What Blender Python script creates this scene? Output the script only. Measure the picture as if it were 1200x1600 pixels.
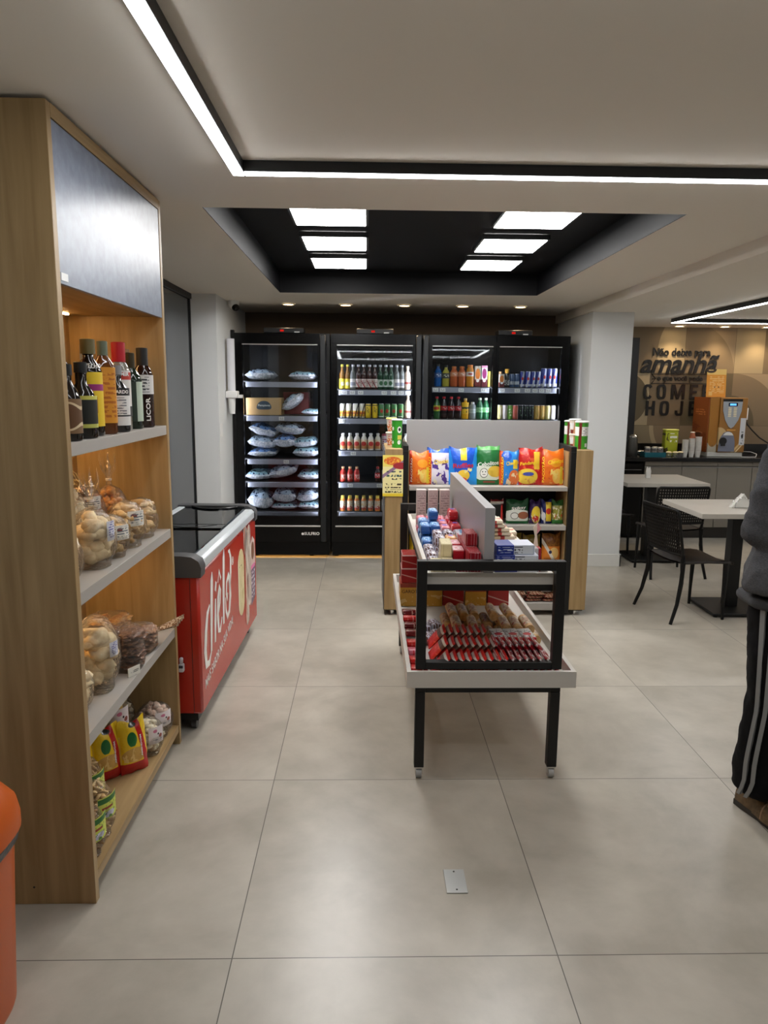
import bpy, bmesh, math, random
from math import pi, sin, cos, tan, sqrt, radians, hypot
from mathutils import Vector, Matrix, noise

S = bpy.context.scene
for o in list(bpy.data.objects):
    bpy.data.objects.remove(o)
COL = S.collection

# ---------------------------------------------------------------- camera
CAM_H = 1.68
CR = Matrix.Rotation(-0.02478, 3, 'Z') @ Matrix.Rotation(pi / 2 - 0.16869, 3, 'X') @ Matrix.Rotation(0.009064, 3, 'Z')
cd = bpy.data.cameras.new('camera')
cd.sensor_fit = 'VERTICAL'
cd.sensor_height = 24.0
cd.lens = 24.0 * 1139 / 1600
cd.clip_start = 0.05
cam = bpy.data.objects.new('camera', cd)
COL.objects.link(cam)
cam.matrix_world = Matrix.Translation((0, 0, CAM_H)) @ CR.to_4x4()
S.camera = cam

# ---------------------------------------------------------------- light and exposure
S.view_settings.view_transform = 'Standard'
S.view_settings.look = 'None'
S.view_settings.gamma = 1
S.view_settings.use_curve_mapping = False
S.view_settings.exposure = 0.0
S.cycles.max_bounces = 8
S.cycles.diffuse_bounces = 4
S.cycles.glossy_bounces = 4
S.cycles.transparent_max_bounces = 16
S.cycles.transmission_bounces = 4
S.cycles.caustics_reflective = False
S.cycles.caustics_refractive = False
S.cycles.sample_clamp_indirect = 4.0
S.cycles.use_denoising = True
W = bpy.data.worlds.new('world')
S.world = W
W.use_nodes = True
W.node_tree.nodes['Background'].inputs[0].default_value = (0.75, 0.85, 1.0, 1)
W.node_tree.nodes['Background'].inputs[1].default_value = 0.06
E_PANEL = 30.0      # six square ceiling panels
E_LINE = 30.0       # linear ceiling profiles
E_SPOT_W = 17.0     # warm recessed downlights
E_CAFE_W = 16.0
E_COOLER = 55.0      # led strips inside the coolers
E_SHELF = 48.0      # warm strips inside the wooden shelving


def lin(c):
    return tuple((x / 255 / 12.92) if x / 255 <= 0.04045 else ((x / 255 + 0.055) / 1.055) ** 2.4 for x in c) + (1,)


# ---------------------------------------------------------------- materials
def newmat(name):
    m = bpy.data.materials.new(name)
    m.use_nodes = True
    return m, m.node_tree, m.node_tree.nodes['Principled BSDF']


def mat(name, rgb, rough=0.5, metal=0.0, spec=0.5, coat=0.0, emit=None, es=0.0, bump=0.0, bscale=200.0):
    m, nt, b = newmat(name)
    b.inputs['Base Color'].default_value = lin(rgb)
    b.inputs['Roughness'].default_value = rough
    b.inputs['Metallic'].default_value = metal
    b.inputs['Specular IOR Level'].default_value = spec
    b.inputs['Coat Weight'].default_value = coat
    if emit:
        b.inputs['Emission Color'].default_value = lin(emit)
        b.inputs['Emission Strength'].default_value = es
    if bump:
        tc = nt.nodes.new('ShaderNodeTexCoord')
        n = nt.nodes.new('ShaderNodeTexNoise')
        n.inputs['Scale'].default_value = bscale
        n.inputs['Detail'].default_value = 4
        nt.links.new(tc.outputs['Object'], n.inputs['Vector'])
        bp = nt.nodes.new('ShaderNodeBump')
        bp.inputs['Strength'].default_value = bump
        bp.inputs['Distance'].default_value = 0.01
        nt.links.new(n.outputs['Fac'], bp.inputs['Height'])
        nt.links.new(bp.outputs['Normal'], b.inputs['Normal'])
    return m


def N(nt, typ, **kw):
    n = nt.nodes.new(typ)
    for k, v in kw.items():
        setattr(n, k, v)
    return n


def M1(nt, op, a, b=None, c=None):
    n = nt.nodes.new('ShaderNodeMath')
    n.operation = op
    for i, v in enumerate((a, b, c)):
        if v is None:
            continue
        if isinstance(v, (int, float)):
            n.inputs[i].default_value = v
        else:
            nt.links.new(v, n.inputs[i])
    return n.outputs[0]


def MIX(nt, fac, a, b):
    n = nt.nodes.new('ShaderNodeMix')
    n.data_type = 'RGBA'
    for i, v in ((0, fac), (6, a), (7, b)):
        if isinstance(v, (int, float)):
            n.inputs[i].default_value = v
        elif isinstance(v, tuple):
            n.inputs[i].default_value = v
        else:
            nt.links.new(v, n.inputs[i])
    return n.outputs[2]


def noisy(name, c0, c1, scale=(1, 1, 1), nscale=5.0, detail=6, rough=0.5, spec=0.5, lo=0.35, hi=0.65, coat=0.0, metal=0, bump=0.0, vein=None, dist=0.0):
    """two tones mixed by a stretched noise in object space"""
    m, nt, b = newmat(name)
    tc = N(nt, 'ShaderNodeTexCoord')
    mp = N(nt, 'ShaderNodeMapping')
    mp.inputs['Scale'].default_value = scale
    nt.links.new(tc.outputs['Object'], mp.inputs['Vector'])
    n = N(nt, 'ShaderNodeTexNoise')
    n.inputs['Scale'].default_value = nscale
    n.inputs['Detail'].default_value = detail
    n.inputs['Distortion'].default_value = dist
    nt.links.new(mp.outputs[0], n.inputs['Vector'])
    r = N(nt, 'ShaderNodeMapRange')
    r.inputs[1].default_value = lo
    r.inputs[2].default_value = hi
    nt.links.new(n.outputs['Fac'], r.inputs[0])
    col = MIX(nt, r.outputs[0], lin(c0), lin(c1))
    nt.links.new(col, b.inputs['Base Color'])
    b.inputs['Roughness'].default_value = rough
    b.inputs['Specular IOR Level'].default_value = spec
    b.inputs['Coat Weight'].default_value = coat
    b.inputs['Metallic'].default_value = metal
    if bump:
        bp = N(nt, 'ShaderNodeBump')
        bp.inputs['Strength'].default_value = bump
        bp.inputs['Distance'].default_value = 0.01
        nt.links.new(n.outputs['Fac'], bp.inputs['Height'])
        nt.links.new(bp.outputs[0], b.inputs['Normal'])
    return m


def printed(name, base, layers, rough=0.35, axes='XZ', coord='Generated', spec=0.5, wrinkle=0.0, metal=0.0):
    """flat printed artwork: rectangles, ellipses, slanted bands, speckle and rows of small print over a base colour"""
    m, nt, b = newmat(name)
    tc = N(nt, 'ShaderNodeTexCoord')
    sp = N(nt, 'ShaderNodeSeparateXYZ')
    nt.links.new(tc.outputs[coord], sp.inputs[0])
    u, v = sp.outputs['XYZ'.index(axes[0])], sp.outputs['XYZ'.index(axes[1])]
    cb = N(nt, 'ShaderNodeCombineXYZ')
    nt.links.new(u, cb.inputs[0])
    nt.links.new(v, cb.inputs[1])

    def rect(x0, y0, x1, y1):
        a = M1(nt, 'COMPARE', u, (x0 + x1) / 2, abs(x1 - x0) / 2)
        c = M1(nt, 'COMPARE', v, (y0 + y1) / 2, abs(y1 - y0) / 2)
        return M1(nt, 'MULTIPLY', a, c)

    def ell(cu, cv, ru, rv):
        s = N(nt, 'ShaderNodeVectorMath', operation='SUBTRACT')
        nt.links.new(cb.outputs[0], s.inputs[0])
        s.inputs[1].default_value = (cu, cv, 0)
        t = N(nt, 'ShaderNodeVectorMath', operation='MULTIPLY')
        nt.links.new(s.outputs[0], t.inputs[0])
        t.inputs[1].default_value = (1 / ru, 1 / rv, 0)
        l = N(nt, 'ShaderNodeVectorMath', operation='LENGTH')
        nt.links.new(t.outputs[0], l.inputs[0])
        return M1(nt, 'LESS_THAN', l.outputs['Value'], 1.0)

    def nz(su, sv, off=0.0):
        t = N(nt, 'ShaderNodeVectorMath', operation='MULTIPLY')
        nt.links.new(cb.outputs[0], t.inputs[0])
        t.inputs[1].default_value = (su, sv, 0)
        a = N(nt, 'ShaderNodeVectorMath', operation='ADD')
        nt.links.new(t.outputs[0], a.inputs[0])
        a.inputs[1].default_value = (off, off * 1.7, off)
        n = N(nt, 'ShaderNodeTexNoise')
        n.inputs['Scale'].default_value = 1.0
        n.inputs['Detail'].default_value = 2
        nt.links.new(a.outputs[0], n.inputs['Vector'])
        return n.outputs['Fac']

    col = lin(base)
    for i, L in enumerate(layers):
        k = L[0]
        if k == 'rect':
            f = rect(*L[1:5])
        elif k == 'ell':
            f = ell(*L[1:5])
        elif k == 'qell':                      # ellipse kept inside a rectangle
            f = M1(nt, 'MULTIPLY', ell(*L[1:5]), rect(*L[5:9]))
        elif k == 'diag':                      # c0 < a*u + b*v < c1
            d = M1(nt, 'ADD', M1(nt, 'MULTIPLY', u, L[1]), M1(nt, 'MULTIPLY', v, L[2]))
            f = M1(nt, 'COMPARE', d, (L[3] + L[4]) / 2, (L[4] - L[3]) / 2)
        elif k == 'spots':                     # su, sv, threshold, rect
            f = M1(nt, 'MULTIPLY', M1(nt, 'GREATER_THAN', nz(L[1], L[2], i * 3.1), L[3]), rect(*L[4:8]))
        elif k == 'print':                     # rows of small print: rows, letters per width, rect
            row = M1(nt, 'FRACT', M1(nt, 'MULTIPLY', v, L[1]))
            on = M1(nt, 'COMPARE', row, 0.5, 0.27)
            ink = M1(nt, 'GREATER_THAN', nz(L[2], L[1] * 1.0, i * 5.3), 0.47)
            f = M1(nt, 'MULTIPLY', M1(nt, 'MULTIPLY', on, ink), rect(*L[3:7]))
        col = MIX(nt, f, col, lin(L[-1]))
    if isinstance(col, tuple):
        b.inputs['Base Color'].default_value = col
    else:
        nt.links.new(col, b.inputs['Base Color'])
    b.inputs['Roughness'].default_value = rough
    b.inputs['Specular IOR Level'].default_value = spec
    b.inputs['Metallic'].default_value = metal
    if wrinkle:
        n = N(nt, 'ShaderNodeTexNoise')
        n.inputs['Scale'].default_value = 30
        n.inputs['Detail'].default_value = 3
        nt.links.new(tc.outputs['Object'], n.inputs['Vector'])
        bp = N(nt, 'ShaderNodeBump')
        bp.inputs['Strength'].default_value = wrinkle
        bp.inputs['Distance'].default_value = 0.01
        nt.links.new(n.outputs['Fac'], bp.inputs['Height'])
        nt.links.new(bp.outputs[0], b.inputs['Normal'])
    return m


def clear(name, tint=(255, 255, 255), base=0.04, wrinkle=0.0, rough=0.03, milky=0.0, k=1.0):
    """thin clear film or pane: see-through with a surface reflection"""
    m, nt, b = newmat(name)
    nt.nodes.remove(b)
    out = nt.nodes['Material Output']
    tr = N(nt, 'ShaderNodeBsdfTransparent')
    tr.inputs[0].default_value = lin(tint)
    gl = N(nt, 'ShaderNodeBsdfGlossy')
    gl.inputs['Roughness'].default_value = rough
    fr = N(nt, 'ShaderNodeFresnel')
    fr.inputs['IOR'].default_value = 1.45
    fac = M1(nt, 'MULTIPLY', M1(nt, 'ADD', fr.outputs[0], base - 0.034), k)
    if wrinkle:
        tc = N(nt, 'ShaderNodeTexCoord')
        n = N(nt, 'ShaderNodeTexNoise')
        n.inputs['Scale'].default_value = 45
        n.inputs['Detail'].default_value = 3
        nt.links.new(tc.outputs['Object'], n.inputs['Vector'])
        bp = N(nt, 'ShaderNodeBump')
        bp.inputs['Strength'].default_value = wrinkle
        bp.inputs['Distance'].default_value = 0.02
        nt.links.new(n.outputs['Fac'], bp.inputs['Height'])
        nt.links.new(bp.outputs[0], gl.inputs['Normal'])
    ms = N(nt, 'ShaderNodeMixShader')
    nt.links.new(fac, ms.inputs[0])
    nt.links.new(tr.outputs[0], ms.inputs[1])
    nt.links.new(gl.outputs[0], ms.inputs[2])
    last = ms
    if milky:
        df = N(nt, 'ShaderNodeBsdfDiffuse')
        df.inputs[0].default_value = lin((240, 240, 240))
        m2 = N(nt, 'ShaderNodeMixShader')
        m2.inputs[0].default_value = milky
        nt.links.new(ms.outputs[0], m2.inputs[1])
        nt.links.new(df.outputs[0], m2.inputs[2])
        last = m2
    nt.links.new(last.outputs[0], out.inputs['Surface'])
    return m


def glow(name, rgb, strength):
    m, nt, b = newmat(name)
    nt.nodes.remove(b)
    e = N(nt, 'ShaderNodeEmission')
    e.inputs[0].default_value = lin(rgb)
    e.inputs[1].default_value = strength
    nt.links.new(e.outputs[0], nt.nodes['Material Output'].inputs['Surface'])
    return m


# ---------------------------------------------------------------- mesh builder
class MB:
    def __init__(s):
        s.b = bmesh.new()
        s.mi = 0

    def _tag(s, verts, f0):
        for f in s.b.faces[f0:] if False else []:
            pass

    def _new(s, verts):
        fs = set(f for v in verts for f in v.link_faces)
        for f in fs:
            f.material_index = s.mi
        return fs

    def box(s, x0, y0, z0, x1, y1, z1, bev=0.0, mtx=None, seg=1):
        r = bmesh.ops.create_cube(s.b, size=1.0)['verts']
        c = Vector(((x0 + x1) / 2, (y0 + y1) / 2, (z0 + z1) / 2))
        for v in r:
            v.co = Vector((v.co.x * abs(x1 - x0), v.co.y * abs(y1 - y0), v.co.z * abs(z1 - z0))) + c
        vs = list(r)
        if bev > 0:
            es = list(set(e for v in r for e in v.link_edges))
            q = bmesh.ops.bevel(s.b, geom=es, offset=bev, segments=seg, affect='EDGES', profile=0.5)
            vs = list(set(q['verts']) | set(v for v in r if v.is_valid))
        if mtx is not None:
            bmesh.ops.transform(s.b, matrix=mtx, verts=vs)
        s._new(vs)
        return vs

    def cyl(s, p0, p1, r0, r1=None, n=16, caps=True):
        p0, p1 = Vector(p0), Vector(p1)
        r1 = r0 if r1 is None else r1
        d = (p1 - p0)
        q = d.to_track_quat('Z', 'Y').to_matrix()
        rings = []
        for p, r in ((p0, r0), (p1, r1)):
            rings.append([s.b.verts.new(p + q @ Vector((r * cos(2 * pi * i / n), r * sin(2 * pi * i / n), 0))) for i in range(n)])
        a, c = rings
        for i in range(n):
            f = s.b.faces.new((a[i], a[(i + 1) % n], c[(i + 1) % n], c[i]))
            f.material_index = s.mi
        if caps:
            s.b.faces.new(a[::-1]).material_index = s.mi
            s.b.faces.new(c).material_index = s.mi
        return a + c

    def lathe(s, prof, c=(0, 0, 0), n=20, caps=True, sx=1.0, sy=1.0, p=2.0):
        """prof: list of (r, z) from bottom to top; p>2 squares the section"""
        cx, cy, cz = c
        rings = []
        for r, z in prof:
            ring = []
            for i in range(n):
                a = 2 * pi * i / n
                ca, sa = cos(a), sin(a)
                k = (abs(ca) ** p + abs(sa) ** p) ** (-1 / p)
                ring.append(s.b.verts.new((cx + r * sx * ca * k, cy + r * sy * sa * k, cz + z)))
            rings.append(ring)
        for a, b in zip(rings, rings[1:]):
            for i in range(n):
                s.b.faces.new((a[i], a[(i + 1) % n], b[(i + 1) % n], b[i])).material_index = s.mi
        if caps:
            s.b.faces.new(rings[0][::-1]).material_index = s.mi
            s.b.faces.new(rings[-1]).material_index = s.mi
        return rings

    def tube(s, pts, r, n=8, caps=True, rs=None, flat=1.0):
        """swept round tube along points; rs gives a radius per point"""
        pts = [Vector(p) for p in pts]
        rings = []
        up = Vector((0, 0, 1))
        for i, p in enumerate(pts):
            t = (pts[min(i + 1, len(pts) - 1)] - pts[max(i - 1, 0)]).normalized()
            a = t.cross(up)
            if a.length < 1e-3:
                a = t.cross(Vector((0, 1, 0)))
            a.normalize()
            b = a.cross(t).normalized()
            rr = rs[i] if rs else r
            rings.append([s.b.verts.new(p + a * (rr * cos(2 * pi * k / n)) + b * (rr * flat * sin(2 * pi * k / n))) for k in range(n)])
        for a, b in zip(rings, rings[1:]):
            for i in range(n):
                s.b.faces.new((a[i], a[(i + 1) % n], b[(i + 1) % n], b[i])).material_index = s.mi
        if caps:
            s.b.faces.new(rings[0][::-1]).material_index = s.mi
            s.b.faces.new(rings[-1]).material_index = s.mi

    def ell(s, c, r, sub=2, mtx=None, amp=0.0, fr=6.0):
        vs = bmesh.ops.create_icosphere(s.b, subdivisions=sub, radius=1.0)['verts']
        for v in vs:
            k = 1.0 + (amp * noise.noise(v.co * fr * 0.35 + Vector(c) * 31) if amp else 0)
            v.co = Vector((v.co.x * r[0] * k, v.co.y * r[1] * k, v.co.z * r[2] * k))
        if mtx is not None:
            bmesh.ops.transform(s.b, matrix=mtx, verts=vs)
        for v in vs:
            v.co += Vector(c)
        s._new(vs)
        return vs

    def prism(s, pts, axis, a0, a1):
        """extrude an outline; pts 2D in the two other axes (order x,y,z)"""
        def mk(p, a):
            q = list(p)
            q.insert(axis, a)
            return s.b.verts.new(q)
        A = [mk(p, a0) for p in pts]
        B = [mk(p, a1) for p in pts]
        n = len(pts)
        for i in range(n):
            s.b.faces.new((A[i], A[(i + 1) % n], B[(i + 1) % n], B[i])).material_index = s.mi
        s.b.faces.new(A[::-1]).material_index = s.mi
        s.b.faces.new(B).material_index = s.mi

    def surf(s, f, nu, nv, close=False):
        g = [[s.b.verts.new(f(i / nu, j / nv)) for i in range(nu + 1)] for j in range(nv + 1)]
        for j in range(nv):
            for i in range(nu):
                s.b.faces.new((g[j][i], g[j][i + 1], g[j + 1][i + 1], g[j + 1][i])).material_index = s.mi
        return g

    def build(s, name, mats, parent=None, loc=(0, 0, 0), rot=(0, 0, 0), smooth=40, weld=False):
        b = s.b
        if weld:
            bmesh.ops.remove_doubles(b, verts=b.verts, dist=1e-5)
        bmesh.ops.recalc_face_normals(b, faces=b.faces)
        if smooth:
            lim = radians(smooth)
            for f in b.faces:
                f.smooth = True
            for e in b.edges:
                if len(e.link_faces) == 2 and e.calc_face_angle(0) > lim:
                    e.smooth = False
        me = bpy.data.meshes.new(name)
        b.to_mesh(me)
        b.free()
        for m in (mats if isinstance(mats, (list, tuple)) else [mats]):
            me.materials.append(m)
        o = bpy.data.objects.new(name, me)
        COL.objects.link(o)
        o.location = loc
        o.rotation_euler = rot
        if parent:
            o.parent = parent
        return o


def tag(o, label=None, cat=None, group=None, kind=None):
    if label:
        o['label'] = label
    if cat:
        o['category'] = cat
    if group:
        o['group'] = group
    if kind:
        o['kind'] = kind
    return o


def thing(name, label, cat, loc=(0, 0, 0), rz=0.0, group=None, rot=None):
    o = bpy.data.objects.new(name, None)
    o.empty_display_size = 0.05
    COL.objects.link(o)
    o.location = loc
    o.rotation_euler = rot if rot else (0, 0, rz)
    return tag(o, label, cat, group)


def kids(o):
    return [c for c in COL.objects if c.parent == o]


KIDS = {}


def copy_tree(o, parent=None):
    if o.name not in KIDS:
        KIDS[o.name] = kids(o)
    c = o.copy()
    COL.objects.link(c)
    if parent:
        c.parent = parent
    for ch in KIDS[o.name]:
        copy_tree(ch, c)
    return c


def place(proto, used, loc, rot=(0, 0, 0), label=None, group=None, scale=None):
    """the first placement moves the built thing itself, later ones copy it"""
    o = proto if proto.name not in used else copy_tree(proto)
    used.add(proto.name)
    o.location = loc
    o.rotation_euler = rot
    if scale:
        o.scale = scale
    tag(o, label, None, group)
    return o


USED = set()


def bx(name, m, parent, *a, bev=0.0, loc=(0, 0, 0), rot=(0, 0, 0), seg=1):
    mb = MB()
    mb.box(*a, bev=bev, seg=seg)
    return mb.build(name, m, parent, loc, rot)


def struct(name, m, boxes, bev=0.0):
    mb = MB()
    for i, q in enumerate(boxes):
        mb.box(*q, bev=bev)
    o = mb.build(name, m, smooth=0)
    return tag(o, kind='structure')


def text(s, m, parent, size=None, width=None, height=None, depth=0.002, shear=0.0, bold=0.0, f=None, loc=(0, 0, 0), rot=(0, 0, 0), name='lettering', spacing=1.0, align='L', res=3, cen=False, fat=0.0):
    """lettering as a mesh: built in the x-y plane facing +z, or mapped by f(x, y, z)"""
    cu = bpy.data.curves.new(name, 'FONT')
    cu.body = s
    cu.size = 1.0
    cu.shear = shear
    cu.offset = bold
    cu.space_character = spacing
    cu.extrude = 0.5
    cu.bevel_depth = fat
    cu.resolution_u = res
    t = bpy.data.objects.new(name, cu)
    me = bpy.data.meshes.new_from_object(t)
    xs = [v.co.x for v in me.vertices]
    ys = [v.co.y for v in me.vertices]
    x0, x1, y0, y1 = min(xs), max(xs), min(ys), max(ys)
    kx = ky = None
    if width:
        kx = width / (x1 - x0)
    if height:
        ky = height / (y1 - y0)
    if size:
        kx = ky = size
    kx = kx or ky
    ky = ky or kx
    for v in me.vertices:
        x, y, z = (v.co.x - x0) * kx, (v.co.y - y0) * ky, (v.co.z + 0.5) * depth
        if cen:
            x -= (x1 - x0) * kx / 2
            y -= (y1 - y0) * ky / 2
        v.co = Vector(f(x, y, z)) if f else Vector((x, y, z))
    bpy.data.objects.remove(t)
    bpy.data.curves.remove(cu)
    me.materials.clear()
    me.materials.append(m)
    o = bpy.data.objects.new(name, me)
    COL.objects.link(o)
    o.parent = parent
    o.location = loc
    o.rotation_euler = rot
    return o


ORD = ['first', 'second', 'third', 'fourth', 'fifth', 'sixth', 'seventh', 'eighth', 'ninth', 'tenth', 'eleventh', 'twelfth', 'thirteenth', 'fourteenth', 'fifteenth', 'sixteenth', 'seventeenth', 'eighteenth']
rnd = random.Random(11)

# shared materials
paint = mat('ceiling_paint', (236, 229, 217), 0.85)
wallp = mat('wall_paint', (222, 224, 224), 0.8)
creamp = mat('cream_wall_paint', (205, 198, 185), 0.8)
darkp = mat('dark_wall_paint', (118, 100, 82), 0.8)
recessm = mat('recess_black', (9, 9, 12), 0.6, spec=0.2)
black = mat('black_metal', (22, 21, 20), 0.45, spec=0.4)
blackp = mat('black_plastic', (20, 20, 21), 0.5)
gloss_black = mat('gloss_black', (8, 8, 9), 0.2, spec=0.25)
white = mat('white_plastic', (230, 230, 228), 0.4)
grey_lam = mat('grey_laminate', (168, 163, 156), 0.5)
white_lam = mat('pale_grey_laminate', (205, 200, 192), 0.45)
silver = mat('brushed_metal', (200, 200, 202), 0.28, 1.0)
chrome = mat('chrome', (220, 220, 220), 0.12, 1.0)
wood = noisy('oak_laminate', (148, 120, 78), (176, 148, 104), (9, 9, 0.55), 3.2, 8, 0.45, dist=0.6, lo=0.3, hi=0.7)
woodh = noisy('oak_laminate_flat', (148, 120, 78), (176, 148, 104), (9, 0.55, 9), 3.2, 8, 0.45, dist=0.6, lo=0.3, hi=0.7)
g_panel = glow('panel_light', (255, 253, 250), E_PANEL)
g_line = glow('line_light', (250, 252, 255), E_LINE)
g_warm = glow('warm_light', (255, 206, 138), E_SHELF)
g_cool = glow('cooler_strip_light', (235, 238, 255), E_COOLER)
g_down = glow('downlight_glow', (255, 222, 170), 25.0)
g_red = glow('red_display', (255, 40, 30), 0.6)
g_blue = glow('blue_display', (90, 170, 255), 2.0)
pane = clear('cooler_glass', (240, 243, 244), 0.035)
film = clear('clear_film', (255, 253, 248), 0.07, wrinkle=0.8, rough=0.15, milky=0.03, k=0.6)

# ---------------------------------------------------------------- structure
def floor_mat():
    m, nt, b = newmat('grey_porcelain_tiles')
    tc = N(nt, 'ShaderNodeTexCoord')
    sp = N(nt, 'ShaderNodeSeparateXYZ')
    nt.links.new(tc.outputs['Object'], sp.inputs[0])
    def joint(o, off, size):
        t = M1(nt, 'DIVIDE', M1(nt, 'SUBTRACT', o, off), size)
        fr = M1(nt, 'FRACT', t)
        d = M1(nt, 'MINIMUM', fr, M1(nt, 'SUBTRACT', 1.0, fr))
        return M1(nt, 'LESS_THAN', d, 0.0017 / size), M1(nt, 'FLOOR', t)
    jx, ix = joint(sp.outputs[0], 0.583, 0.976)
    jy, iy = joint(sp.outputs[1], 1.927, 1.003)
    j = M1(nt, 'MAXIMUM', jx, jy)
    cb = N(nt, 'ShaderNodeCombineXYZ')
    nt.links.new(ix, cb.inputs[0]); nt.links.new(iy, cb.inputs[1])
    wn = N(nt, 'ShaderNodeTexWhiteNoise')
    nt.links.new(cb.outputs[0], wn.inputs[0])
    ad = N(nt, 'ShaderNodeVectorMath', operation='MULTIPLY_ADD')
    nt.links.new(wn.outputs['Color'], ad.inputs[0])
    ad.inputs[1].default_value = (9, 9, 9)
    nt.links.new(tc.outputs['Object'], ad.inputs[2])
    n1 = N(nt, 'ShaderNodeTexNoise'); n1.inputs['Scale'].default_value = 1.6; n1.inputs['Detail'].default_value = 9; n1.inputs['Roughness'].default_value = 0.62; n1.inputs['Distortion'].default_value = 0.4
    n2 = N(nt, 'ShaderNodeTexNoise'); n2.inputs['Scale'].default_value = 7; n2.inputs['Detail'].default_value = 8
    nt.links.new(ad.outputs[0], n1.inputs['Vector']); nt.links.new(ad.outputs[0], n2.inputs['Vector'])
    mixn = M1(nt, 'ADD', M1(nt, 'MULTIPLY', n1.outputs['Fac'], 0.7), M1(nt, 'MULTIPLY', n2.outputs['Fac'], 0.3))
    r = N(nt, 'ShaderNodeMapRange'); r.inputs[1].default_value = 0.38; r.inputs[2].default_value = 0.64
    nt.links.new(mixn, r.inputs[0])
    c = MIX(nt, r.outputs[0], lin((162, 155, 142)), lin((190, 183, 170)))
    c = MIX(nt, j, c, lin((92, 86, 78)))
    nt.links.new(c, b.inputs['Base Color'])
    rr = N(nt, 'ShaderNodeMapRange'); rr.inputs[3].default_value = 0.26; rr.inputs[4].default_value = 0.36
    nt.links.new(mixn, rr.inputs[0])
    nt.links.new(rr.outputs[0], b.inputs['Roughness'])
    b.inputs['Specular IOR Level'].default_value = 0.68
    return m

CZ = 2.462
struct('floor', floor_mat(), [(-1.75, -3, -0.1, 6.6, 8.9, 0)])
struct('ceiling', paint, [(-1.55, -3, CZ, 2.03, 3.43, CZ + 0.04), (-1.55, 6.38, CZ, 2.03, 8.1, CZ + 0.04),
                          (-1.55, 3.43, CZ, -0.735, 6.38, CZ + 0.04), (1.44, 3.43, CZ, 2.03, 6.38, CZ + 0.04)])
struct('ceiling_recess', recessm, [(-0.755, 3.41, CZ + 0.041, -0.735, 6.4, 2.66), (1.44, 3.41, CZ + 0.041, 1.46, 6.4, 2.66),
                                   (-0.735, 3.41, CZ + 0.041, 1.44, 3.43, 2.66), (-0.735, 6.38, CZ + 0.041, 1.44, 6.4, 2.66),
                                   (-0.755, 3.41, 2.64, 1.46, 6.4, 2.68)])
struct('trim_1', recessm, [(-0.735, 3.43, CZ + 0.001, -0.731, 6.38, CZ + 0.042), (1.436, 3.43, CZ + 0.001, 1.44, 6.38, CZ + 0.042), (-0.731, 6.376, CZ + 0.001, 1.436, 6.38, CZ + 0.042)])
struct('ceiling_beam', paint, [(2.03, -3, 2.38, 2.44, 8.75, 2.6)])
struct('ceiling_cafe', paint, [(2.44, -3, 2.415, 6.5, 8.75, 2.5)])
struct('wall_left', wallp, [(-1.45, -3, 0, -1.3, 3.3, CZ)])
struct('wall_left_end', wallp, [(-1.75, 6.5, 0, -1.3, 8.05, CZ)])
struct('wall_left_niche', wallp, [(-1.75, 3.3, 0, -1.56, 6.5, CZ)])
struct('wall_back', darkp, [(-1.45, 8.05, 0, 2.06, 8.2, CZ)])
struct('wall_right', wallp, [(2.06, 6.81, 0, 2.44, 8.75, 2.4)])
struct('wall_cafe_side', wallp, [(6.5, -3, 0, 6.6, 8.75, 2.5)])
struct('baseboard_right', mat('white_baseboard', (226, 226, 222), 0.5), [(2.055, 6.795, 0, 2.455, 6.809, 0.12), (2.441, 6.795, 0, 2.455, 8.1, 0.12)], 0.002)

# dark glazed door in the left niche
mb = MB()
mb.box(-1.545, 3.3, CZ - 0.045, -1.505, 6.5, CZ - 0.002)
mb.box(-1.545, 6.47, 0.0, -1.515, 6.498, CZ - 0.045)
mb.box(-1.545, 3.3, 0.0, -1.515, 3.33, CZ - 0.045)
wf = tag(mb.build('window_1', black, smooth=0), kind='structure')
bx('glass_pane', mat('smoked_glass', (58, 62, 66), 0.12, spec=0.7), wf, -1.535, 3.33, 0.0, -1.525, 6.47, CZ - 0.046)

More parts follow.
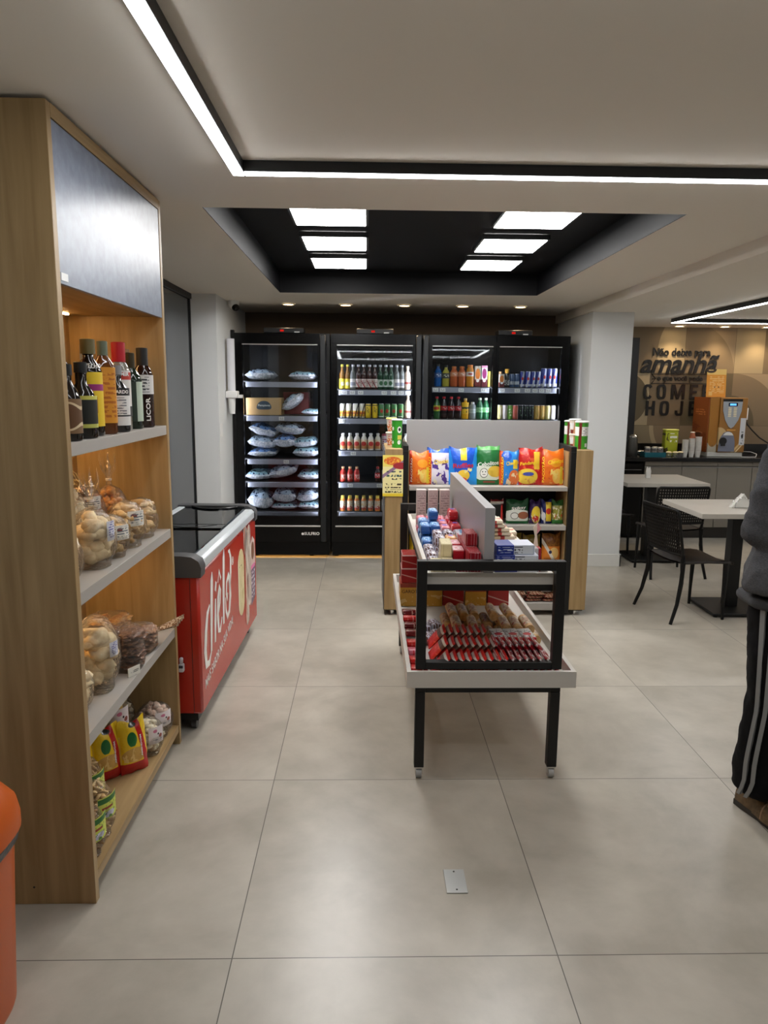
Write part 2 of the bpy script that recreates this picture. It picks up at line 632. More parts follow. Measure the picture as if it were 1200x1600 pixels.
# patterned tile wall of the cafe corner
LT, MD, DK = (168, 152, 122), (132, 120, 96), (98, 88, 68)
mural = printed('patterned_wall_tiles', MD, [
    ('rect', 2.5, 1.885, 3.77, 2.6, (130, 114, 90)),
    ('qell', 4.02, 2.12, 0.58, 0.62, 3.17, 1.885, 3.77, 2.6, LT),
    ('rect', 3.77, 1.885, 4.37, 2.6, (156, 138, 112)),
    ('qell', 3.77, 1.885, 0.6, 0.6, 3.77, 1.885, 4.37, 2.6, (134, 118, 94)),
    ('rect', 4.37, 1.885, 4.72, 2.6, LT), ('rect', 4.72, 1.885, 5.0, 2.6, (124, 108, 86)),
    ('rect', 2.5, 1.265, 3.37, 1.885, LT), ('ell', 3.08, 1.575, 0.28, 0.31, DK),
    ('rect', 3.37, 1.265, 3.77, 1.885, (122, 106, 84)), ('rect', 3.77, 1.265, 4.37, 1.885, DK),
    ('rect', 4.37, 1.265, 5.0, 1.885, (156, 138, 112)), ('qell', 4.37, 1.265, 0.62, 0.62, 4.37, 1.265, 5.0, 1.885, (126, 110, 88)),
    ('qell', 4.37, 1.265, 0.3, 0.36, 4.37, 1.265, 5.0, 1.885, DK),
    ('rect', 3.1, 0.6, 3.4, 1.265, MD), ('qell', 3.9, 1.265, 0.5, 0.5, 3.37, 0.6, 3.77, 1.265, LT),
    ('qell', 3.9, 1.265, 0.45, 0.45, 3.37, 0.6, 3.77, 1.265, (128, 112, 90)), ('rect', 3.77, 0.6, 5.0, 1.265, (134, 118, 96)),
    ('rect', 2.5, 1.883, 6.6, 1.887, DK), ('rect', 2.5, 1.263, 6.6, 1.267, DK), ('rect', 3.768, 0.6, 3.772, 2.6, DK), ('rect', 4.368, 0.6, 4.372, 2.6, DK),
], 0.55, coord='Object', spec=0.3)
struct('wall_cafe_back', mural, [(2.44, 8.75, 0, 6.6, 8.9, 2.5)])
struct('trim_2', blackp, [(3.02, 8.6, 0.93, 3.165, 8.745, 2.28)])

# ---------------------------------------------------------------- ceiling lights
def ceiling_panel(x, y, lab):
    t = thing('ceiling_light_panel', lab, 'ceiling light', (x, y, 2.638), group='square light panels in the black ceiling recess')
    mb = MB()
    mb.box(-0.215, -0.225, -0.032, -0.2, 0.225, 0); mb.box(0.2, -0.225, -0.032, 0.215, 0.225, 0)
    mb.box(-0.2, -0.225, -0.032, 0.2, -0.212, 0); mb.box(-0.2, 0.212, -0.032, 0.2, 0.225, 0)
    mb.build('frame', blackp, t)
    bx('diffuser', g_panel, t, -0.1995, -0.2115, -0.036, 0.1995, 0.2115, -0.01, bev=0.003)


for sx, side in ((-0.21, 'left'), (0.935, 'right')):
    for sy, row in ((4.235, 'nearest the shelves'), (5.005, 'in the middle'), (5.77, 'nearest the coolers')):
        ceiling_panel(sx, sy, 'square glowing ceiling panel in the %s row of the black recess, %s' % (side, row))


def profile(name, lab, segs, z0, z1, parts=True):
    """rectangular run of black ceiling profile with a white glowing underside"""
    t = thing(name, lab, 'ceiling light', (segs[0][0], segs[0][1], z1))
    a, b = MB(), MB()
    ox, oy = segs[0][0], segs[0][1]
    for x0, y0, x1, y1 in segs:
        a.box(x0 - ox, y0 - oy, z0 - z1 + 0.004, x1 - ox, y1 - oy, 0)
        e = 0.003
        b.box(x0 - ox + e, y0 - oy + e, z0 - z1, x1 - ox - e, y1 - oy - e, z0 - z1 + 0.0035)
    a.build('profile', black, t, smooth=0)
    b.build('diffuser', g_line, t, smooth=0)


profile('linear_ceiling_light', 'long black ceiling profile with white glowing line forming a rectangle over the aisle',
        [(-0.481, 1.3, -0.437, 2.775), (-0.437, 2.73, 1.9, 2.775), (1.856, 1.3, 1.9, 2.73), (-0.437, 1.3, 1.856, 1.344)], 2.42, CZ - 0.001)
profile('linear_ceiling_light', 'black ceiling profile with white glowing line over the cafe corner',
        [(3.16, 3.0, 3.2, 7.735), (3.2, 7.695, 5.6, 7.735), (5.56, 3.0, 5.6, 7.695)], 2.37, 2.414)


def downlight(x, y, z, lab, grp, power, ang=95):
    t = thing('recessed_downlight', lab, 'downlight', (x, y, z), group=grp)
    mb = MB()
    mb.lathe([(0.062, -0.001), (0.064, -0.006), (0.052, -0.010), (0.047, -0.004)], n=24, caps=False)
    mb.build('trim_ring', white, t)
    mb = MB()
    mb.cyl((0, 0, -0.005), (0, 0, -0.003), 0.047, n=24)
    mb.build('lamp', g_down, t)
    l = bpy.data.lights.new('downlight_spot', 'SPOT')
    l.energy = power; l.color = (1.0, 0.74, 0.45); l.spot_size = radians(ang); l.spot_blend = 0.7; l.shadow_soft_size = 0.04
    o = bpy.data.objects.new('light_source', l)
    COL.objects.link(o); o.parent = t; o.location = (0, 0, -0.02)


for i, x in enumerate((-0.75, -0.205, 0.355, 0.917, 1.472)):
    downlight(x, 7.2, CZ, 'small warm downlight above the coolers, %s from the left' % ORD[i], 'downlights above the coolers', E_SPOT_W)
for i, x in enumerate((3.6, 4.13, 4.62, 5.15)):
    downlight(x, 8.56, 2.415, 'small warm downlight above the lettered wall, %s from the left' % ORD[i], 'downlights above the cafe wall', E_CAFE_W, 110)

# security camera
t = thing('security_camera', 'white dome security camera on ceiling corner left of the coolers', 'camera', (-1.235, 7.0, CZ))
mb = MB(); mb.lathe([(0.05, -0.018), (0.055, -0.001)], n=20); mb.lathe([(0.03, -0.07), (0.045, -0.05), (0.052, -0.019)], n=20); mb.build('housing', white, t)
mb = MB(); mb.ell((0.02, -0.022, -0.062), (0.034, 0.034, 0.034), 3); mb.build('lens', gloss_black, t)

# ---------------------------------------------------------------- wooden shelving unit
UX0, UX1, UY0, UY1 = -1.298, -0.88, 2.167, 3.285
u = thing('shelving_unit', 'tall oak shelving unit with grey shelves and blue-grey top flap beside the red freezer', 'shelf', (UX0, UY0, 0))
def ub(name, m, x0, y0, z0, x1, y1, z1, bev=0.0, par=u):
    return bx(name, m, par, x0 - UX0, y0 - UY0, z0, x1 - UX0, y1 - UY0, z1, bev=bev)
ub('side_panel', wood, UX0, UY0, 0, UX1, UY0 + 0.03, 2.45, 0.0015)
ub('side_panel', wood, UX0, UY1 - 0.03, 0, UX1, UY1, 2.45, 0.0015)
ub('back_panel', wood, UX0, UY0 + 0.031, 0.1, UX0 + 0.015, UY1 - 0.031, 2.41)
ub('top_board', woodh, UX0, UY0 + 0.0301, 2.412, UX1, UY1 - 0.0301, 2.45)
ub('compartment_ceiling', woodh, UX0 + 0.016, UY0 + 0.0301, 1.972, UX1 - 0.02, UY1 - 0.0301, 1.99)
fl = ub('flap_door', noisy('blue_grey_laminate', (118, 128, 146), (132, 142, 160), (1, 1, 1), 30, 8, 0.36, spec=0.5), UX1 - 0.0195, UY0 + 0.032, 1.968, UX1 - 0.002, UY1 - 0.032, 2.410, 0.001)
mb = MB(); mb.box(0, 0, 0, 0.0015, 0.05, 0.022); mb.build('paper_tag', white, u, (UX1 - UX0 - 0.0018, 0.036, 1.978))
for z0, z1 in ((1.468, 1.508), (1.004, 1.044), (0.535, 0.577)):
    ub('shelf_board', grey_lam, UX0 + 0.016, UY0 + 0.031, z0, UX1 - 0.003, UY1 - 0.031, z1, 0.001)
ub('bottom_board', woodh, UX0 + 0.016, UY0 + 0.031, 0.062, UX1 - 0.003, UY1 - 0.031, 0.098, 0.001)
for z in (1.966, 1.462, 0.998):
    ub('light_strip', g_warm, UX0 + 0.05, UY0 + 0.10, z, UX0 + 0.062, UY1 - 0.14, z + 0.005)
mb = MB(); mb.cyl((0.22, -0.0008, 0.062), (0.22, 0.002, 0.062), 0.0035, n=10); mb.build('screw_hole', blackp, u)

# ---------------------------------------------------------------- chest freezer
FL, FW, FH = 1.56, 0.50, 0.80
redm = mat('red_enamel', (180, 44, 30), 0.27, spec=0.6)
fz = thing('chest_freezer', 'red ice cream chest freezer with sliding glass lid and white lettering', 'freezer', (-0.789, 3.36, 0), rz=-0.02)
def fb(name, m, *a, bev=0.0, par=fz): return bx(name, m, par, *a, bev=bev)
mb = MB(); mb.box(-FW, 0, 0.10, 0, FL, FH, bev=0.012)
tf = max(mb.b.faces, key=lambda f: f.calc_center_median().z * 10 + f.calc_area())
bmesh.ops.inset_region(mb.b, faces=[tf], thickness=0.035, use_even_offset=True)
q_ = bmesh.ops.extrude_face_region(mb.b, geom=[tf])
vs_ = [g for g in q_['geom'] if isinstance(g, bmesh.types.BMVert)]
bmesh.ops.translate(mb.b, vec=(0, 0, -0.24), verts=vs_)
bmesh.ops.delete(mb.b, geom=[tf], context='FACES_ONLY')
mb.build('body', redm, fz)
mb = MB(); mb.box(-FW + 0.02, 0.02, 0.06, -0.03, FL - 0.02, 0.099); mb.build('underframe', black, fz)
mb = MB(); mb.box(-0.0445, -0.0012, 0.105, -0.0425, 0.001, 0.79); mb.build('panel_seam', blackp, fz)
# rim: a black ring, pale side rails, dark end caps
mb = MB()
mb.box(-FW, 0.075, FH + 0.001, -FW + 0.05, FL - 0.08, 0.885, 0.008)
mb.box(-0.062, 0.075, FH + 0.001, 0.010, FL - 0.08, 0.872, 0.016)
rail = mb.build('side_rail', mat('pale_aluminium', (214, 220, 224), 0.3, 0.25), fz)
capm = mat('dark_grey_plastic', (70, 70, 72), 0.45)
for y0, y1 in ((-0.012, 0.073), (FL - 0.078, FL + 0.006)):
    mb = MB(); mb.prism([(-FW - 0.004, FH - 0.01), (0.012, FH - 0.01), (0.016, 0.835), (0.004, 0.868), (-0.03, 0.889), (-0.08, 0.894), (-FW - 0.004, 0.894)], 1, y0, y1)
    mb.build('end_cap', capm, fz, smooth=50)
mb = MB()
mb.box(-FW + 0.052, 0.076, 0.62, -0.05, 0.079, 0.868); mb.box(-FW + 0.052, FL - 0.085, 0.62, -0.05, FL - 0.081, 0.868)
mb.box(-FW + 0.052, 0.08, 0.62, -FW + 0.056, FL - 0.085, 0.868); mb.box(-0.054, 0.08, 0.62, -0.05, FL - 0.085, 0.855)
mb.build('inner_wall', mat('freezer_liner', (206, 210, 216), 0.4), fz, smooth=0)
for y0, y1, z in ((0.08, 0.86, 0.872), (0.74, FL - 0.085, 0.880)):
    lid = bx('glass_lid', clear('lid_glass', (196, 208, 216), 0.12), fz, -FW + 0.055, y0, z, -0.052, y1, z + 0.004)
    mb = MB(); mb.box(-FW + 0.055, y1 - 0.02, z + 0.0045, -0.052, y1, z + 0.012); mb.build('lid_frame', blackp, lid)
    pts = [(-FW + 0.1 + (FW - 0.2) * k / 12, y1 - 0.02 - 0.09 * sin(pi * k / 12), z + 0.009) for k in range(13)]
    mb = MB(); mb.tube(pts, 0.006, 6)
    for k in range(12):
        p, q = pts[k], pts[k + 1]
        vs = [mb.b.verts.new(c) for c in ((p[0], p[1], z + 0.006), (q[0], q[1], z + 0.006), (q[0], y1 - 0.02, z + 0.006), (p[0], y1 - 0.02, z + 0.006))]
        mb.b.faces.new(vs)
    mb.build('lid_handle', gloss_black, lid)
for x in (-FW + 0.06, -0.06):
    for y in (0.07, FL - 0.07):
        mb = MB(); mb.cyl((x - 0.012, y, 0.028), (x + 0.012, y, 0.028), 0.027, n=16); mb.box(x - 0.02, y - 0.02, 0.05, x + 0.02, y + 0.02, 0.0595)
        mb.build('caster', mat('caster_grey', (120, 120, 122), 0.5) if (x, y) == (-FW + 0.06, 0.07) else capm, fz)
whitem = mat('white_print', (240, 236, 230), 0.4)
# lettering on the long side: y runs along the freezer, z up; text drawn at a slant, rising towards the coolers
FS = 0.0015
def on_side(y0, z0, ang, k=1.0):
    ca, sa = cos(ang), sin(ang)
    return lambda x, y, z: (FS + 0.0005, y0 + x * ca - y * sa * k, z0 + x * sa + y * ca)
mb = MB()
def brush(pts, ws):
    vs = []
    for i, (p, w) in enumerate(zip(pts, ws)):
        a = Vector(pts[max(i - 1, 0)]); b_ = Vector(pts[min(i + 1, len(pts) - 1)])
        t_ = (b_ - a).normalized(); w *= 1.45; nrm = Vector((-t_.y, t_.x))
        vs.append((Vector(p) + nrm * w, Vector(p) - nrm * w))
    for (a, b_), (c, d) in zip(vs, vs[1:]):
        q = [mb.b.verts.new((FS, v.x, v.y)) for v in (a, b_, d, c)]
        mb.b.faces.new(q)
def arc(cy, cz, ry, rz_, a0, a1, n, w0=0.006, w1=0.016):
    P, Wd = [], []
    for i in range(n + 1):
        a = radians(a0 + (a1 - a0) * i / n)
        P.append((cy + ry * cos(a), cz + rz_ * sin(a)))
        Wd.append(w0 + (w1 - w0) * sin(pi * i / n))
    brush(P, Wd)
SK = 0.19                                  # the word climbs as it goes
def q(y, z): return (y, z + SK * (y - 0.1))
# d
brush([q(0.19, 0.36), q(0.14, 0.34), q(0.10, 0.27), q(0.075, 0.18), q(0.09, 0.10), q(0.15, 0.08), q(0.21, 0.12)], [0.006, 0.014, 0.018, 0.018, 0.016, 0.012, 0.006])
brush([q(0.20, 0.11), q(0.225, 0.30), q(0.25, 0.46), q(0.26, 0.50)], [0.012, 0.018, 0.018, 0.004])
# i
brush([q(0.29, 0.11), q(0.305, 0.22), q(0.32, 0.33)], [0.010, 0.016, 0.008])
brush([q(0.322, 0.37), q(0.345, 0.41)], [0.012, 0.010])
# e with circumflex
brush([q(0.36, 0.20), q(0.42, 0.26), q(0.44, 0.32), q(0.42, 0.35), q(0.385, 0.31), q(0.365, 0.22), q(0.375, 0.13), q(0.41, 0.11), q(0.46, 0.16)], [0.005, 0.008, 0.010, 0.012, 0.015, 0.016, 0.014, 0.010, 0.005])
brush([q(0.385, 0.385), q(0.42, 0.435), q(0.455, 0.375)], [0.004, 0.008, 0.008])
# l
brush([q(0.50, 0.10), q(0.515, 0.28), q(0.54, 0.46), q(0.55, 0.50)], [0.012, 0.018, 0.016, 0.004])
# o drawn as a curl with a tail
brush([q(0.62, 0.22), q(0.60, 0.19), q(0.585, 0.23), q(0.60, 0.29), q(0.645, 0.31), q(0.68, 0.26), q(0.685, 0.17), q(0.65, 0.10), q(0.60, 0.09), q(0.565, 0.14), q(0.56, 0.22)], [0.004, 0.008, 0.010, 0.011, 0.014, 0.018, 0.018, 0.014, 0.012, 0.010, 0.004])
brush([q(0.67, 0.20), q(0.71, 0.30), q(0.72, 0.38), q(0.69, 0.43), q(0.66, 0.44)], [0.010, 0.016, 0.014, 0.010, 0.004])
o = mb.build('logo_lettering', whitem, fz, (0, 0.0, 0.22), smooth=0)
text('MAIS SABOR NA SUA VIDA!', whitem, fz, width=0.68, height=0.050, depth=0.0006, bold=0.01, f=lambda x, y, z: (0.0008 + z, 0.06 + x, 0.205 + y + 0.17 * x))
text('®', whitem, fz, height=0.05, depth=0.0006, f=lambda x, y, z: (0.0008 + z, 0.75 + x, 0.66 + y))
# printed picture of ice lollies
def sheet(name, m, par, outline):
    mb = MB()
    vs = [mb.b.verts.new((0.0012, y, z)) for y, z in outline]
    mb.b.faces.new(vs)
    return mb.build(name, m, par, smooth=0)
creamy = printed('lolly_print', (222, 206, 160), [('spots', 14, 5, 0.56, 0, 0, 1, 1, (196, 178, 120)), ('rect', 0, 0, 0.18, 1, (238, 224, 190)), ('print', 3, 5, 0.2, 0.7, 0.8, 0.76, (120, 100, 50))], 0.4, axes='YZ')
def capsule(cy, z0, z1, hw, lean=0.0, n=8):
    P = []
    for i in range(n + 1):
        a = pi * i / n
        P.append((cy + lean + hw * cos(a), z1 - hw + hw * sin(a)))
    for i in range(n + 1):
        a = pi + pi * i / n
        P.append((cy + hw * cos(a), z0 + hw + hw * sin(a)))
    return P
pic = sheet('lolly_picture', creamy, fz, capsule(1.02, 0.28, 0.70, 0.095, 0.0))
mb = MB()
stripe = printed('dripping_print', (226, 214, 200), [('spots', 22, 4, 0.52, 0, 0, 1, 1, (120, 70, 50)), ('spots', 16, 3, 0.6, 0, 0, 1, 1, (236, 232, 226)), ('diag', 1, 0, 0.1, 0.2, (200, 90, 50))], 0.4, axes='YZ')
for cy, z0, z1, hw in ((1.20, 0.16, 0.80, 0.06), (1.30, 0.26, 0.80, 0.055), (1.17, 0.62, 0.83, 0.05)):
    vs = [mb.b.verts.new((0.0018, y, z)) for y, z in capsule(cy, z0, z1, hw)]
    mb.b.faces.new(vs)
mb.build('drip_picture', stripe, fz, smooth=0)
pk = printed('purple_wrapper_print', (94, 66, 100), [('rect', 0, 0.55, 1, 1, (216, 190, 180)), ('ell', 0.5, 0.78, 0.3, 0.13, (130, 86, 60)), ('rect', 0.1, 0.52, 0.9, 0.58, (226, 120, 170)), ('print', 14, 6, 0.15, 0.1, 0.85, 0.5, (236, 226, 236))], 0.35, axes='YZ')
sheet('wrapper_picture', pk, fz, [(1.35, 0.24), (1.50, 0.27), (1.52, 0.56), (1.50, 0.66), (1.42, 0.70), (1.36, 0.66), (1.34, 0.5)])

# frozen goods seen through the lid
for i, (x, y, rz_) in enumerate(((-0.995, 3.56, 0.3), (-1.06, 3.72, -0.4), (-0.99, 3.98, 0.9))):
    mb = MB(); mb.surf(lambda u_, v_: ((u_ - 0.5) * 0.22, (v_ - 0.5) * 0.12, 0.02 * (sin(pi * u_) * sin(pi * v_)) ** 0.5 + 0.006 * noise.noise(Vector((u_ * 6, v_ * 4, i)))), 10, 8)
    mb.surf(lambda u_, v_: ((u_ - 0.5) * 0.22, (v_ - 0.5) * 0.12, -0.004), 1, 1)
    o = mb.build('frozen_pack', printed('pale_foil_%d' % i, (206, 208, 214), [('spots', 8, 6, 0.56, 0, 0, 1, 1, (140, 150, 170))], 0.3, axes='XY'), None, (x, y, 0.63 + 0.022 * i), (0, 0, rz_))
    tag(o, ['crumpled pale frozen pack under the freezer lid, nearest the shelving', 'crumpled pale frozen pack under the freezer lid, against the wall side', 'crumpled pale frozen pack under the freezer lid, furthest along'][i], 'frozen food', 'frozen packs in the red freezer')
mb = MB(); mb.box(-1.21, 3.47, 0.57, -0.875, 4.8, 0.61)
tag(mb.build('frozen_goods_basket', mat('basket_grey', (150, 154, 162), 0.5)), 'grey tray of frozen goods inside the red freezer', 'basket')
# small wrapped thing hanging at the near end of the freezer
mb = MB(); mb.box(-0.893, 3.325, 0.33, -0.868, 3.352, 0.37, 0.004); mb.box(-0.889, 3.33, 0.371, -0.873, 3.35, 0.40, 0.004)
tag(mb.build('small_white_box', printed('white_box_print', (214, 210, 214), [('rect', 0.1, 0.3, 0.9, 0.5, (60, 50, 60))], 0.4)), 'small white and purple box stuck between shelving unit and red freezer', 'box')

# ---------------------------------------------------------------- coolers
bright = mat('satin_steel', (206, 204, 200), 0.3, 0.4)
g_toe = glow('toe_kick_glow', (255, 196, 110), 14.0)
def cooler(lab, x0, x1, doors, handles, shelves, strips, ctrl, tilt=0.0):
    t = thing('glass_door_cooler', lab, 'refrigerator', (x0, 7.1, 0))
    o = lambda x: x - x0
    mb = MB()
    mb.box(0, 0.055, 0.06, 0.03, 0.78, 2.185); mb.box(o(x1) - 0.03, 0.055, 0.06, o(x1), 0.78, 2.185)
    mb.box(0.03, 0.76, 0.06, o(x1) - 0.03, 0.78, 2.185); mb.box(0.03, 0.055, 2.12, o(x1) - 0.03, 0.76, 2.185)
    mb.box(0.03, 0.055, 0.06, o(x1) - 0.03, 0.76, 0.40)
    mb.build('cabinet', mat('cooler_black', (9, 9, 10), 0.4, spec=0.3), t, smooth=0)
    bx('kick_plate', gloss_black, t, 0.01, 0.02, 0.030, o(x1) - 0.01, 0.034, 0.16)
    for d0, d1, g0, g1 in doors:
        mb = MB()
        mb.box(o(d0), 0, 0.165, o(g0), 0.045, 2.18); mb.box(o(g1), 0, 0.165, o(d1), 0.045, 2.18)
        mb.box(o(g0), 0, 0.165, o(g1), 0.045, 0.425); mb.box(o(g0), 0, 2.075, o(g1), 0.045, 2.18)
        dr = mb.build('door', gloss_black, t, smooth=0)
        mb = MB()
        mb.box(o(g0), -0.003, -0.825, o(g1), 0.003, 0.825, mtx=Matrix.Translation((0, 0.0215, 1.25)) @ Matrix.Rotation(-radians(tilt), 4, 'X'))
        mb.build('glass_pane', pane, dr, smooth=0)
        mb = MB(); mb.box(o(g0), -0.004, 2.073, o(g1), 0.002, 2.081)
        mb.build('metal_edge', bright, dr)
        mb = MB(); mb.box(o(g0) - 0.02, -0.012, 0.318, o(g1) + 0.02, -0.0005, 0.334, 0.003); mb.build('metal_bar', bright, dr)
    for h0, h1 in handles:
        bx('door_handle', mat('graphite', (44, 46, 48), 0.35, 0.4), t, o(h0), -0.022, 0.17, o(h1), -0.0005, 2.17, bev=0.006)
    for za in shelves:
        sh = bx('shelf', blackp, t, 0.032, 0.10, za - 0.012, o(x1) - 0.032, 0.74, za)
        for d0, d1, g0, g1 in doors:
            bx('price_rail', mat('price_rail_grey', (176, 178, 190), 0.25, 0.3), sh, o(g0) + 0.012, 0.090, za - 0.058, o(g1) - 0.012, 0.0985, za - 0.008, bev=0.002)
    bx('toe_light', g_toe, t, 0.03, 0.036, 0.046, o(x1) - 0.03, 0.05, 0.056)
    for sx in strips:
        bx('light_strip', g_cool, t, o(sx) - 0.005, 0.060, 0.44, o(sx) + 0.005, 0.068, 2.05)
    if ctrl:
        c = bx('controller', blackp, t, o(ctrl[0]), 0.02, 2.187, o(ctrl[1]), 0.2, 2.232, bev=0.003)
        bx('display', g_red, c, o((ctrl[0] + ctrl[1]) / 2) - 0.035, 0.0185, 2.198, o((ctrl[0] + ctrl[1]) / 2) + 0.0, 0.0198, 2.216)
        bx('sticker', white, c, o(ctrl[1]) - 0.09, 0.0188, 2.190, o(ctrl[1]) - 0.04, 0.0199, 2.200)
    return t


Z1 = (1.735, 1.408, 0.985, 0.757, 0.46)
Z2 = (1.665, 1.388, 1.072, 0.755, 0.46)
Z3 = (1.698, 1.385, 1.072, 0.755, 0.46)
k1 = cooler('black glass-door ice cooler at the far left, stocked with bags of ice', -1.262, -0.356,
            [(-1.258, -0.452, -1.184, -0.47)], [(-0.448, -0.392)], Z1, (-1.196, -0.462), (-0.98, -0.60))
k2 = cooler('black glass-door drinks cooler second from the left, with bottles and cans', -0.346, 0.526,
            [(-0.342, 0.462, -0.285, 0.437)], [(0.466, 0.520)], Z2, (-0.292, 0.446), (-0.10, 0.25), 1.25)
k3 = cooler('double glass-door drinks cooler at right behind the snack rack', 0.532, 1.951,
            [(0.592, 1.236, 0.625, 1.207), (1.240, 1.947, 1.268, 1.868)], [(0.536, 0.588)], Z3, (1.222, 1.884), (1.255, 1.58), 1.0)
text('SULFRIO', whitem, k1, width=0.15, depth=0.001, bold=0.02, f=lambda x, y, z: (0.62 + x + 0.03, -0.0005 - z, 0.235 + y))
mb = MB(); mb.lathe([(0.013, 0), (0.013, 0.001)], n=14); mb.build('emblem', whitem, k1, (0.635, -0.0005, 0.247), (pi / 2, 0, 0))
for x in (-1.1, -0.55):
    mb = MB(); mb.cyl((0, 0, 0), (0, 0, 0.06), 0.02, n=10); mb.build('foot', black, k1, (x + 1.262, 0.12, 0))
    mb = MB(); mb.cyl((0, 0, 0), (0, 0, 0.06), 0.02, n=10); mb.build('foot', black, k2, (x + 1.15, 0.12, 0))
for x in (0.1, 1.3):
    mb = MB(); mb.cyl((0, 0, 0), (0, 0, 0.06), 0.02, n=10); mb.build('foot', black, k3, (x, 0.12, 0))
# warm strip under the coolers

# cup dispenser and switch on the left wall
t = thing('cup_dispenser', 'white plastic cup dispenser on the wall left of the coolers', 'dispenser', (-1.298, 6.86, 0))
mb = MB(); mb.cyl((0.05, 0, 1.64), (0.05, 0, 2.11), 0.036, n=20); mb.build('tube', mat('milky_tube', (226, 226, 232), 0.25), t)
mb = MB(); mb.box(0.0, -0.05, 1.575, 0.11, 0.05, 1.64, 0.006); mb.box(0.111, -0.04, 1.575, 0.15, 0.04, 1.605, 0.004); mb.build('bracket', white, t)
mb = MB(); mb.cyl((0.05, 0, 1.43), (0.05, 0, 1.574), 0.026, 0.034, n=20); mb.build('cup_outlet', white, t)
mb = MB(); mb.box(-1.2995, 6.53, 1.235, -1.290, 6.61, 1.355, 0.002)
tag(mb.build('switch_plate', white), 'white wall switch plate below the cup dispenser', 'switch')
# black strip standing for the ice cooler's side body edge, next to the wall
mb = MB(); mb.box(-1.297, 7.14, 0.0, -1.266, 7.2, 2.21, 0.002)
tag(mb.build('cooler_side_edge', black), 'slim black side edge of the ice cooler beside the wall', 'cooler edge')

# ---------------------------------------------------------------- island display table
isl = thing('display_table', 'black steel framed display table on casters with two pale trays and grey divider', 'display table', (0.525, 2.93, 0))
IX = 0.525; IY = 2.93
def ib(name, m, x0, y0, z0, x1, y1, z1, bev=0.0015, par=isl):
    return bx(name, m, par, x0 - IX, y0 - IY, z0, x1 - IX, y1 - IY, z1, bev=bev)
for y, tagname in ((2.93, 'near'), (4.44, 'far')):
    mb = MB()
    def fbx(x0, z0, x1, z1):
        mb.box(x0 - IX, y - IY, z0, x1 - IX, y - IY + 0.04, z1, 0.0015)
    fbx(0.213, 0.504, 0.255, 0.975); fbx(0.793, 0.504, 0.835, 0.975)
    fbx(0.2551, 0.935, 0.7929, 0.975); fbx(0.2551, 0.504, 0.7929, 0.535)
    mb.build('end_frame', black, isl, smooth=30)
    mb = MB(); fbx(0.2551, 0.40, 0.7929, 0.43); fbx(0.213, 0.402, 0.255, 0.4305); fbx(0.793, 0.402, 0.835, 0.4305)
    mb.build('crossbar', black, isl, smooth=30)
    for x in (0.213, 0.793):
        lg = ib('leg', black, x, y, 0.055, x + 0.042, y + 0.04, 0.401)
        mb = MB(); cx = x + 0.021 - IX; cy = y - IY + 0.02
        mb.cyl((cx - 0.012, cy, 0.0235), (cx + 0.012, cy, 0.0235), 0.023, n=16)
        mb.mi = 1
        mb.box(cx - 0.016, cy - 0.012, 0.022, cx - 0.0125, cy + 0.012, 0.05); mb.box(cx + 0.0125, cy - 0.012, 0.022, cx + 0.016, cy + 0.012, 0.05)
        mb.box(cx - 0.018, cy - 0.016, 0.0485, cx + 0.018, cy + 0.016, 0.0545)
        mb.build('caster', [mat('caster_clear', (170, 170, 168), 0.2), chrome], isl)
def tray(x0, x1, y0, y1, z0, zf, z1, th=0.018):
    mb = MB()
    mb.box(x0 - IX, y0 - IY, z0, x1 - IX, y1 - IY, zf, 0)
    mb.box(x0 - IX, y0 - IY, zf, x0 + th - IX, y1 - IY, z1); mb.box(x1 - th - IX, y0 - IY, zf, x1 - IX, y1 - IY, z1)
    mb.box(x0 + th - IX, y0 - IY, zf, x1 - th - IX, y0 + th - IY, z1); mb.box(x0 + th - IX, y1 - th - IY, zf, x1 - th - IX, y1 - IY, z1)
    return mb
tray(0.175, 0.893, 2.905, 4.55, 0.432, 0.452, 0.503).build('lower_tray', white_lam, isl, smooth=0)
tray(0.2565, 0.792, 2.972, 4.436, 0.866, 0.884, 0.915).build('upper_tray', white_lam, isl, smooth=0)
mb = MB(); mb.box(0.2565 - IX, 2.9722 - IY, 0.838, 0.792 - IX, 4.4 - IY, 0.8655)
mb.build('tray_support', black, isl)
div_m = mat('grey_divider', (160, 158, 158), 0.32)
ib('divider', div_m, 0.495, 2.975, 0.885, 0.537, 4.27, 1.192, 0.001)
for x in (0.30, 0.745):
    mb = MB(); mb.cyl((x - IX, 0.12, 0.41), (x - IX, 0.12, 0.431), 0.006, n=8); mb.build('screw', black, isl)

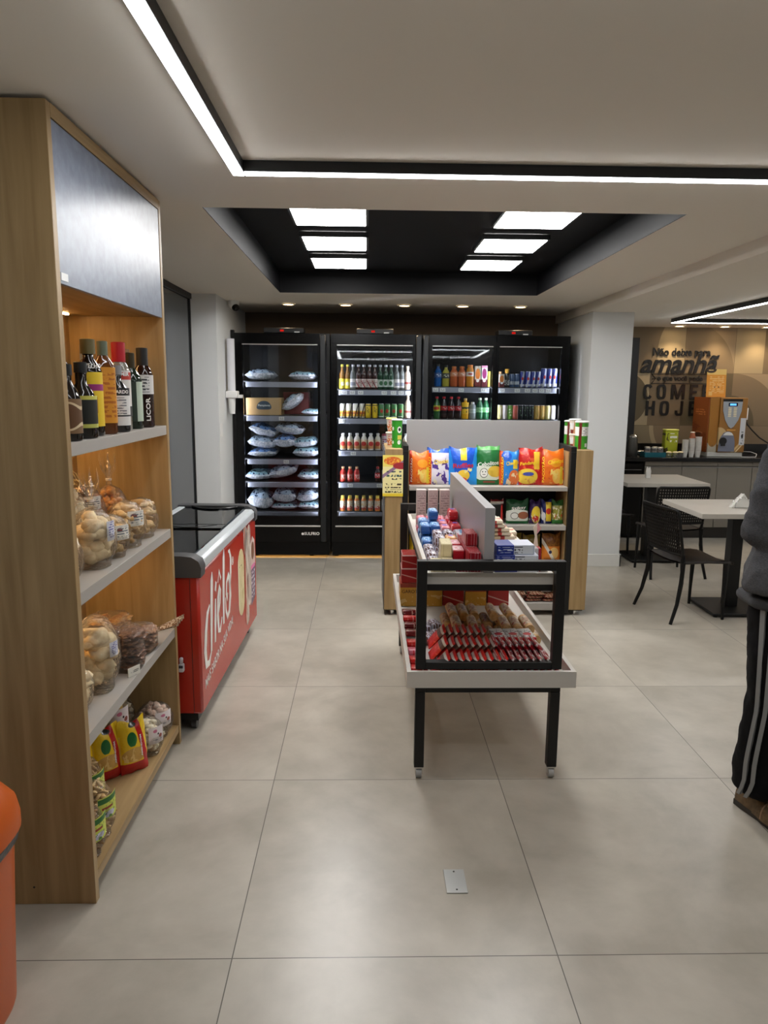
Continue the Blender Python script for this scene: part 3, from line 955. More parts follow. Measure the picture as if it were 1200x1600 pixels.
# ---------------------------------------------------------------- snack rack
rk = thing('snack_rack', 'snack shelving rack with oak side boxes and grey top panel behind the display table', 'shelf', (0.9, 5.25, 0))
RX, RY = 0.9, 5.25
def rb(name, m, x0, y0, z0, x1, y1, z1, bev=0.0015, par=rk):
    return bx(name, m, par, x0 - RX, y0 - RY, z0, x1 - RX, y1 - RY, z1, bev=bev)
for x0, x1 in ((0.137, 0.262), (1.525, 1.648)):
    sb = rb('side_box', wood, x0, 5.25, 0.045, x1, 5.85, 1.245)
    mb = MB(); mb.box(x0 + 0.01 - RX, 0.03, 0.03, x1 - 0.01 - RX, 0.55, 0.044); mb.build('base_rail', black, rk)
rb('side_skin', mat('grey_side', (112, 110, 108), 0.5), 0.131, 5.27, 0.045, 0.1365, 5.84, 1.235)
for x0, sgn in ((0.2625, 1), (1.4835, -1)):
    mb = MB()
    for y in (5.25, 5.61):
        mb.box(x0 - RX, y - RY, 0.02, x0 + 0.041 - RX, y - RY + 0.04, 1.232, 0.001)
    mb.box(x0 - RX, 0, 1.2325, x0 + 0.041 - RX, 0.4, 1.27, 0.001)
    mb.build('post_frame', black, rk)
    xi = x0 + 0.0415 if sgn > 0 else x0 - 0.0085
    rb('inner_skin', wood, xi, 5.285, 0.10, xi + 0.008, 5.60, 1.231, 0)
rb('top_panel', div_m, 0.306, 5.585, 0.98, 1.481, 5.601, 1.443)
rb('back_panel', mat('rack_back', (40, 40, 42), 0.5), 0.313, 5.586, 0.12, 1.474, 5.60, 0.979, 0)
for z0, z1 in ((0.945, 0.975), (0.653, 0.687), (0.372, 0.405), (0.042, 0.097)):
    rb('shelf_board', grey_lam, 0.313, 5.252, z0, 1.474, 5.584, z1)
for x in (0.20, 1.585):
    mb = MB(); mb.cyl((x - RX, 0.05, 0), (x - RX, 0.05, 0.0295), 0.018, n=12); mb.cyl((x - RX, 0.5, 0), (x - RX, 0.5, 0.0295), 0.018, n=12)
    mb.build('foot', chrome, rk)
# price poster on the left side box
poster = printed('yellow_poster_print', (240, 222, 110), [
    ('rect', 0, 0.08, 1, 0.72, (244, 234, 170)),
    ('qell', 0.48, 0.86, 0.42, 0.10, 0, 0, 1, 1, (226, 110, 50)), ('spots', 9, 14, 0.55, 0.1, 0.78, 0.85, 0.94, (246, 190, 70)),
    ('diag', -0.35, 1, 0.44, 0.53, (150, 120, 150)), ('qell', 0.9, 0.74, 0.4, 0.08, 0.5, 0.6, 1, 0.9, (170, 50, 60)),
    ('rect', 0, 0.0, 1, 0.06, (242, 214, 60)),
    ('print', 11, 9, 0.2, 0.58, 0.92, 0.66, (70, 80, 90)), ('print', 11, 9, 0.18, 0.47, 0.92, 0.55, (60, 90, 90)),
    ('print', 13, 8, 0.45, 0.38, 0.92, 0.44, (40, 40, 44)), ('print', 12, 9, 0.12, 0.20, 0.92, 0.34, (70, 60, 40)), ('print', 14, 9, 0.12, 0.08, 0.92, 0.17, (60, 60, 40)),
], 0.4)
mb = MB()
mb.surf(lambda a, b_: (a * 0.148, -0.004 - 0.006 * (a - 0.5) ** 2 * 4 * (1 - b_), b_ * 0.30), 6, 6)
mb.surf(lambda a, b_: (a * 0.148, -0.0032 - 0.006 * (a - 0.5) ** 2 * 4 * (1 - b_), b_ * 0.30), 6, 6)
pp = mb.build('price_poster', poster, None, (0.118, 5.248, 0.903), weld=False)
tag(pp, 'yellow price list poster stuck on the left oak side of the snack rack', 'poster')

# ---------------------------------------------------------------- floor plate
t = thing('floor_socket_cover', 'small metal cover plate with two screws set in the grey floor', 'floor plate', (0.314, 2.262, 0), rz=0.0)
bx('plate', mat('plate_metal', (196, 198, 196), 0.35, 0.55), t, -0.036, -0.061, 0.0, 0.036, 0.061, 0.004, bev=0.001)
for y in (0.048, -0.045):
    mb = MB(); mb.cyl((0, y, 0.0035), (0, y, 0.0048), 0.0035, n=10); mb.build('screw', mat('dark_screw', (60, 60, 58), 0.4, 0.5), t)

# ---------------------------------------------------------------- litter bin
orange = mat('orange_plastic', (198, 90, 22), 0.42, spec=0.3)
t = thing('litter_bin', 'orange plastic litter bin with domed swing lid at the left edge', 'bin', (-1.055, 1.72, 0))
mb = MB()
mb.lathe([(0.098, 0), (0.104, 0.02), (0.128, 0.50), (0.131, 0.52)], n=40, p=3.2)
mb.build('bucket', orange, t, smooth=50)
mb = MB(); mb.lathe([(0.1325, 0.495), (0.137, 0.49), (0.141, 0.515), (0.137, 0.5205)], n=40, p=3.2, caps=False); mb.build('bin_liner', mat('black_bag', (18, 18, 20), 0.35, bump=0.4, bscale=60), t)
mb = MB()
mb.lathe([(0.142, 0.521), (0.149, 0.525), (0.149, 0.56), (0.142, 0.60), (0.112, 0.645), (0.085, 0.668), (0.080, 0.662), (0.08, 0.65)], n=40, p=2.8)
mb.build('lid', orange, t, smooth=50)
mb = MB(); mb.ell((0.02, 0.0, 0.664), (0.062, 0.052, 0.008), 3); mb.build('lid_opening', mat('dark_red_opening', (90, 20, 12), 0.5), t)

# ---------------------------------------------------------------- cafe furniture
tabletop = mat('table_laminate', (190, 184, 174), 0.35)
def cafe_table(lab, x0, y0, x1, y1, px, py):
    t = thing('cafe_table', lab, 'table', (px, py, 0), group='pale square cafe tables')
    bx('tabletop', tabletop, t, x0 - px, y0 - py, 0.742, x1 - px, y1 - py, 0.78, bev=0.002)
    mb = MB(); mb.box(-0.045, -0.045, 0.031, 0.045, 0.045, 0.7415, 0.003); mb.build('pedestal', black, t)
    mb = MB(); mb.box(-0.225, -0.225, 0.008, 0.225, 0.225, 0.03, 0.004); mb.build('base_plate', black, t)
    mb = MB()
    for sx in (-0.2, 0.2):
        for sy in (-0.2, 0.2):
            mb.cyl((sx, sy, 0), (sx, sy, 0.0079), 0.015, n=10)
    mb.build('levelling_feet', blackp, t)
    return t
cafe_table('pale square cafe table on black pedestal, nearer one beside the person', 2.49, 5.265, 3.30, 6.00, 2.835, 5.43)
cafe_table('pale square cafe table further back, in front of the grey counter cabinets', 2.56, 7.03, 3.38, 7.80, 2.84, 7.16)

def cafe_chair():
    t = thing('cafe_chair', '-', 'chair', (0, 0, 0), group='black perforated plastic cafe chairs')
    # faces +x ; origin on the floor below the seat centre
    m = mat('black_chair_plastic', (13, 12, 12), 0.45, spec=0.3)
    mb = MB()
    def seat(a, b_, dz=0):
        x = -0.20 + 0.42 * a; y = (b_ - 0.5) * (0.43 - 0.02 * a)
        return (x, y, 0.452 - 0.014 * sin(pi * b_) + (-0.018 * max(0, a - 0.85) / 0.15) + dz)
    mb.surf(lambda a, b_: seat(a, b_), 10, 8)
    mb.surf(lambda a, b_: seat(a, b_, -0.014), 10, 8)
    mb.tube([seat(0, 0, -0.007), seat(0.5, 0, -0.007), seat(0.95, 0, -0.007)], 0.011, 6)
    mb.tube([seat(0, 1, -0.007), seat(0.5, 1, -0.007), seat(0.95, 1, -0.007)], 0.011, 6)
    mb.tube([seat(1, 0, -0.01), seat(1, 0.5, -0.01), seat(1, 1, -0.01)], 0.012, 6)
    mb.build('seat', mat('chair_seat', (34, 26, 22), 0.4), t)
    # backrest: lattice with square holes, slightly curved and reclined
    mb = MB()
    def B(a, b_):                               # a across 0..1, b up 0..1
        w = 0.225 + 0.012 * b_
        y = (a - 0.5) * 2 * w
        z = 0.50 + 0.335 * b_
        x = -0.205 - 0.07 * b_ - 0.022 * (1 - (2 * a - 1) ** 2)
        return Vector((x, y, z))
    nc, nr = 20, 12
    for j in range(nr + 1):
        b0 = 0.03 + 0.94 * j / nr
        pts = [B(0.02 + 0.96 * k / 10, b0) for k in range(11)]
        for p, q_ in zip(pts, pts[1:]):
            e = Vector((0.0035, 0, 0)); h = Vector((0, 0, 0.0062))
            v = [mb.b.verts.new(c) for c in (p - e - h, q_ - e - h, q_ - e + h, p - e + h, p + e - h, q_ + e - h, q_ + e + h, p + e + h)]
            for fi in ((0, 1, 2, 3), (7, 6, 5, 4), (0, 4, 5, 1), (3, 2, 6, 7)):
                mb.b.faces.new([v[i] for i in fi])
    for k in range(nc + 1):
        a0 = 0.02 + 0.96 * k / nc
        p, q_ = B(a0, 0.03), B(a0, 0.97)
        e = Vector((0.0034, 0, 0)); h = Vector((0, 0.0055, 0))
        v = [mb.b.verts.new(c) for c in (p - e - h, q_ - e - h, q_ - e + h, p - e + h, p + e - h, q_ + e - h, q_ + e + h, p + e + h)]
        for fi in ((0, 1, 2, 3), (7, 6, 5, 4), (0, 4, 5, 1), (3, 2, 6, 7)):
            mb.b.faces.new([v[i] for i in fi])
    mb.build('backrest', m, t, smooth=0)
    mb = MB()
    rim = [B(0, 0)] + [B(0, k / 6) for k in range(1, 6)] + [B(0.01, 0.96), B(0.04, 1.0)] + [B(k / 10, 1.0) for k in range(1, 10)] + [B(0.96, 1.0), B(0.99, 0.96)] + [B(1, k / 6) for k in range(5, -1, -1)]
    mb.tube(rim, 0.0115, 8)
    mb.tube([B(k / 10, 0.0) for k in range(11)], 0.009, 8)
    mb.build('back_frame', m, t, smooth=60)
    for s in (-1, 1):
        mb = MB()
        mb.tube([B(0.5 + s * 0.5, 0.02), (-0.20, s * 0.222, 0.45), (-0.205, s * 0.228, 0.30), (-0.235, s * 0.24, 0.14), (-0.285, s * 0.255, 0.0)], 0.015, 8, rs=[0.014, 0.020, 0.017, 0.014, 0.012])
        mb.build('leg', m, t, smooth=60)
        mb = MB()
        mb.tube([(0.168, s * 0.195, 0.437), (0.166, s * 0.20, 0.30), (0.166, s * 0.205, 0.14), (0.168, s * 0.21, 0.0)], 0.015, 8, rs=[0.019, 0.016, 0.013, 0.011])
        mb.build('leg', m, t, smooth=60)
    return t
ch = cafe_chair()
# facing angle 0 = +x
for (x, y, a), lab in (((2.455, 5.34, 0.165), 'black perforated cafe chair at the left side of the nearer cafe table'),
                       ((2.80, 6.60, 1.62), 'black perforated cafe chair with its back to camera between the two cafe tables'),
                       ((3.42, 5.72, 3.0), 'black perforated cafe chair mostly hidden between nearer table and the person'),
                       ((2.50, 7.42, 0.0), 'black cafe chair in shadow at the left side of the back table')):
    place(ch, USED, (x, y, 0), (0, 0, a), lab)

def napkins(lab, x, y, rz):
    t = thing('napkin_holder', lab, 'napkin holder', (x, y, 0.781), rz=rz, group='napkin holders on the cafe tables')
    paper = mat('napkin_paper', (238, 236, 230), 0.8)
    mb = MB()
    for i in range(7):
        d = (i - 3) * 0.006
        j = 0.004 * sin(i * 2.1)
        mb.prism([(-0.092 + j, 0.003), (0.092 + j, 0.003), (0.004 + j, 0.108 + 0.006 * sin(i * 1.7))], 1, d - 0.0022, d + 0.0022)
    mb.build('napkins', paper, t, smooth=0)
    for yy in (-0.026, 0.026):
        mb = MB()
        mb.tube([(-0.065, yy, 0.003), (-0.058, yy, 0.04), (-0.03, yy, 0.075), (0, yy, 0.088), (0.03, yy, 0.075), (0.058, yy, 0.04), (0.065, yy, 0.003)], 0.0022, 6)
        mb.tube([(-0.065, yy, 0.003), (0.065, yy, 0.003)], 0.002, 6)
        mb.build('wire_frame', chrome, t)
    return t
napkins('folded white napkins in a wire holder on the nearer cafe table', 2.93, 5.56, 0.06)
napkins('folded white napkins in a wire holder on the back cafe table', 2.94, 7.50, 1.25)

# counter and cabinets
ct = mat('black_stone', (20, 19, 19), 0.2)
t = thing('counter_top', 'long black stone counter top under the wall lettering', 'counter', (2.5, 8.1, 0.89))
mb = MB(); mb.box(0, 0, 0, 3.9, 0.645, 0.045, 0.003); mb.build('worktop', ct, t)
mb = MB(); mb.box(0, 0.63, 0.0455, 3.9, 0.6455, 0.16, 0.002); mb.build('backsplash', ct, t)
cab = mat('grey_cabinet', (132, 126, 116), 0.5)
labs = ['leftmost', 'second from the left', 'third from the left', 'fourth from the left', 'fifth from the left']
for i, (x0, x1) in enumerate(((3.147, 3.572), (3.572, 3.982), (3.982, 4.379), (4.379, 4.79), (4.79, 5.2))):
    t = thing('base_cabinet', 'grey base cabinet under the black counter, %s' % labs[i], 'cabinet', (x0, 8.14, 0), group='grey cabinets under the counter')
    bx('carcass', cab, t, 0.002, 0.021, 0.13, x1 - x0 - 0.002, 0.58, 0.888)
    d = bx('door', cab, t, 0.003, 0, 0.135, x1 - x0 - 0.003, 0.0205, 0.822, bev=0.001)
    mb = MB(); mb.box(0.003, -0.004, 0.823, x1 - x0 - 0.003, 0.0205, 0.829); mb.build('handle_rail', silver, d)
    bx('fascia', cab, t, 0.003, 0.0, 0.842, x1 - x0 - 0.003, 0.0205, 0.886)
    bx('plinth', mat('dark_plinth', (44, 40, 36), 0.5), t, 0.0, 0.05, 0.0, x1 - x0, 0.07, 0.1295)
t = thing('under_counter_fridge', 'dark small fridge under the left end of the black counter', 'refrigerator', (2.56, 8.14, 0))
bx('body', gloss_black, t, 0, 0.03, 0.02, 0.57, 0.58, 0.87); bx('door', gloss_black, t, 0.0, 0.0, 0.06, 0.57, 0.0295, 0.865, bev=0.004)
bx('metal_edge', silver, t, 0.02, -0.003, 0.79, 0.55, -0.0003, 0.794)

# coffee machine
t = thing('coffee_machine', 'brown and golden coffee vending machine on the black counter', 'coffee machine', (3.89, 8.25, 0.936))
gold = printed('coffee_machine_front_print', (150, 104, 46), [('qell', 0.02, 0.30, 0.3, 0.16, 0, 0, 1, 1, (200, 170, 120)), ('diag', 0.6, -1, 0.30, 0.36, (214, 180, 120)), ('diag', 0.6, -1, 0.38, 0.42, (226, 200, 150)), ('rect', 0.30, 0.40, 0.62, 0.425, (210, 150, 70))], 0.35)
sidem = printed('coffee_machine_side_print', (146, 78, 34), [('qell', 0.55, 0.30, 0.36, 0.07, 0, 0, 1, 1, (178, 110, 74)), ('qell', 0.55, 0.30, 0.27, 0.045, 0, 0, 1, 1, (70, 34, 20)), ('qell', 0.5, 0.16, 0.3, 0.1, 0, 0.03, 1, 0.25, (200, 112, 60)), ('print', 24, 9, 0.2, 0.66, 0.85, 0.78, (206, 130, 70)), ('spots', 2.5, 9, 0.57, 0, 0, 1, 0.6, (128, 60, 22))], 0.4, axes='YZ')
mb = MB(); mb.box(0.012, 0.06, 0.045, 0.428, 0.42, 0.668, 0.004); mb.mi = 0
mb.build('body', mat('machine_brown', (150, 98, 40), 0.4), t)
bx('side_print', sidem, t, 0.0, 0.03, 0.05, 0.0115, 0.42, 0.672, bev=0.001)
panel = printed('coffee_machine_left_print', (160, 108, 40), [('qell', 0.5, 0.34, 0.6, 0.2, 0, 0.0, 1, 1, (160, 108, 40)), ('rect', 0, 0, 1, 0.17, (176, 168, 150)), ('qell', 0.5, 0.26, 0.55, 0.16, 0, 0, 1, 1, (160, 108, 40)), ('print', 60, 5, 0.3, 0.1, 0.7, 0.14, (90, 80, 60))], 0.35)
bx('left_door_strip', panel, t, 0.012, 0.02, 0.05, 0.118, 0.059, 0.668, bev=0.003)
bx('front_panel', gold, t, 0.121, 0.0, 0.05, 0.43, 0.0595, 0.668, bev=0.004)
mb = MB(); mb.prism([(0.145, 0.625), (0.365, 0.625), (0.36, 0.52), (0.33, 0.42), (0.285, 0.345), (0.255, 0.325), (0.225, 0.345), (0.18, 0.42), (0.15, 0.52)], 1, -0.008, -0.0005)
sh = mb.build('control_shield', mat('shield_grey', (170, 176, 182), 0.3, 0.3), t, smooth=0)
mb = MB(); mb.box(0.145, -0.009, 0.626, 0.365, 0.0, 0.655, 0.001); mb.build('top_band', black, t)
bx('display', black, sh, 0.205, -0.0105, 0.575, 0.31, -0.0085, 0.612)
bx('screen', g_blue, sh, 0.22, -0.0118, 0.583, 0.292, -0.0108, 0.603)
mb = MB()
for r_ in range(6):
    for c_ in range(2):
        mb.box(0.205 + c_ * 0.062, -0.0115, 0.455 + r_ * 0.0185, 0.205 + c_ * 0.062 + 0.036, -0.0085, 0.467 + r_ * 0.0185, 0.001)
mb.build('buttons', mat('button_cream', (240, 226, 190), 0.4), sh)
mb = MB(); mb.prism([(0.125, 0.06), (0.315, 0.06), (0.312, 0.17), (0.295, 0.24), (0.26, 0.282), (0.22, 0.29), (0.18, 0.275), (0.145, 0.22), (0.128, 0.15)], 1, -0.006, -0.0005)
bay = mb.build('dispensing_bay', mat('bay_grey', (120, 124, 140), 0.35), t, smooth=0)
mb = MB(); mb.prism([(0.17, 0.245), (0.29, 0.245), (0.27, 0.272), (0.24, 0.284), (0.21, 0.283), (0.19, 0.27)], 1, -0.009, -0.0062); mb.build('bay_lamp_cover', white, bay, smooth=0)
mb = MB(); mb.lathe([(0.042, 0), (0.042, 0.012)], n=18); mb.build('dispensing_knob', blackp, bay, (0.172, -0.0065, 0.18), (pi / 2, 0, 0))
mb = MB(); mb.box(0.15, -0.02, 0.125, 0.20, -0.0065, 0.15, 0.002); mb.build('nozzle', blackp, bay)
bx('price_strip', printed('price_strip_print', (206, 208, 210), [('print', 9, 2.5, 0.3, 0.05, 0.7, 0.5, (60, 60, 64)), ('ell', 0.5, 0.33, 0.22, 0.04, (20, 20, 20))], 0.4), t, 0.362, -0.0035, 0.135, 0.422, -0.0005, 0.44)
bx('base', mat('machine_base', (210, 208, 200), 0.4), t, 0.012, 0.01, 0.0, 0.42, 0.42, 0.0495, bev=0.003)
# menu board on top
menu = printed('menu_board_print', (226, 150, 50), [('rect', 0, 0.80, 1, 1, (236, 196, 110)), ('qell', 0.2, 0.98, 0.28, 0.12, 0, 0.7, 1, 1, (60, 40, 24)), ('rect', 0.08, 0.945, 0.32, 0.975, (226, 190, 120)), ('print', 16, 7, 0.15, 0.15, 0.9, 0.74, (238, 190, 120)), ('ell', 0.42, 0.36, 0.03, 0.025, (70, 40, 20)), ('ell', 0.62, 0.36, 0.03, 0.025, (70, 40, 20)), ('rect', 0.12, 0.06, 0.3, 0.2, (234, 184, 110))], 0.4)
mb = MB(); mb.box(-0.112, -0.003, 0, 0.112, 0.003, 0.315); mb.box(-0.08, 0.0031, 0, 0.08, 0.06, 0.003)
o = mb.build('menu_stand', menu, None, (3.975, 8.32, 1.6088), (radians(-4), 0, 0.02), smooth=0)
tag(o, 'orange menu card standing on top of the coffee machine', 'sign')
# socket and cable
t = thing('power_outlet', 'white wall outlet with plug right of the coffee machine', 'socket', (4.545, 8.7485, 1.41))
bx('plate', white, t, -0.045, -0.008, -0.07, 0.045, 0, 0.07, bev=0.002); bx('plug', white, t, -0.025, -0.04, -0.06, 0.025, -0.0085, -0.01, bev=0.006)
mb = MB(); mb.tube([(4.545, 8.70, 1.338), (4.56, 8.69, 1.29), (4.62, 8.68, 1.22), (4.72, 8.68, 1.13), (4.84, 8.68, 1.06)], 0.008, 8)
tag(mb.build('power_cable', blackp, smooth=60), 'black power cable drooping from the wall outlet', 'cable')
mb = MB(); mb.tube([(4.325, 8.42, 0.95), (4.40, 8.40, 0.985), (4.46, 8.36, 0.985), (4.50, 8.30, 0.965), (4.45, 8.22, 0.9395), (4.36, 8.20, 0.9395), (4.28, 8.215, 0.9395)], 0.0035, 6)
tag(mb.build('thin_white_cable', white, smooth=60), 'thin white cable looping on the counter beside the coffee machine', 'cable')

# lettering on the wall
wl = thing('wall_lettering', 'raised black wall lettering about eating today above the counter', 'sign', (3.24, 8.745, 1.36))
lt = mat('black_acrylic', (14, 12, 11), 0.4)
def wt(s, x0, x1, z0, z1, **k):
    return text(s, lt, wl, width=x1 - x0, height=z1 - z0, depth=0.007, f=lambda x, y, z: (x0 - 3.24 + x, -0.001 - z, z0 - 1.36 + y), name='lettering', **k)
wt('Não deixe para', 3.385, 4.075, 2.055, 2.175, fat=0.022)
wt('amanhã', 3.25, 4.185, 1.88, 2.11, shear=0.28, fat=0.018, spacing=0.95)
wt('o que você pode', 3.455, 4.00, 1.775, 1.855, fat=0.025)
mb = MB()
mb.box(0.145, -0.016, 0.506, 0.90, -0.004, 0.516); mb.box(0.145, -0.016, 0.395, 0.90, -0.004, 0.405)
for z0, z1 in ((0.40, 0.455), (0.455, 0.51)):
    mb.tube([(0.15, -0.010, z0), (0.19, -0.010, 0.455), (0.15, -0.010, z1)] if z0 < 0.45 else [(0.19, -0.010, 0.455), (0.15, -0.010, z1)], 0.005, 4)
mb.build('banner_outline', lt, wl, smooth=0)
GL = {'H': [(0, 0, .3, 1), (.7, 0, 1, 1), (.3, .42, .7, .6)], 'E': [(0, 0, .34, 1), (.34, 0, 1, .18), (.34, .42, .9, .58), (.34, .82, 1, 1)]}
def block(ch_, x0, z0, w, h):
    """heavy condensed capital cut from flat board"""
    mb = MB()
    def P(pts):
        mb.prism([(x0 - 3.24 + a * w, z0 - 1.36 + b_ * h) for a, b_ in pts], 1, -0.008, -0.001)
    def band(a0, a1, n=14, ro=0.5, ri=0.2, cx=0.5, cz=0.5, hz=0.5, hi=0.34):
        for k in range(n):
            t0, t1 = radians(a0 + (a1 - a0) * k / n), radians(a0 + (a1 - a0) * (k + 1) / n)
            sq = lambda t: (abs(cos(t)) ** 0.6 * (1 if cos(t) > 0 else -1), abs(sin(t)) ** 0.6 * (1 if sin(t) > 0 else -1))
            (c0, s0), (c1, s1) = sq(t0), sq(t1)
            P([(cx + ro * c0, cz + hz * s0), (cx + ro * c1, cz + hz * s1), (cx + ri * c1, cz + hi * s1), (cx + ri * c0, cz + hi * s0)])
    if ch_ in GL:
        for a, b_, c, d in GL[ch_]:
            P([(a, b_), (c, b_), (c, d), (a, d)])
    elif ch_ == 'O':
        band(0, 360, 28)
    elif ch_ == 'C':
        band(28, 332, 24)
    elif ch_ == 'J':
        P([(.66, .36), (1, .36), (1, 1), (.66, 1)]); band(180, 360, 14, cz=0.36, hz=0.36, hi=0.2, ri=0.18)
    elif ch_ == 'M':
        P([(0, 0), (.2, 0), (.2, 1), (0, 1)]); P([(.8, 0), (1, 0), (1, 1), (.8, 1)])
        P([(.2, 1), (.2, .62), (.42, 0), (.5, 0), (.5, .3), (.28, 1)]); P([(.8, 1), (.72, 1), (.5, .3), (.5, 0), (.58, 0), (.8, .62)])
    elif ch_ == 'R':
        P([(0, 0), (.3, 0), (.3, 1), (0, 1)]); P([(.3, .84), (.3, 1), (.8, 1), (.97, .88), (.7, .76), (.6, .84)]); P([(.97, .88), (1, .7), (.95, .52), (.8, .42), (.66, .52), (.7, .76)])
        P([(.3, .42), (.8, .42), (.66, .55), (.3, .55)]); P([(.45, .42), (.72, 0), (1, 0), (.8, .42)])
    mb.build('lettering', lt, wl, smooth=0)
for s, x, wd in (('C', 3.30, 0.105), ('O', 3.462, 0.11), ('M', 3.632, 0.165), ('E', 3.858, 0.095), ('R', 4.01, 0.11)):
    block(s, x, 1.575, wd, 0.175)
for s, x, wd in (('H', 3.34, 0.11), ('O', 3.512, 0.11), ('J', 3.695, 0.095), ('E', 3.86, 0.10)):
    block(s, x, 1.38, wd, 0.175)

# ================================================================ goods
def bag_shape(t):
    def B(u, v):
        return (max(0.0, sin(pi * min(max(u, 0), 1))) ** 0.5) * (max(0.0, 1 - abs(2 * v - 1) ** 3.2) ** 0.8)
    return B


def snack_bag(name, label, w, h, t, m, words=(), cat='snack bag', group=None, seed=0, back=None, full=0.94):
    """crimped pillow bag standing on its bottom edge, printed side towards -y"""
    root = thing(name, label, cat, group=group)
    B = bag_shape(t)
    def surf(u, v, side):
        nz = noise.noise(Vector((u * 5, v * 6, seed * 3.7))) * 0.10
        b_ = B(u, v)
        k = 1 - 0.075 * b_
        x = (u - 0.5) * w * k + 0.004 * noise.noise(Vector((v * 7, seed, u)))
        z = v * h + max(0, v - 0.9) * 10 * (0.016 * abs(2 * u - 1) ** 2 + 0.006 * sin(u * 9 + seed))
        y = side * (t / 2) * (b_ * (1 + nz)) + 0.004 * sin(u * 14 + seed) * (1 if v > 0.93 or v < 0.05 else 0)
        return (x, y, z)
    mb = MB()
    g = mb.surf(lambda u, v: surf(u, v, -1), 14, 16)
    g2 = mb.surf(lambda u, v: surf(u, v, 1), 14, 16)
    mb.build('bag', m, root, smooth=70, weld=True)
    for wd in words:
        s, cx, cz, ww, hh, mt = wd[:6]
        vert = len(wd) > 6 and wd[6]
        slant = wd[7] if len(wd) > 7 else 0.0
        def f(x, y, z):
            if vert:
                x, y = cx * w - y, cz * h + x
            else:
                x, y = cx * w + x, cz * h + y + slant * x
            u = x / w + 0.5
            return (x, surf(u, y / h, -1)[1] - 0.0012 - z, y)
        text(s, mt, root, width=ww * (h if vert else w), height=hh * (w if vert else h), depth=0.0008, bold=0.02, f=f, cen=True, res=2)
    return root


wr = mat('white_ink', (244, 242, 236), 0.4)
yl = mat('yellow_ink', (248, 214, 40), 0.4)
rd = mat('red_ink', (206, 32, 30), 0.4)
bk = mat('black_ink', (24, 20, 20), 0.4)
gn = mat('green_ink', (70, 140, 50), 0.4)
SHEEN = dict(rough=0.28, wrinkle=0.5)
p_orange = printed('orange_bag_print', (230, 112, 26), [('rect', 0, 0, 0.14, 1, (190, 50, 22)), ('spots', 5, 6, 0.58, 0.1, 0, 1, 0.5, (214, 74, 26)), ('ell', 0.62, 0.60, 0.24, 0.12, (240, 160, 40)), ('ell', 0.70, 0.24, 0.22, 0.2, (244, 196, 90)), ('spots', 9, 8, 0.56, 0.4, 0.05, 1, 0.45, (244, 214, 120)), ('rect', 0.80, 0.03, 0.93, 0.5, (226, 200, 60))], **SHEEN)
p_purple = printed('white_purple_bag_print', (232, 226, 238), [('rect', 0, 0, 0.2, 0.86, (214, 70, 36)), ('rect', 0, 0.84, 1, 1, (44, 96, 200)), ('spots', 4, 5, 0.56, 0.2, 0.0, 1, 0.7, (80, 50, 140)), ('spots', 8, 8, 0.60, 0.2, 0.0, 1, 0.55, (246, 236, 210)), ('ell', 0.48, 0.96, 0.1, 0.08, (250, 222, 60))], **SHEEN)
p_blue = printed('blue_bag_print', (22, 88, 206), [('diag', 1, 0.25, 0.0, 0.28, (40, 140, 226)), ('diag', 1, -0.3, 0.66, 1.2, (38, 150, 232)), ('rect', 0.40, 0.62, 0.62, 0.96, (246, 216, 50)), ('ell', 0.5, 0.24, 0.22, 0.14, (246, 206, 70)), ('spots', 6, 7, 0.62, 0.2, 0.1, 0.8, 0.45, (250, 232, 150)), ('ell', 0.45, 0.12, 0.18, 0.07, (226, 90, 50))], **SHEEN)
p_green = printed('green_bag_print', (28, 108, 52), [('qell', 0.5, 0.30, 0.62, 0.22, 0, 0.12, 1, 0.46, (226, 232, 214)), ('qell', 0.78, 0.33, 0.3, 0.14, 0.48, 0.15, 1, 0.5, (222, 186, 70)), ('ell', 0.32, 0.29, 0.17, 0.12, (30, 34, 32)), ('ell', 0.32, 0.29, 0.15, 0.105, (240, 240, 232)), ('ell', 0.26, 0.32, 0.025, 0.015, (30, 30, 30)), ('ell', 0.38, 0.32, 0.025, 0.015, (30, 30, 30)), ('rect', 0.26, 0.245, 0.38, 0.26, (30, 30, 30)), ('rect', 0, 0.86, 1, 1, (90, 170, 90)), ('rect', 0.3, 0.05, 0.8, 0.09, (150, 60, 40))], **SHEEN)
p_blor = printed('blue_orange_bag_print', (44, 130, 210), [('rect', 0, 0, 0.2, 1, (216, 84, 36)), ('ell', 0.35, 0.8, 0.25, 0.14, (24, 86, 190)), ('ell', 0.72, 0.2, 0.28, 0.22, (228, 120, 60)), ('spots', 7, 7, 0.56, 0.3, 0, 1, 0.4, (246, 222, 180)), ('rect', 0.66, 0.45, 0.9, 0.7, (246, 214, 60))], **SHEEN)
p_red = printed('red_bag_print', (196, 34, 30), [('spots', 6, 7, 0.60, 0, 0.3, 1, 0.9, (226, 90, 50)), ('ell', 0.36, 0.22, 0.42, 0.2, (238, 206, 70)), ('spots', 7, 9, 0.60, 0, 0.0, 0.8, 0.35, (220, 160, 60)), ('ell', 0.40, 0.28, 0.22, 0.05, (70, 80, 160)), ('rect', 0.62, 0.4, 0.86, 0.85, (246, 196, 60))], **SHEEN)

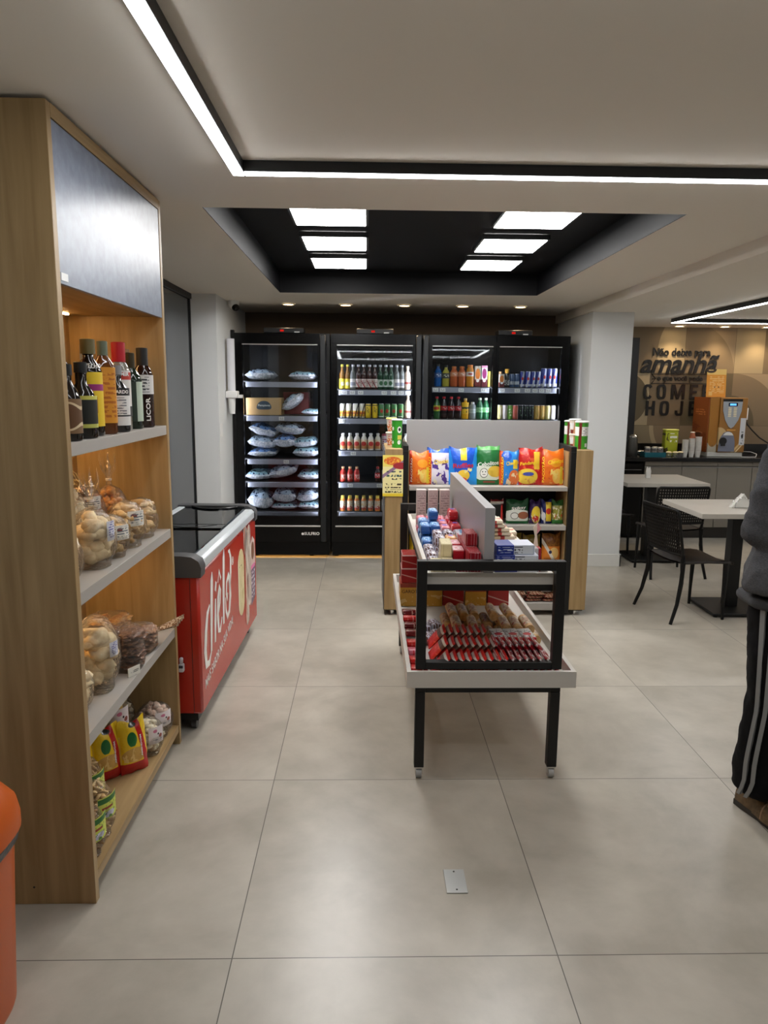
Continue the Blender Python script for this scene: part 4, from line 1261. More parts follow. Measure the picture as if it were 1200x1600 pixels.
SH1 = 0.976
rack_bags = [
    ('orange corn snack bag at the left end of the top rack shelf', 0.394, 0.145, 0.215, p_orange, [('PACOTÃO', -0.40, 0.45, 0.74, 0.10, wr, True)]),
    ('white and purple corn snack bag with orange side stripe, second on the top rack shelf', 0.532, 0.155, 0.235, p_purple, [('PACOTÃO', -0.40, 0.42, 0.74, 0.12, yl, True), ('Cheetos', 0.13, 0.66, 0.62, 0.13, yl, False, 0.15)]),
    ('bright blue potato chip bag, third from the left on the top rack shelf', 0.716, 0.195, 0.245, p_blue, [('Ruffles', 0.0, 0.53, 0.72, 0.13, rd, False, 0.05)]),
    ('green onion snack bag with white band, fourth on the top rack shelf', 0.902, 0.160, 0.260, p_green, [('Cebolitos', 0.0, 0.555, 0.88, 0.11, wr, False, 0.12)]),
    ('blue corn snack bag with orange side stripe, between green and red bags', 1.060, 0.135, 0.225, p_blor, [('PACOTÃO', -0.38, 0.45, 0.78, 0.12, yl, True), ('Cheetos', 0.14, 0.66, 0.66, 0.12, yl, False, 0.15)]),
    ('red corn snack bag with yellow picture, second from the right on the top rack shelf', 1.218, 0.165, 0.245, p_red, [('Fandangos', -0.04, 0.60, 0.78, 0.12, yl, False, 0.12)]),
    ('orange corn snack bag at the right end of the top rack shelf', 1.381, 0.165, 0.235, p_orange, [('PACOTÃO', -0.40, 0.45, 0.74, 0.10, yl, True), ('Cheetos', 0.12, 0.68, 0.66, 0.12, yl, False, 0.15)]),
]
for i, (lab, x, w, h, m, words) in enumerate(rack_bags):
    o = snack_bag('snack_bag', lab, w * 1.08, h + 0.022, 0.075, m, words, group='snack bags on the top rack shelf', seed=i)
    o.location = (x, 5.36 + 0.004 * (i % 2), SH1); o.rotation_euler = (radians(-7), 0, 0.03 * (-1) ** i)
SH2 = 0.688
p_cream = printed('dark_red_pack_print', (120, 20, 24), [('rect', 0.5, 0.1, 0.9, 0.7, (196, 40, 34)), ('rect', 0, 0.78, 1, 0.86, (210, 200, 190))], **SHEEN)
p_stik = printed('dark_green_bag_print', (22, 76, 42), [('rect', 0, 0, 1, 0.2, (30, 110, 56)), ('qell', 0.5, 0.30, 0.7, 0.24, 0, 0.1, 1, 0.55, (226, 230, 220)), ('qell', 0.75, 0.32, 0.25, 0.14, 0.4, 0.1, 1, 0.55, (164, 100, 70)), ('ell', 0.36, 0.3, 0.17, 0.13, (30, 40, 34)), ('ell', 0.36, 0.3, 0.15, 0.11, (236, 236, 230))], **SHEEN)
p_viol = printed('violet_bag_print', (54, 30, 84), [('ell', 0.55, 0.35, 0.4, 0.34, (236, 206, 60)), ('ell', 0.5, 0.2, 0.26, 0.12, (216, 60, 46)), ('spots', 8, 8, 0.6, 0, 0, 1, 0.5, (230, 226, 210))], **SHEEN)
p_navy = printed('navy_bag_print', (26, 36, 110), [('rect', 0.4, 0.1, 0.95, 0.86, (238, 204, 60)), ('ell', 0.65, 0.5, 0.25, 0.12, (214, 60, 40)), ('diag', 1, 0.6, 0.3, 0.45, (230, 230, 236)), ('ell', 0.2, 0.3, 0.18, 0.16, (226, 226, 230))], **SHEEN)
p_grye = printed('green_yellow_bag_print', (150, 150, 60), [('rect', 0, 0.72, 1, 1, (40, 96, 40)), ('rect', 0, 0, 1, 0.16, (50, 130, 50)), ('spots', 7, 8, 0.54, 0, 0.15, 1, 0.7, (232, 226, 200)), ('spots', 6, 6, 0.6, 0, 0.2, 1, 0.6, (206, 70, 50))], **SHEEN)
for i, (lab, x, w, h, m, words) in enumerate([
    ('dark red snack pack half hidden by the divider on the middle rack shelf', 0.975, 0.10, 0.175, p_cream, []),
    ('dark green snack bag with white oval band on the middle rack shelf', 1.128, 0.165, 0.175, p_stik, [('Stiksy', 0.05, 0.66, 0.66, 0.15, wr, False, 0.12)]),
    ('violet and yellow snack bag on the middle rack shelf right of the green one', 1.262, 0.085, 0.170, p_viol, []),
    ('navy and yellow snack bag, second from the right on the middle rack shelf', 1.347, 0.080, 0.170, p_navy, []),
    ('green and yellow snack bag at the right end of the middle rack shelf', 1.432, 0.085, 0.170, p_grye, [])]):
    o = snack_bag('snack_bag', lab, w, h, 0.06, m, words, group='snack bags on the middle rack shelf', seed=10 + i)
    o.location = (x, 5.34, SH2); o.rotation_euler = (radians(-6), 0, 0)
p_hang = printed('brown_green_pack_print', (92, 66, 36), [('rect', 0, 0.1, 1, 0.6, (150, 60, 36)), ('spots', 6, 6, 0.5, 0, 0, 1, 1, (60, 84, 36))], **SHEEN)
SH3 = 0.406
p_olive = printed('olive_gold_bag_print', (130, 108, 30), [('rect', 0, 0.6, 1, 0.9, (110, 90, 24)), ('spots', 5, 6, 0.58, 0, 0, 1, 0.6, (190, 160, 60))], **SHEEN)
p_tan = printed('brown_orange_bag_print', (150, 96, 40), [('rect', 0, 0, 1, 0.5, (222, 130, 44)), ('spots', 9, 9, 0.52, 0, 0.5, 1, 0.9, (120, 70, 30)), ('ell', 0.62, 0.26, 0.26, 0.2, (238, 196, 120)), ('diag', 1, 0.9, 0.55, 0.72, (240, 232, 220)), ('ell', 0.42, 0.3, 0.08, 0.06, (40, 40, 90))], **SHEEN)
p_yel = printed('yellow_bag_print', (216, 180, 40), [('ell', 0.5, 0.4, 0.3, 0.2, (40, 40, 30)), ('ell', 0.5, 0.4, 0.22, 0.14, (226, 190, 60))], **SHEEN)
for i, (lab, x, w, h, m) in enumerate([
    ('yellow snack bag on the lower rack shelf behind the left tray rim', 0.40, 0.15, 0.20, p_yel),
    ('olive gold snack bag on the lower rack shelf, left of centre right side', 1.09, 0.16, 0.20, p_olive),
    ('olive gold snack bag on the lower rack shelf beside the brown one', 1.245, 0.13, 0.19, p_olive),
    ('brown and orange snack bag at the right end of the lower rack shelf', 1.395, 0.14, 0.20, p_tan)]):
    o = snack_bag('snack_bag', lab, w, h, 0.07, m, [], group='snack bags on the lower rack shelf', seed=20 + i)
    o.location = (x, 5.34, SH3); o.rotation_euler = (radians(-6), 0, 0)
# flat foil packets on the bottom board of the rack
p_foil = printed('copper_foil_print', (150, 96, 74), [('spots', 9, 5, 0.52, 0, 0, 1, 1, (214, 180, 150)), ('spots', 7, 4, 0.6, 0, 0, 1, 1, (120, 34, 34))], axes='XY', rough=0.25, wrinkle=0.8)
mb = MB()
mb.surf(lambda u, v: ((u - 0.5) * 0.12, (v - 0.5) * 0.16, 0.011 + 0.010 * (sin(pi * u) * sin(pi * v)) ** 0.5), 8, 8)
mb.surf(lambda u, v: ((u - 0.5) * 0.12, (v - 0.5) * 0.16, 0.011 - 0.010 * (sin(pi * u) * sin(pi * v)) ** 0.5), 8, 8)
fp = tag(mb.build('foil_packet', p_foil, smooth=60, weld=True), '-', 'snack packet')
first = True
for lv in range(3):
    for i in range(5 - (lv == 2)):
        o = fp if first else fp.copy()
        if not first:
            COL.objects.link(o)
        first = False
        o.location = (0.87 + 0.132 * i + 0.01 * lv, 5.36, 0.0985 + 0.0225 * lv); o.rotation_euler = (0, 0, rnd.uniform(-0.1, 0.1))
        tag(o, 'copper foil snack packet on the rack bottom board, %s from left, %s layer' % (ORD[i], ['bottom', 'middle', 'top'][lv]), None, 'foil packets on the bottom rack board')

# tubs and cups on the oak side boxes
def cup(name, lab, r0, r1, h, m, lidm, x, y, z, cat='snack cup', group=None, lidr=None):
    t = thing(name, lab, cat, (x, y, z), group=group)
    mb = MB(); mb.lathe([(r0, 0), (r1, h)], n=24); mb.build('cup_body', m, t)
    lr = lidr or r1 + 0.004
    mb = MB(); mb.lathe([(lr, h + 0.0003), (lr, h + 0.007), (lr - 0.006, h + 0.011)], n=24); mb.build('lid', lidm, t)
    return t
c_snack = printed('orange_cup_print', (236, 228, 216), [('rect', 0, 0.05, 1, 0.62, (214, 120, 60)), ('spots', 5, 6, 0.52, 0, 0.05, 1, 0.62, (240, 226, 206)), ('print', 7, 5, 0.2, 0.65, 0.8, 0.95, (200, 60, 40))], 0.4)
c_green = printed('green_tub_print', (52, 150, 40), [('ell', 0.72, 0.66, 0.2, 0.12, (240, 240, 236)), ('ell', 0.74, 0.67, 0.12, 0.06, (30, 30, 30)), ('ell', 0.12, 0.7, 0.08, 0.07, (240, 240, 236)), ('rect', 0.55, 0.30, 0.95, 0.46, (226, 214, 90)), ('ell', 0.70, 0.2, 0.16, 0.08, (240, 240, 236)), ('ell', 0.12, 0.2, 0.07, 0.06, (240, 240, 236))], 0.4)
c_gband = printed('green_can_print', (66, 150, 44), [('rect', 0, 0.5, 1, 0.84, (236, 234, 230)), ('rect', 0.18, 0, 0.38, 1, (110, 36, 28)), ('rect', 0.12, 0.5, 0.2, 0.84, (236, 234, 230)), ('rect', 0.38, 0.5, 0.84, 0.84, (240, 238, 234)), ('print', 18, 7, 0.42, 0.52, 0.8, 0.8, (150, 150, 150)), ('rect', 0.66, 0.08, 0.84, 0.22, (220, 220, 216))], 0.35)
c_brown = printed('brown_band_cup_print', (236, 226, 212), [('rect', 0.3, 0, 0.9, 1, (204, 150, 110)), ('rect', 0, 0.4, 0.3, 0.8, (240, 238, 236)), ('rect', 0.0, 0.0, 0.3, 0.3, (120, 44, 34))], 0.4)
cream_lid = mat('cream_lid', (236, 230, 214), 0.4)
cup('snack_cup', 'lower orange and white snack cup of the stack on the left oak box', 0.027, 0.038, 0.095, c_snack, cream_lid, 0.186, 5.56, 1.2455, group='snack cups on the oak boxes')
cup('snack_cup', 'upper orange and white snack cup of the stack on the left oak box', 0.027, 0.038, 0.095, c_snack, mat('yellow_lid', (236, 220, 120), 0.4), 0.188, 5.56, 1.2455 + 0.107, group='snack cups on the oak boxes')
cup('snack_tub', 'tall green snack tub with white eye shapes on the left oak box', 0.036, 0.038, 0.20, c_green, white, 0.224, 5.40, 1.2455)
cup('snack_tub', 'tall green snack can with white label band on the right oak box', 0.045, 0.048, 0.195, c_gband, white, 1.596, 5.40, 1.2455)
cup('snack_tub', 'green and white snack can behind, at the left of the right oak box', 0.036, 0.038, 0.19, c_gband, white, 1.565, 5.62, 1.2455)
cup('snack_cup', 'lower brown and white snack cup of the stack on the right oak box', 0.027, 0.036, 0.095, c_brown, cream_lid, 1.572, 5.50, 1.2455, group='snack cups on the right oak box')
cup('snack_cup', 'upper brown and white snack cup of the stack on the right oak box', 0.028, 0.042, 0.10, c_brown, white, 1.572, 5.50, 1.2455 + 0.107, group='snack cups on the right oak box')

# ---------------------------------------------------------------- cans and bottles in the coolers
silv = mat('can_top', (200, 200, 204), 0.3, 0.8)
def can(name, m, r=0.0285, h=0.135, cat='can'):
    t = thing(name, '-', cat)
    mb = MB(); mb.lathe([(r * 0.82, 0), (r, 0.008), (r, h - 0.012), (r * 0.86, h)], n=16); mb.build('can_body', m, t)
    mb = MB(); mb.lathe([(r * 0.86, h + 0.0002), (r * 0.86, h + 0.003)], n=16); mb.build('can_top', silv, t)
    return t
def bottle(name, h, r, rn, zs, zn, body, capm_, labm, l0, l1, caph=0.02, cat='bottle', p=2.0, capr=None, n=18):
    t = thing(name, '-', cat)
    P = [(r * 0.9, 0), (r, 0.006), (r, zs * h), (r * 0.93, (zs * 0.75 + zn * 0.25) * h), (r * 0.62 + rn * 0.38, (zs * 0.45 + zn * 0.55) * h), (rn, zn * h), (rn, h - caph * 0.6)]
    mb = MB(); mb.lathe(P, n=n, p=p); mb.build('glass_body' if cat == 'liquor bottle' else 'bottle_body', body, t)
    cr = capr or rn + 0.0025
    mb = MB(); mb.lathe([(cr, h - caph), (cr, h - 0.002), (cr * 0.8, h)], n=14); mb.build('cap', capm_, t)
    if labm:
        e = 0.0008
        mb = MB(); mb.lathe([(r + e, l0 * h), (r + e, l1 * h)], n=n, p=p, caps=False); mb.build('bottle_label', labm, t)
    return t
def row(protos, order, x0, x1, y, z, place_words, group, jit=0.004, depth=1):
    n = len(order)
    for i, k in enumerate(order):
        if k is None:
            continue
        d, pr = protos[k]
        x = x0 + (x1 - x0) * (i + 0.5) / n
        if d not in COUNT:
            COUNT[d] = 0
        place(pr, USED, (x + rnd.uniform(-jit, jit) * 0.3, y + rnd.uniform(-0.006, 0.006), z), (0, 0, rnd.uniform(-0.3, 0.3)), '%s, %s from left, %s' % (d, ORD[i], place_words), group)
COUNT = {}
gl = dict(rough=0.15, spec=0.5)
def P_(name, base, *L): return printed(name, base, list(L), 0.3)
wl_ = P_('white_yellow_can_print', (238, 232, 214), ('rect', 0, 0.1, 1, 0.5, (232, 180, 60)), ('diag', 1, -0.6, 0.35, 0.5, (40, 36, 30)), ('rect', 0, 0.3, 1, 0.38, (190, 70, 40)))
yc_ = P_('yellow_can_print', (226, 190, 40), ('print', 9, 6, 0.25, 0.35, 0.75, 0.75, (60, 60, 40)), ('rect', 0, 0.86, 1, 0.92, (60, 60, 50)))
gc_ = P_('green_can_print_small', (60, 120, 62), ('rect', 0, 0.08, 1, 0.14, (230, 230, 226)), ('ell', 0.5, 0.5, 0.26, 0.14, (190, 60, 46)), ('rect', 0.82, 0, 1, 1, (150, 190, 130)))
C = {
    'w': ('white and yellow beer can', can('drink_can', wl_)), 'y': ('yellow beer can', can('drink_can', yc_)), 'g': ('green beer can', can('drink_can', gc_)),
    'r': ('red juice bottle', bottle('drink_bottle', 0.15, 0.029, 0.013, 0.62, 0.85, mat('red_drink', (176, 40, 30), 0.25), mat('cap_peach', (226, 170, 120), 0.4), P_('red_label_print', (196, 60, 40), ('print', 6, 4, 0.1, 0.2, 0.9, 0.8, (240, 226, 210))), 0.12, 0.55)),
    'm': ('white yogurt drink bottle with red label', bottle('drink_bottle', 0.165, 0.031, 0.014, 0.62, 0.84, mat('milk_white', (232, 226, 214), 0.3), mat('cap_white', (232, 230, 226), 0.4), P_('milk_label_print', (236, 216, 180), ('rect', 0, 0, 1, 0.45, (210, 150, 90)), ('ell', 0.5, 0.55, 0.4, 0.25, (190, 50, 40))), 0.08, 0.62)),
    'p': ('pink and white yogurt drink bottle', bottle('drink_bottle', 0.16, 0.034, 0.028, 0.8, 0.92, mat('pink_pot', (206, 170, 180), 0.3), mat('cap_rose', (170, 60, 80), 0.4), P_('pink_label_print', (222, 206, 210), ('print', 6, 5, 0.1, 0.1, 0.9, 0.9, (150, 60, 90))), 0.1, 0.85)),
    'v': ('white milk bottle with grey label', bottle('drink_bottle', 0.15, 0.031, 0.014, 0.68, 0.86, mat('milk_plain', (228, 228, 224), 0.3), mat('cap_plain', (222, 222, 222), 0.4), P_('grey_label_print', (226, 226, 226), ('rect', 0.2, 0.2, 0.8, 0.8, (150, 170, 176))), 0.15, 0.6)),
    'k': ('dark cola bottle with red label', bottle('drink_bottle', 0.15, 0.028, 0.012, 0.62, 0.85, mat('cola', (44, 22, 18), 0.15), mat('cap_red', (190, 30, 30), 0.4), P_('cola_label_print', (176, 30, 30), ('print', 4, 4, 0.1, 0.3, 0.9, 0.7, (236, 226, 220))), 0.25, 0.6)),
    'o': ('yellow-capped orange juice bottle', bottle('drink_bottle', 0.155, 0.028, 0.016, 0.66, 0.84, mat('orange_drink', (222, 130, 50), 0.25), mat('cap_yellow', (240, 210, 80), 0.4), P_('orange_label_print', (226, 196, 150), ('rect', 0, 0, 1, 0.4, (196, 70, 50)), ('spots', 3, 4, 0.5, 0, 0.2, 1, 1, (230, 226, 210))), 0.1, 0.66, caph=0.03)),
    'b': ('dark brown beer bottle', bottle('drink_bottle', 0.235, 0.029, 0.0125, 0.56, 0.78, mat('brown_glass', (58, 30, 20), 0.12), silv, P_('beer_label_print', (214, 196, 186), ('diag', 1, 0.8, 0.6, 0.8, (170, 60, 60)), ('print', 6, 5, 0.1, 0.2, 0.9, 0.8, (120, 80, 80))), 0.08, 0.42)),
    'c': ('clear beer bottle with white label', bottle('drink_bottle', 0.235, 0.029, 0.0125, 0.56, 0.78, mat('pale_glass', (120, 122, 118), 0.1), silv, P_('clear_label_print', (226, 220, 216), ('rect', 0.1, 0.2, 0.9, 0.6, (150, 150, 160))), 0.08, 0.42)),
    'e': ('dark green beer bottle', bottle('drink_bottle', 0.235, 0.029, 0.0125, 0.56, 0.78, mat('green_glass', (34, 66, 44), 0.1), silv, P_('green_label_print', (190, 200, 190), ('ell', 0.5, 0.5, 0.3, 0.3, (50, 100, 60))), 0.1, 0.40)),
    'l': ('yellow-topped beer bottle with yellow label', bottle('drink_bottle', 0.235, 0.029, 0.0125, 0.56, 0.78, mat('amber_glass', (120, 80, 24), 0.12), mat('cap_lime', (214, 206, 70), 0.4), P_('yellow_label_print', (226, 206, 60), ('ell', 0.5, 0.5, 0.3, 0.2, (240, 236, 200))), 0.02, 0.42)),
    'n': ('tall cream bottle with pink neck', bottle('drink_bottle', 0.225, 0.030, 0.013, 0.62, 0.80, mat('cream_drink', (222, 198, 180), 0.25), mat('cap_cream', (236, 220, 190), 0.4), P_('cream_label_print', (232, 210, 190), ('rect', 0, 0.3, 1, 0.5, (190, 90, 80))), 0.1, 0.55, caph=0.035)),
}
FR = [-0.268, 0.425]
row(C, 'llcbbbbeeeccn', FR[0], FR[1], 7.24, Z2[0], 'top shelf of second cooler', 'bottles on the top shelf of the second cooler')
row(C, 'wwwwyygggg', FR[0], FR[1] - 0.06, 7.24, Z2[1], 'second shelf of second cooler', 'cans on the second shelf of the second cooler')
place(C['n'][1], USED, (0.405, 7.25, Z2[1]), (0, 0, 0), 'tall cream bottle at the right end of the second shelf, beside green cans')
row(C, 'mmmmmmppmm', FR[0], FR[1], 7.24, Z2[2], 'third shelf of second cooler', 'yogurt drinks on the third shelf of the second cooler')
row(C, ['r', 'r', 'r', None, None, 'k', 'v', 'v', 'v', 'v'], FR[0], FR[1], 7.24, Z2[3], 'fourth shelf of second cooler', 'drinks on the fourth shelf of the second cooler')
row(C, 'oooooovvoo', FR[0], FR[1], 7.24, Z2[4], 'bottom shelf of second cooler', 'drinks on the bottom shelf of the second cooler')


def carton(name, lab, w, d, h, m, x, y, z, rz=0.0, cat='carton', group=None, bev=0.002):
    mb = MB(); mb.box(-w / 2, -d / 2, 0, w / 2, d / 2, h, bev)
    o = mb.build(name, m, None, (x, y, z), (0, 0, rz), smooth=30)
    return tag(o, lab, cat, group)
B2 = {
    'u': ('blue sports drink bottle', bottle('drink_bottle', 0.215, 0.036, 0.015, 0.62, 0.82, mat('blue_drink', (30, 90, 160), 0.2), blackp, P_('blue_label_print', (40, 80, 140), ('print', 4, 4, 0.1, 0.2, 0.9, 0.8, (220, 226, 230))), 0.38, 0.62)),
    'y': ('yellow-green sports drink bottle', bottle('drink_bottle', 0.205, 0.036, 0.015, 0.62, 0.82, mat('lime_drink', (170, 160, 60), 0.2), blackp, P_('lime_label_print', (60, 60, 50), ('print', 4, 4, 0.1, 0.2, 0.9, 0.8, (226, 226, 200))), 0.38, 0.62)),
    'o': ('orange sports drink bottle', bottle('drink_bottle', 0.195, 0.038, 0.02, 0.66, 0.86, mat('orange_sport', (190, 96, 50), 0.2), mat('cap_orange', (206, 110, 40), 0.4), P_('orange_sport_print', (200, 130, 90), ('print', 4, 4, 0.1, 0.2, 0.9, 0.8, (230, 220, 210))), 0.5, 0.72)),
    'w': ('orange juice bottle with white label', bottle('drink_bottle', 0.21, 0.038, 0.024, 0.7, 0.88, mat('juice_amber', (214, 140, 40), 0.2), mat('cap_orange_b', (216, 120, 30), 0.4), P_('juice_label_print', (226, 220, 206), ('ell', 0.5, 0.5, 0.3, 0.2, (196, 60, 60))), 0.48, 0.68)),
    'g': ('green soda bottle with yellow label', bottle('drink_bottle', 0.215, 0.034, 0.013, 0.55, 0.85, mat('green_soda', (40, 96, 44), 0.15), mat('cap_red_b', (190, 30, 36), 0.4), P_('soda_label_print', (200, 206, 60), ('ell', 0.5, 0.5, 0.4, 0.3, (190, 50, 40))), 0.35, 0.6)),
    'k': ('dark cola bottle with red cap', bottle('drink_bottle', 0.215, 0.034, 0.013, 0.55, 0.85, mat('cola_dark', (36, 20, 18), 0.12), mat('cap_red_c', (190, 30, 36), 0.4), P_('cola_label_b', (176, 34, 36), ('print', 4, 4, 0.1, 0.3, 0.9, 0.7, (232, 220, 214))), 0.38, 0.58)),
    'a': ('bright yellow soda bottle', bottle('drink_bottle', 0.20, 0.036, 0.013, 0.6, 0.85, mat('yellow_soda', (240, 176, 30), 0.2), mat('cap_gold', (226, 190, 120), 0.4), P_('yellow_soda_label', (240, 190, 40), ('rect', 0, 0.45, 1, 0.6, (40, 60, 40)), ('print', 3, 3, 0.2, 0.1, 0.8, 0.5, (60, 50, 30))), 0.25, 0.8)),
    's': ('clear water bottle', bottle('drink_bottle', 0.165, 0.034, 0.015, 0.75, 0.9, mat('water_grey', (150, 158, 156), 0.1), white, P_('water_label', (190, 200, 196), ('rect', 0, 0.3, 1, 0.7, (170, 186, 180))), 0.35, 0.6)),
    'e': ('green mineral water bottle', bottle('drink_bottle', 0.205, 0.034, 0.014, 0.6, 0.85, mat('green_water', (34, 100, 60), 0.1), mat('cap_mint', (210, 226, 200), 0.4), P_('mint_label', (150, 206, 150), ('print', 4, 4, 0.1, 0.2, 0.9, 0.8, (60, 130, 80))), 0.32, 0.55)),
}
D3a, D3b = 0.655, 1.205
row(B2, 'uyoow', D3a, 1.05, 7.24, Z3[0], 'top shelf of double cooler', 'bottles on the top shelf of the double cooler')
juice = printed('orange_juice_carton_print', (226, 214, 196), [('qell', 0.5, 0.62, 0.4, 0.26, 0, 0, 1, 1, (226, 130, 50)), ('rect', 0, 0, 1, 0.35, (110, 40, 34)), ('ell', 0.5, 0.3, 0.25, 0.08, (240, 240, 236)), ('spots', 5, 5, 0.6, 0, 0.7, 1, 1, (80, 130, 60))], 0.35)
grape = printed('grape_juice_carton_print', (230, 222, 214), [('qell', 0.5, 0.62, 0.38, 0.24, 0, 0, 1, 1, (150, 50, 110)), ('rect', 0, 0, 1, 0.35, (96, 34, 40)), ('ell', 0.5, 0.3, 0.25, 0.08, (240, 240, 236)), ('rect', 0, 0.9, 1, 1, (210, 140, 170))], 0.35)
carton('juice_carton', 'orange juice carton on the top shelf of the double cooler', 0.058, 0.058, 0.20, juice, 1.085, 7.26, Z3[0])
carton('juice_carton', 'purple grape juice carton on the top shelf of the double cooler', 0.058, 0.058, 0.205, grape, 1.150, 7.26, Z3[0])
carton('juice_carton', 'small yellow carton beside the grape juice carton', 0.022, 0.05, 0.15, mat('yellow_carton', (226, 206, 60), 0.4), 1.198, 7.26, Z3[0])
row(B2, 'gkkkase', D3a, 1.15, 7.24, Z3[1], 'second shelf of double cooler', 'bottles on the second shelf of the double cooler')
place(B2['e'][1], USED, (1.178, 7.26, Z3[1]), (0, 0, 0.5), 'green mineral water bottle at the far right behind the left door of the double cooler')
be_ = P_('blue_silver_can_print', (44, 60, 150), ('diag', 1, -0.5, 0.1, 0.45, (200, 206, 220)), ('ell', 0.5, 0.55, 0.2, 0.1, (200, 60, 50)), ('rect', 0, 0.06, 1, 0.2, (214, 216, 226)))
B4 = {
    'b': ('slim blue and silver energy drink can', can('drink_can', be_, 0.0255, 0.150)), 'B': ('tall blue and silver energy drink can', can('drink_can', be_, 0.029, 0.180)),
    'd': ('slim steel blue can', can('drink_can', P_('steel_blue_can', (60, 84, 120), ('rect', 0, 0.2, 1, 0.45, (190, 196, 206))), 0.0255, 0.125)),
    'q': ('dark bottle with yellow top', bottle('drink_bottle', 0.175, 0.028, 0.018, 0.55, 0.8, mat('dark_cup', (50, 46, 44), 0.25), mat('cap_sun', (226, 170, 50), 0.4), P_('sun_label', (90, 90, 90), ('print', 4, 4, 0, 0, 1, 1, (210, 210, 200))), 0.1, 0.4, caph=0.06)),
    'y': ('pale yellow can', can('drink_can', P_('pale_yellow_can', (226, 210, 130), ('rect', 0.55, 0.1, 0.7, 0.9, (246, 240, 220))))), 'w': ('white and silver can', can('drink_can', P_('white_can', (214, 206, 200), ('rect', 0.6, 0, 0.75, 1, (170, 150, 140))))),
    'g': ('lime green can', can('drink_can', P_('lime_can', (120, 170, 70), ('print', 5, 4, 0.2, 0.2, 0.8, 0.8, (230, 236, 210))))), 'r': ('brick red can', can('drink_can', P_('brick_can', (186, 90, 70), ('rect', 0.75, 0, 0.9, 1, (236, 210, 200))))),
    'k': ('black can', can('drink_can', P_('black_can', (22, 26, 24), ('spots', 4, 5, 0.6, 0.1, 0.2, 0.9, 0.9, (120, 150, 120))))), 'o': ('golden can', can('drink_can', P_('golden_can', (206, 160, 70), ('rect', 0.3, 0.1, 0.7, 0.9, (222, 186, 100))))),
}
place(C['r'][1], USED, (1.312, 7.26, Z3[0]), (0, 0, 0), 'red juice bottle at the left behind the right door of the double cooler')
carton('juice_carton', 'small peach juice carton, first behind the right cooler door', 0.05, 0.05, 0.125, juice, 1.312, 7.195, Z3[0])
row(B4, ['q', 'd', 'd', 'b', 'b', 'b', 'b', 'B', 'B', 'B'], 1.345, 1.865, 7.24, Z3[0], 'top shelf behind rightmost door', 'cans on the top shelf behind the rightmost door')
row(B4, 'ywgrkkkooyw', 1.285, 1.865, 7.24, Z3[1], 'second shelf behind rightmost door', 'cans on the second shelf behind the rightmost door')
for C_ in (C, B2, B4):
    for d, pr in C_.values():
        if pr.name not in USED:
            for c_ in kids(pr):
                bpy.data.objects.remove(c_)
            bpy.data.objects.remove(pr)
# price tickets clipped on the rails
tick = printed('price_ticket_print', (232, 232, 228), [('print', 5, 5, 0.1, 0.2, 0.9, 0.8, (90, 90, 96))], 0.5)
tk = carton('price_ticket', '-', 0.052, 0.0025, 0.034, tick, 0, 0, 0, cat='price tag', bev=0)
tn = [0]
def tickets(xs, z, words):
    for i, x in enumerate(xs):
        o = tk if tn[0] == 0 else tk.copy()
        if tn[0]:
            COL.objects.link(o)
        tn[0] += 1
        o.location = (x, 7.1882, z - 0.050)
        tag(o, 'white price ticket, %s from left on the %s' % (ORD[i], words), None, 'price tickets on the cooler shelves')
tickets([-0.22, -0.14, -0.06, 0.17, 0.26, 0.335, 0.40], Z2[0], 'top rail of the second cooler')
tickets([-0.24, 0.38], Z2[1], 'second rail of the second cooler')
tickets([-0.13], Z2[2], 'third rail of the second cooler'); tickets([-0.16, 0.13], Z2[3], 'fourth rail of the second cooler')
tickets([0.67, 0.74, 0.92, 1.14], Z3[0], 'top rail behind the left double door')
tickets([1.32, 1.47, 1.57, 1.645, 1.71, 1.775], Z3[0], 'top rail behind the right double door')
tickets([0.69, 0.83, 0.94, 1.0], Z3[1], 'second rail behind the left double door'); tickets([1.33, 1.55], Z3[1], 'second rail behind the right double door')
tickets([-0.83], Z1[1], 'second rail of the ice cooler'); tickets([-0.79], Z1[2], 'third rail of the ice cooler')

# ice bags
def ice_mat(name, blue):
    m, nt, b = newmat(name)
    tc = N(nt, 'ShaderNodeTexCoord')
    sp = N(nt, 'ShaderNodeSeparateXYZ'); nt.links.new(tc.outputs['Generated'], sp.inputs[0])
    vo = N(nt, 'ShaderNodeTexVoronoi'); vo.inputs['Scale'].default_value = 45; nt.links.new(tc.outputs['Object'], vo.inputs['Vector'])
    cubes = MIX(nt, vo.outputs['Distance'], lin((250, 250, 252)), lin((168, 178, 190)))
    nz = N(nt, 'ShaderNodeTexNoise'); nz.inputs['Scale'].default_value = 14; nt.links.new(tc.outputs['Object'], nz.inputs['Vector'])
    top = M1(nt, 'GREATER_THAN', M1(nt, 'ADD', sp.outputs[2], M1(nt, 'MULTIPLY', nz.outputs['Fac'], 0.3)), 0.80)
    c = MIX(nt, top, cubes, lin(blue))
    n2 = N(nt, 'ShaderNodeTexNoise'); n2.inputs['Scale'].default_value = 30; nt.links.new(tc.outputs['Object'], n2.inputs['Vector'])
    ink = M1(nt, 'MULTIPLY', M1(nt, 'GREATER_THAN', n2.outputs['Fac'], 0.58), top)
    c = MIX(nt, ink, c, lin((48, 66, 96)))
    nt.links.new(c, b.inputs['Base Color'])
    b.inputs['Roughness'].default_value = 0.25
    bp = N(nt, 'ShaderNodeBump'); bp.inputs['Strength'].default_value = 0.6; bp.inputs['Distance'].default_value = 0.01
    nt.links.new(vo.outputs['Distance'], bp.inputs['Height']); nt.links.new(bp.outputs[0], b.inputs['Normal'])
    return m
im = [ice_mat('ice_bag_pale', (186, 206, 226)), ice_mat('ice_bag_blue', (116, 156, 214)), ice_mat('ice_bag_teal', (160, 200, 212))]
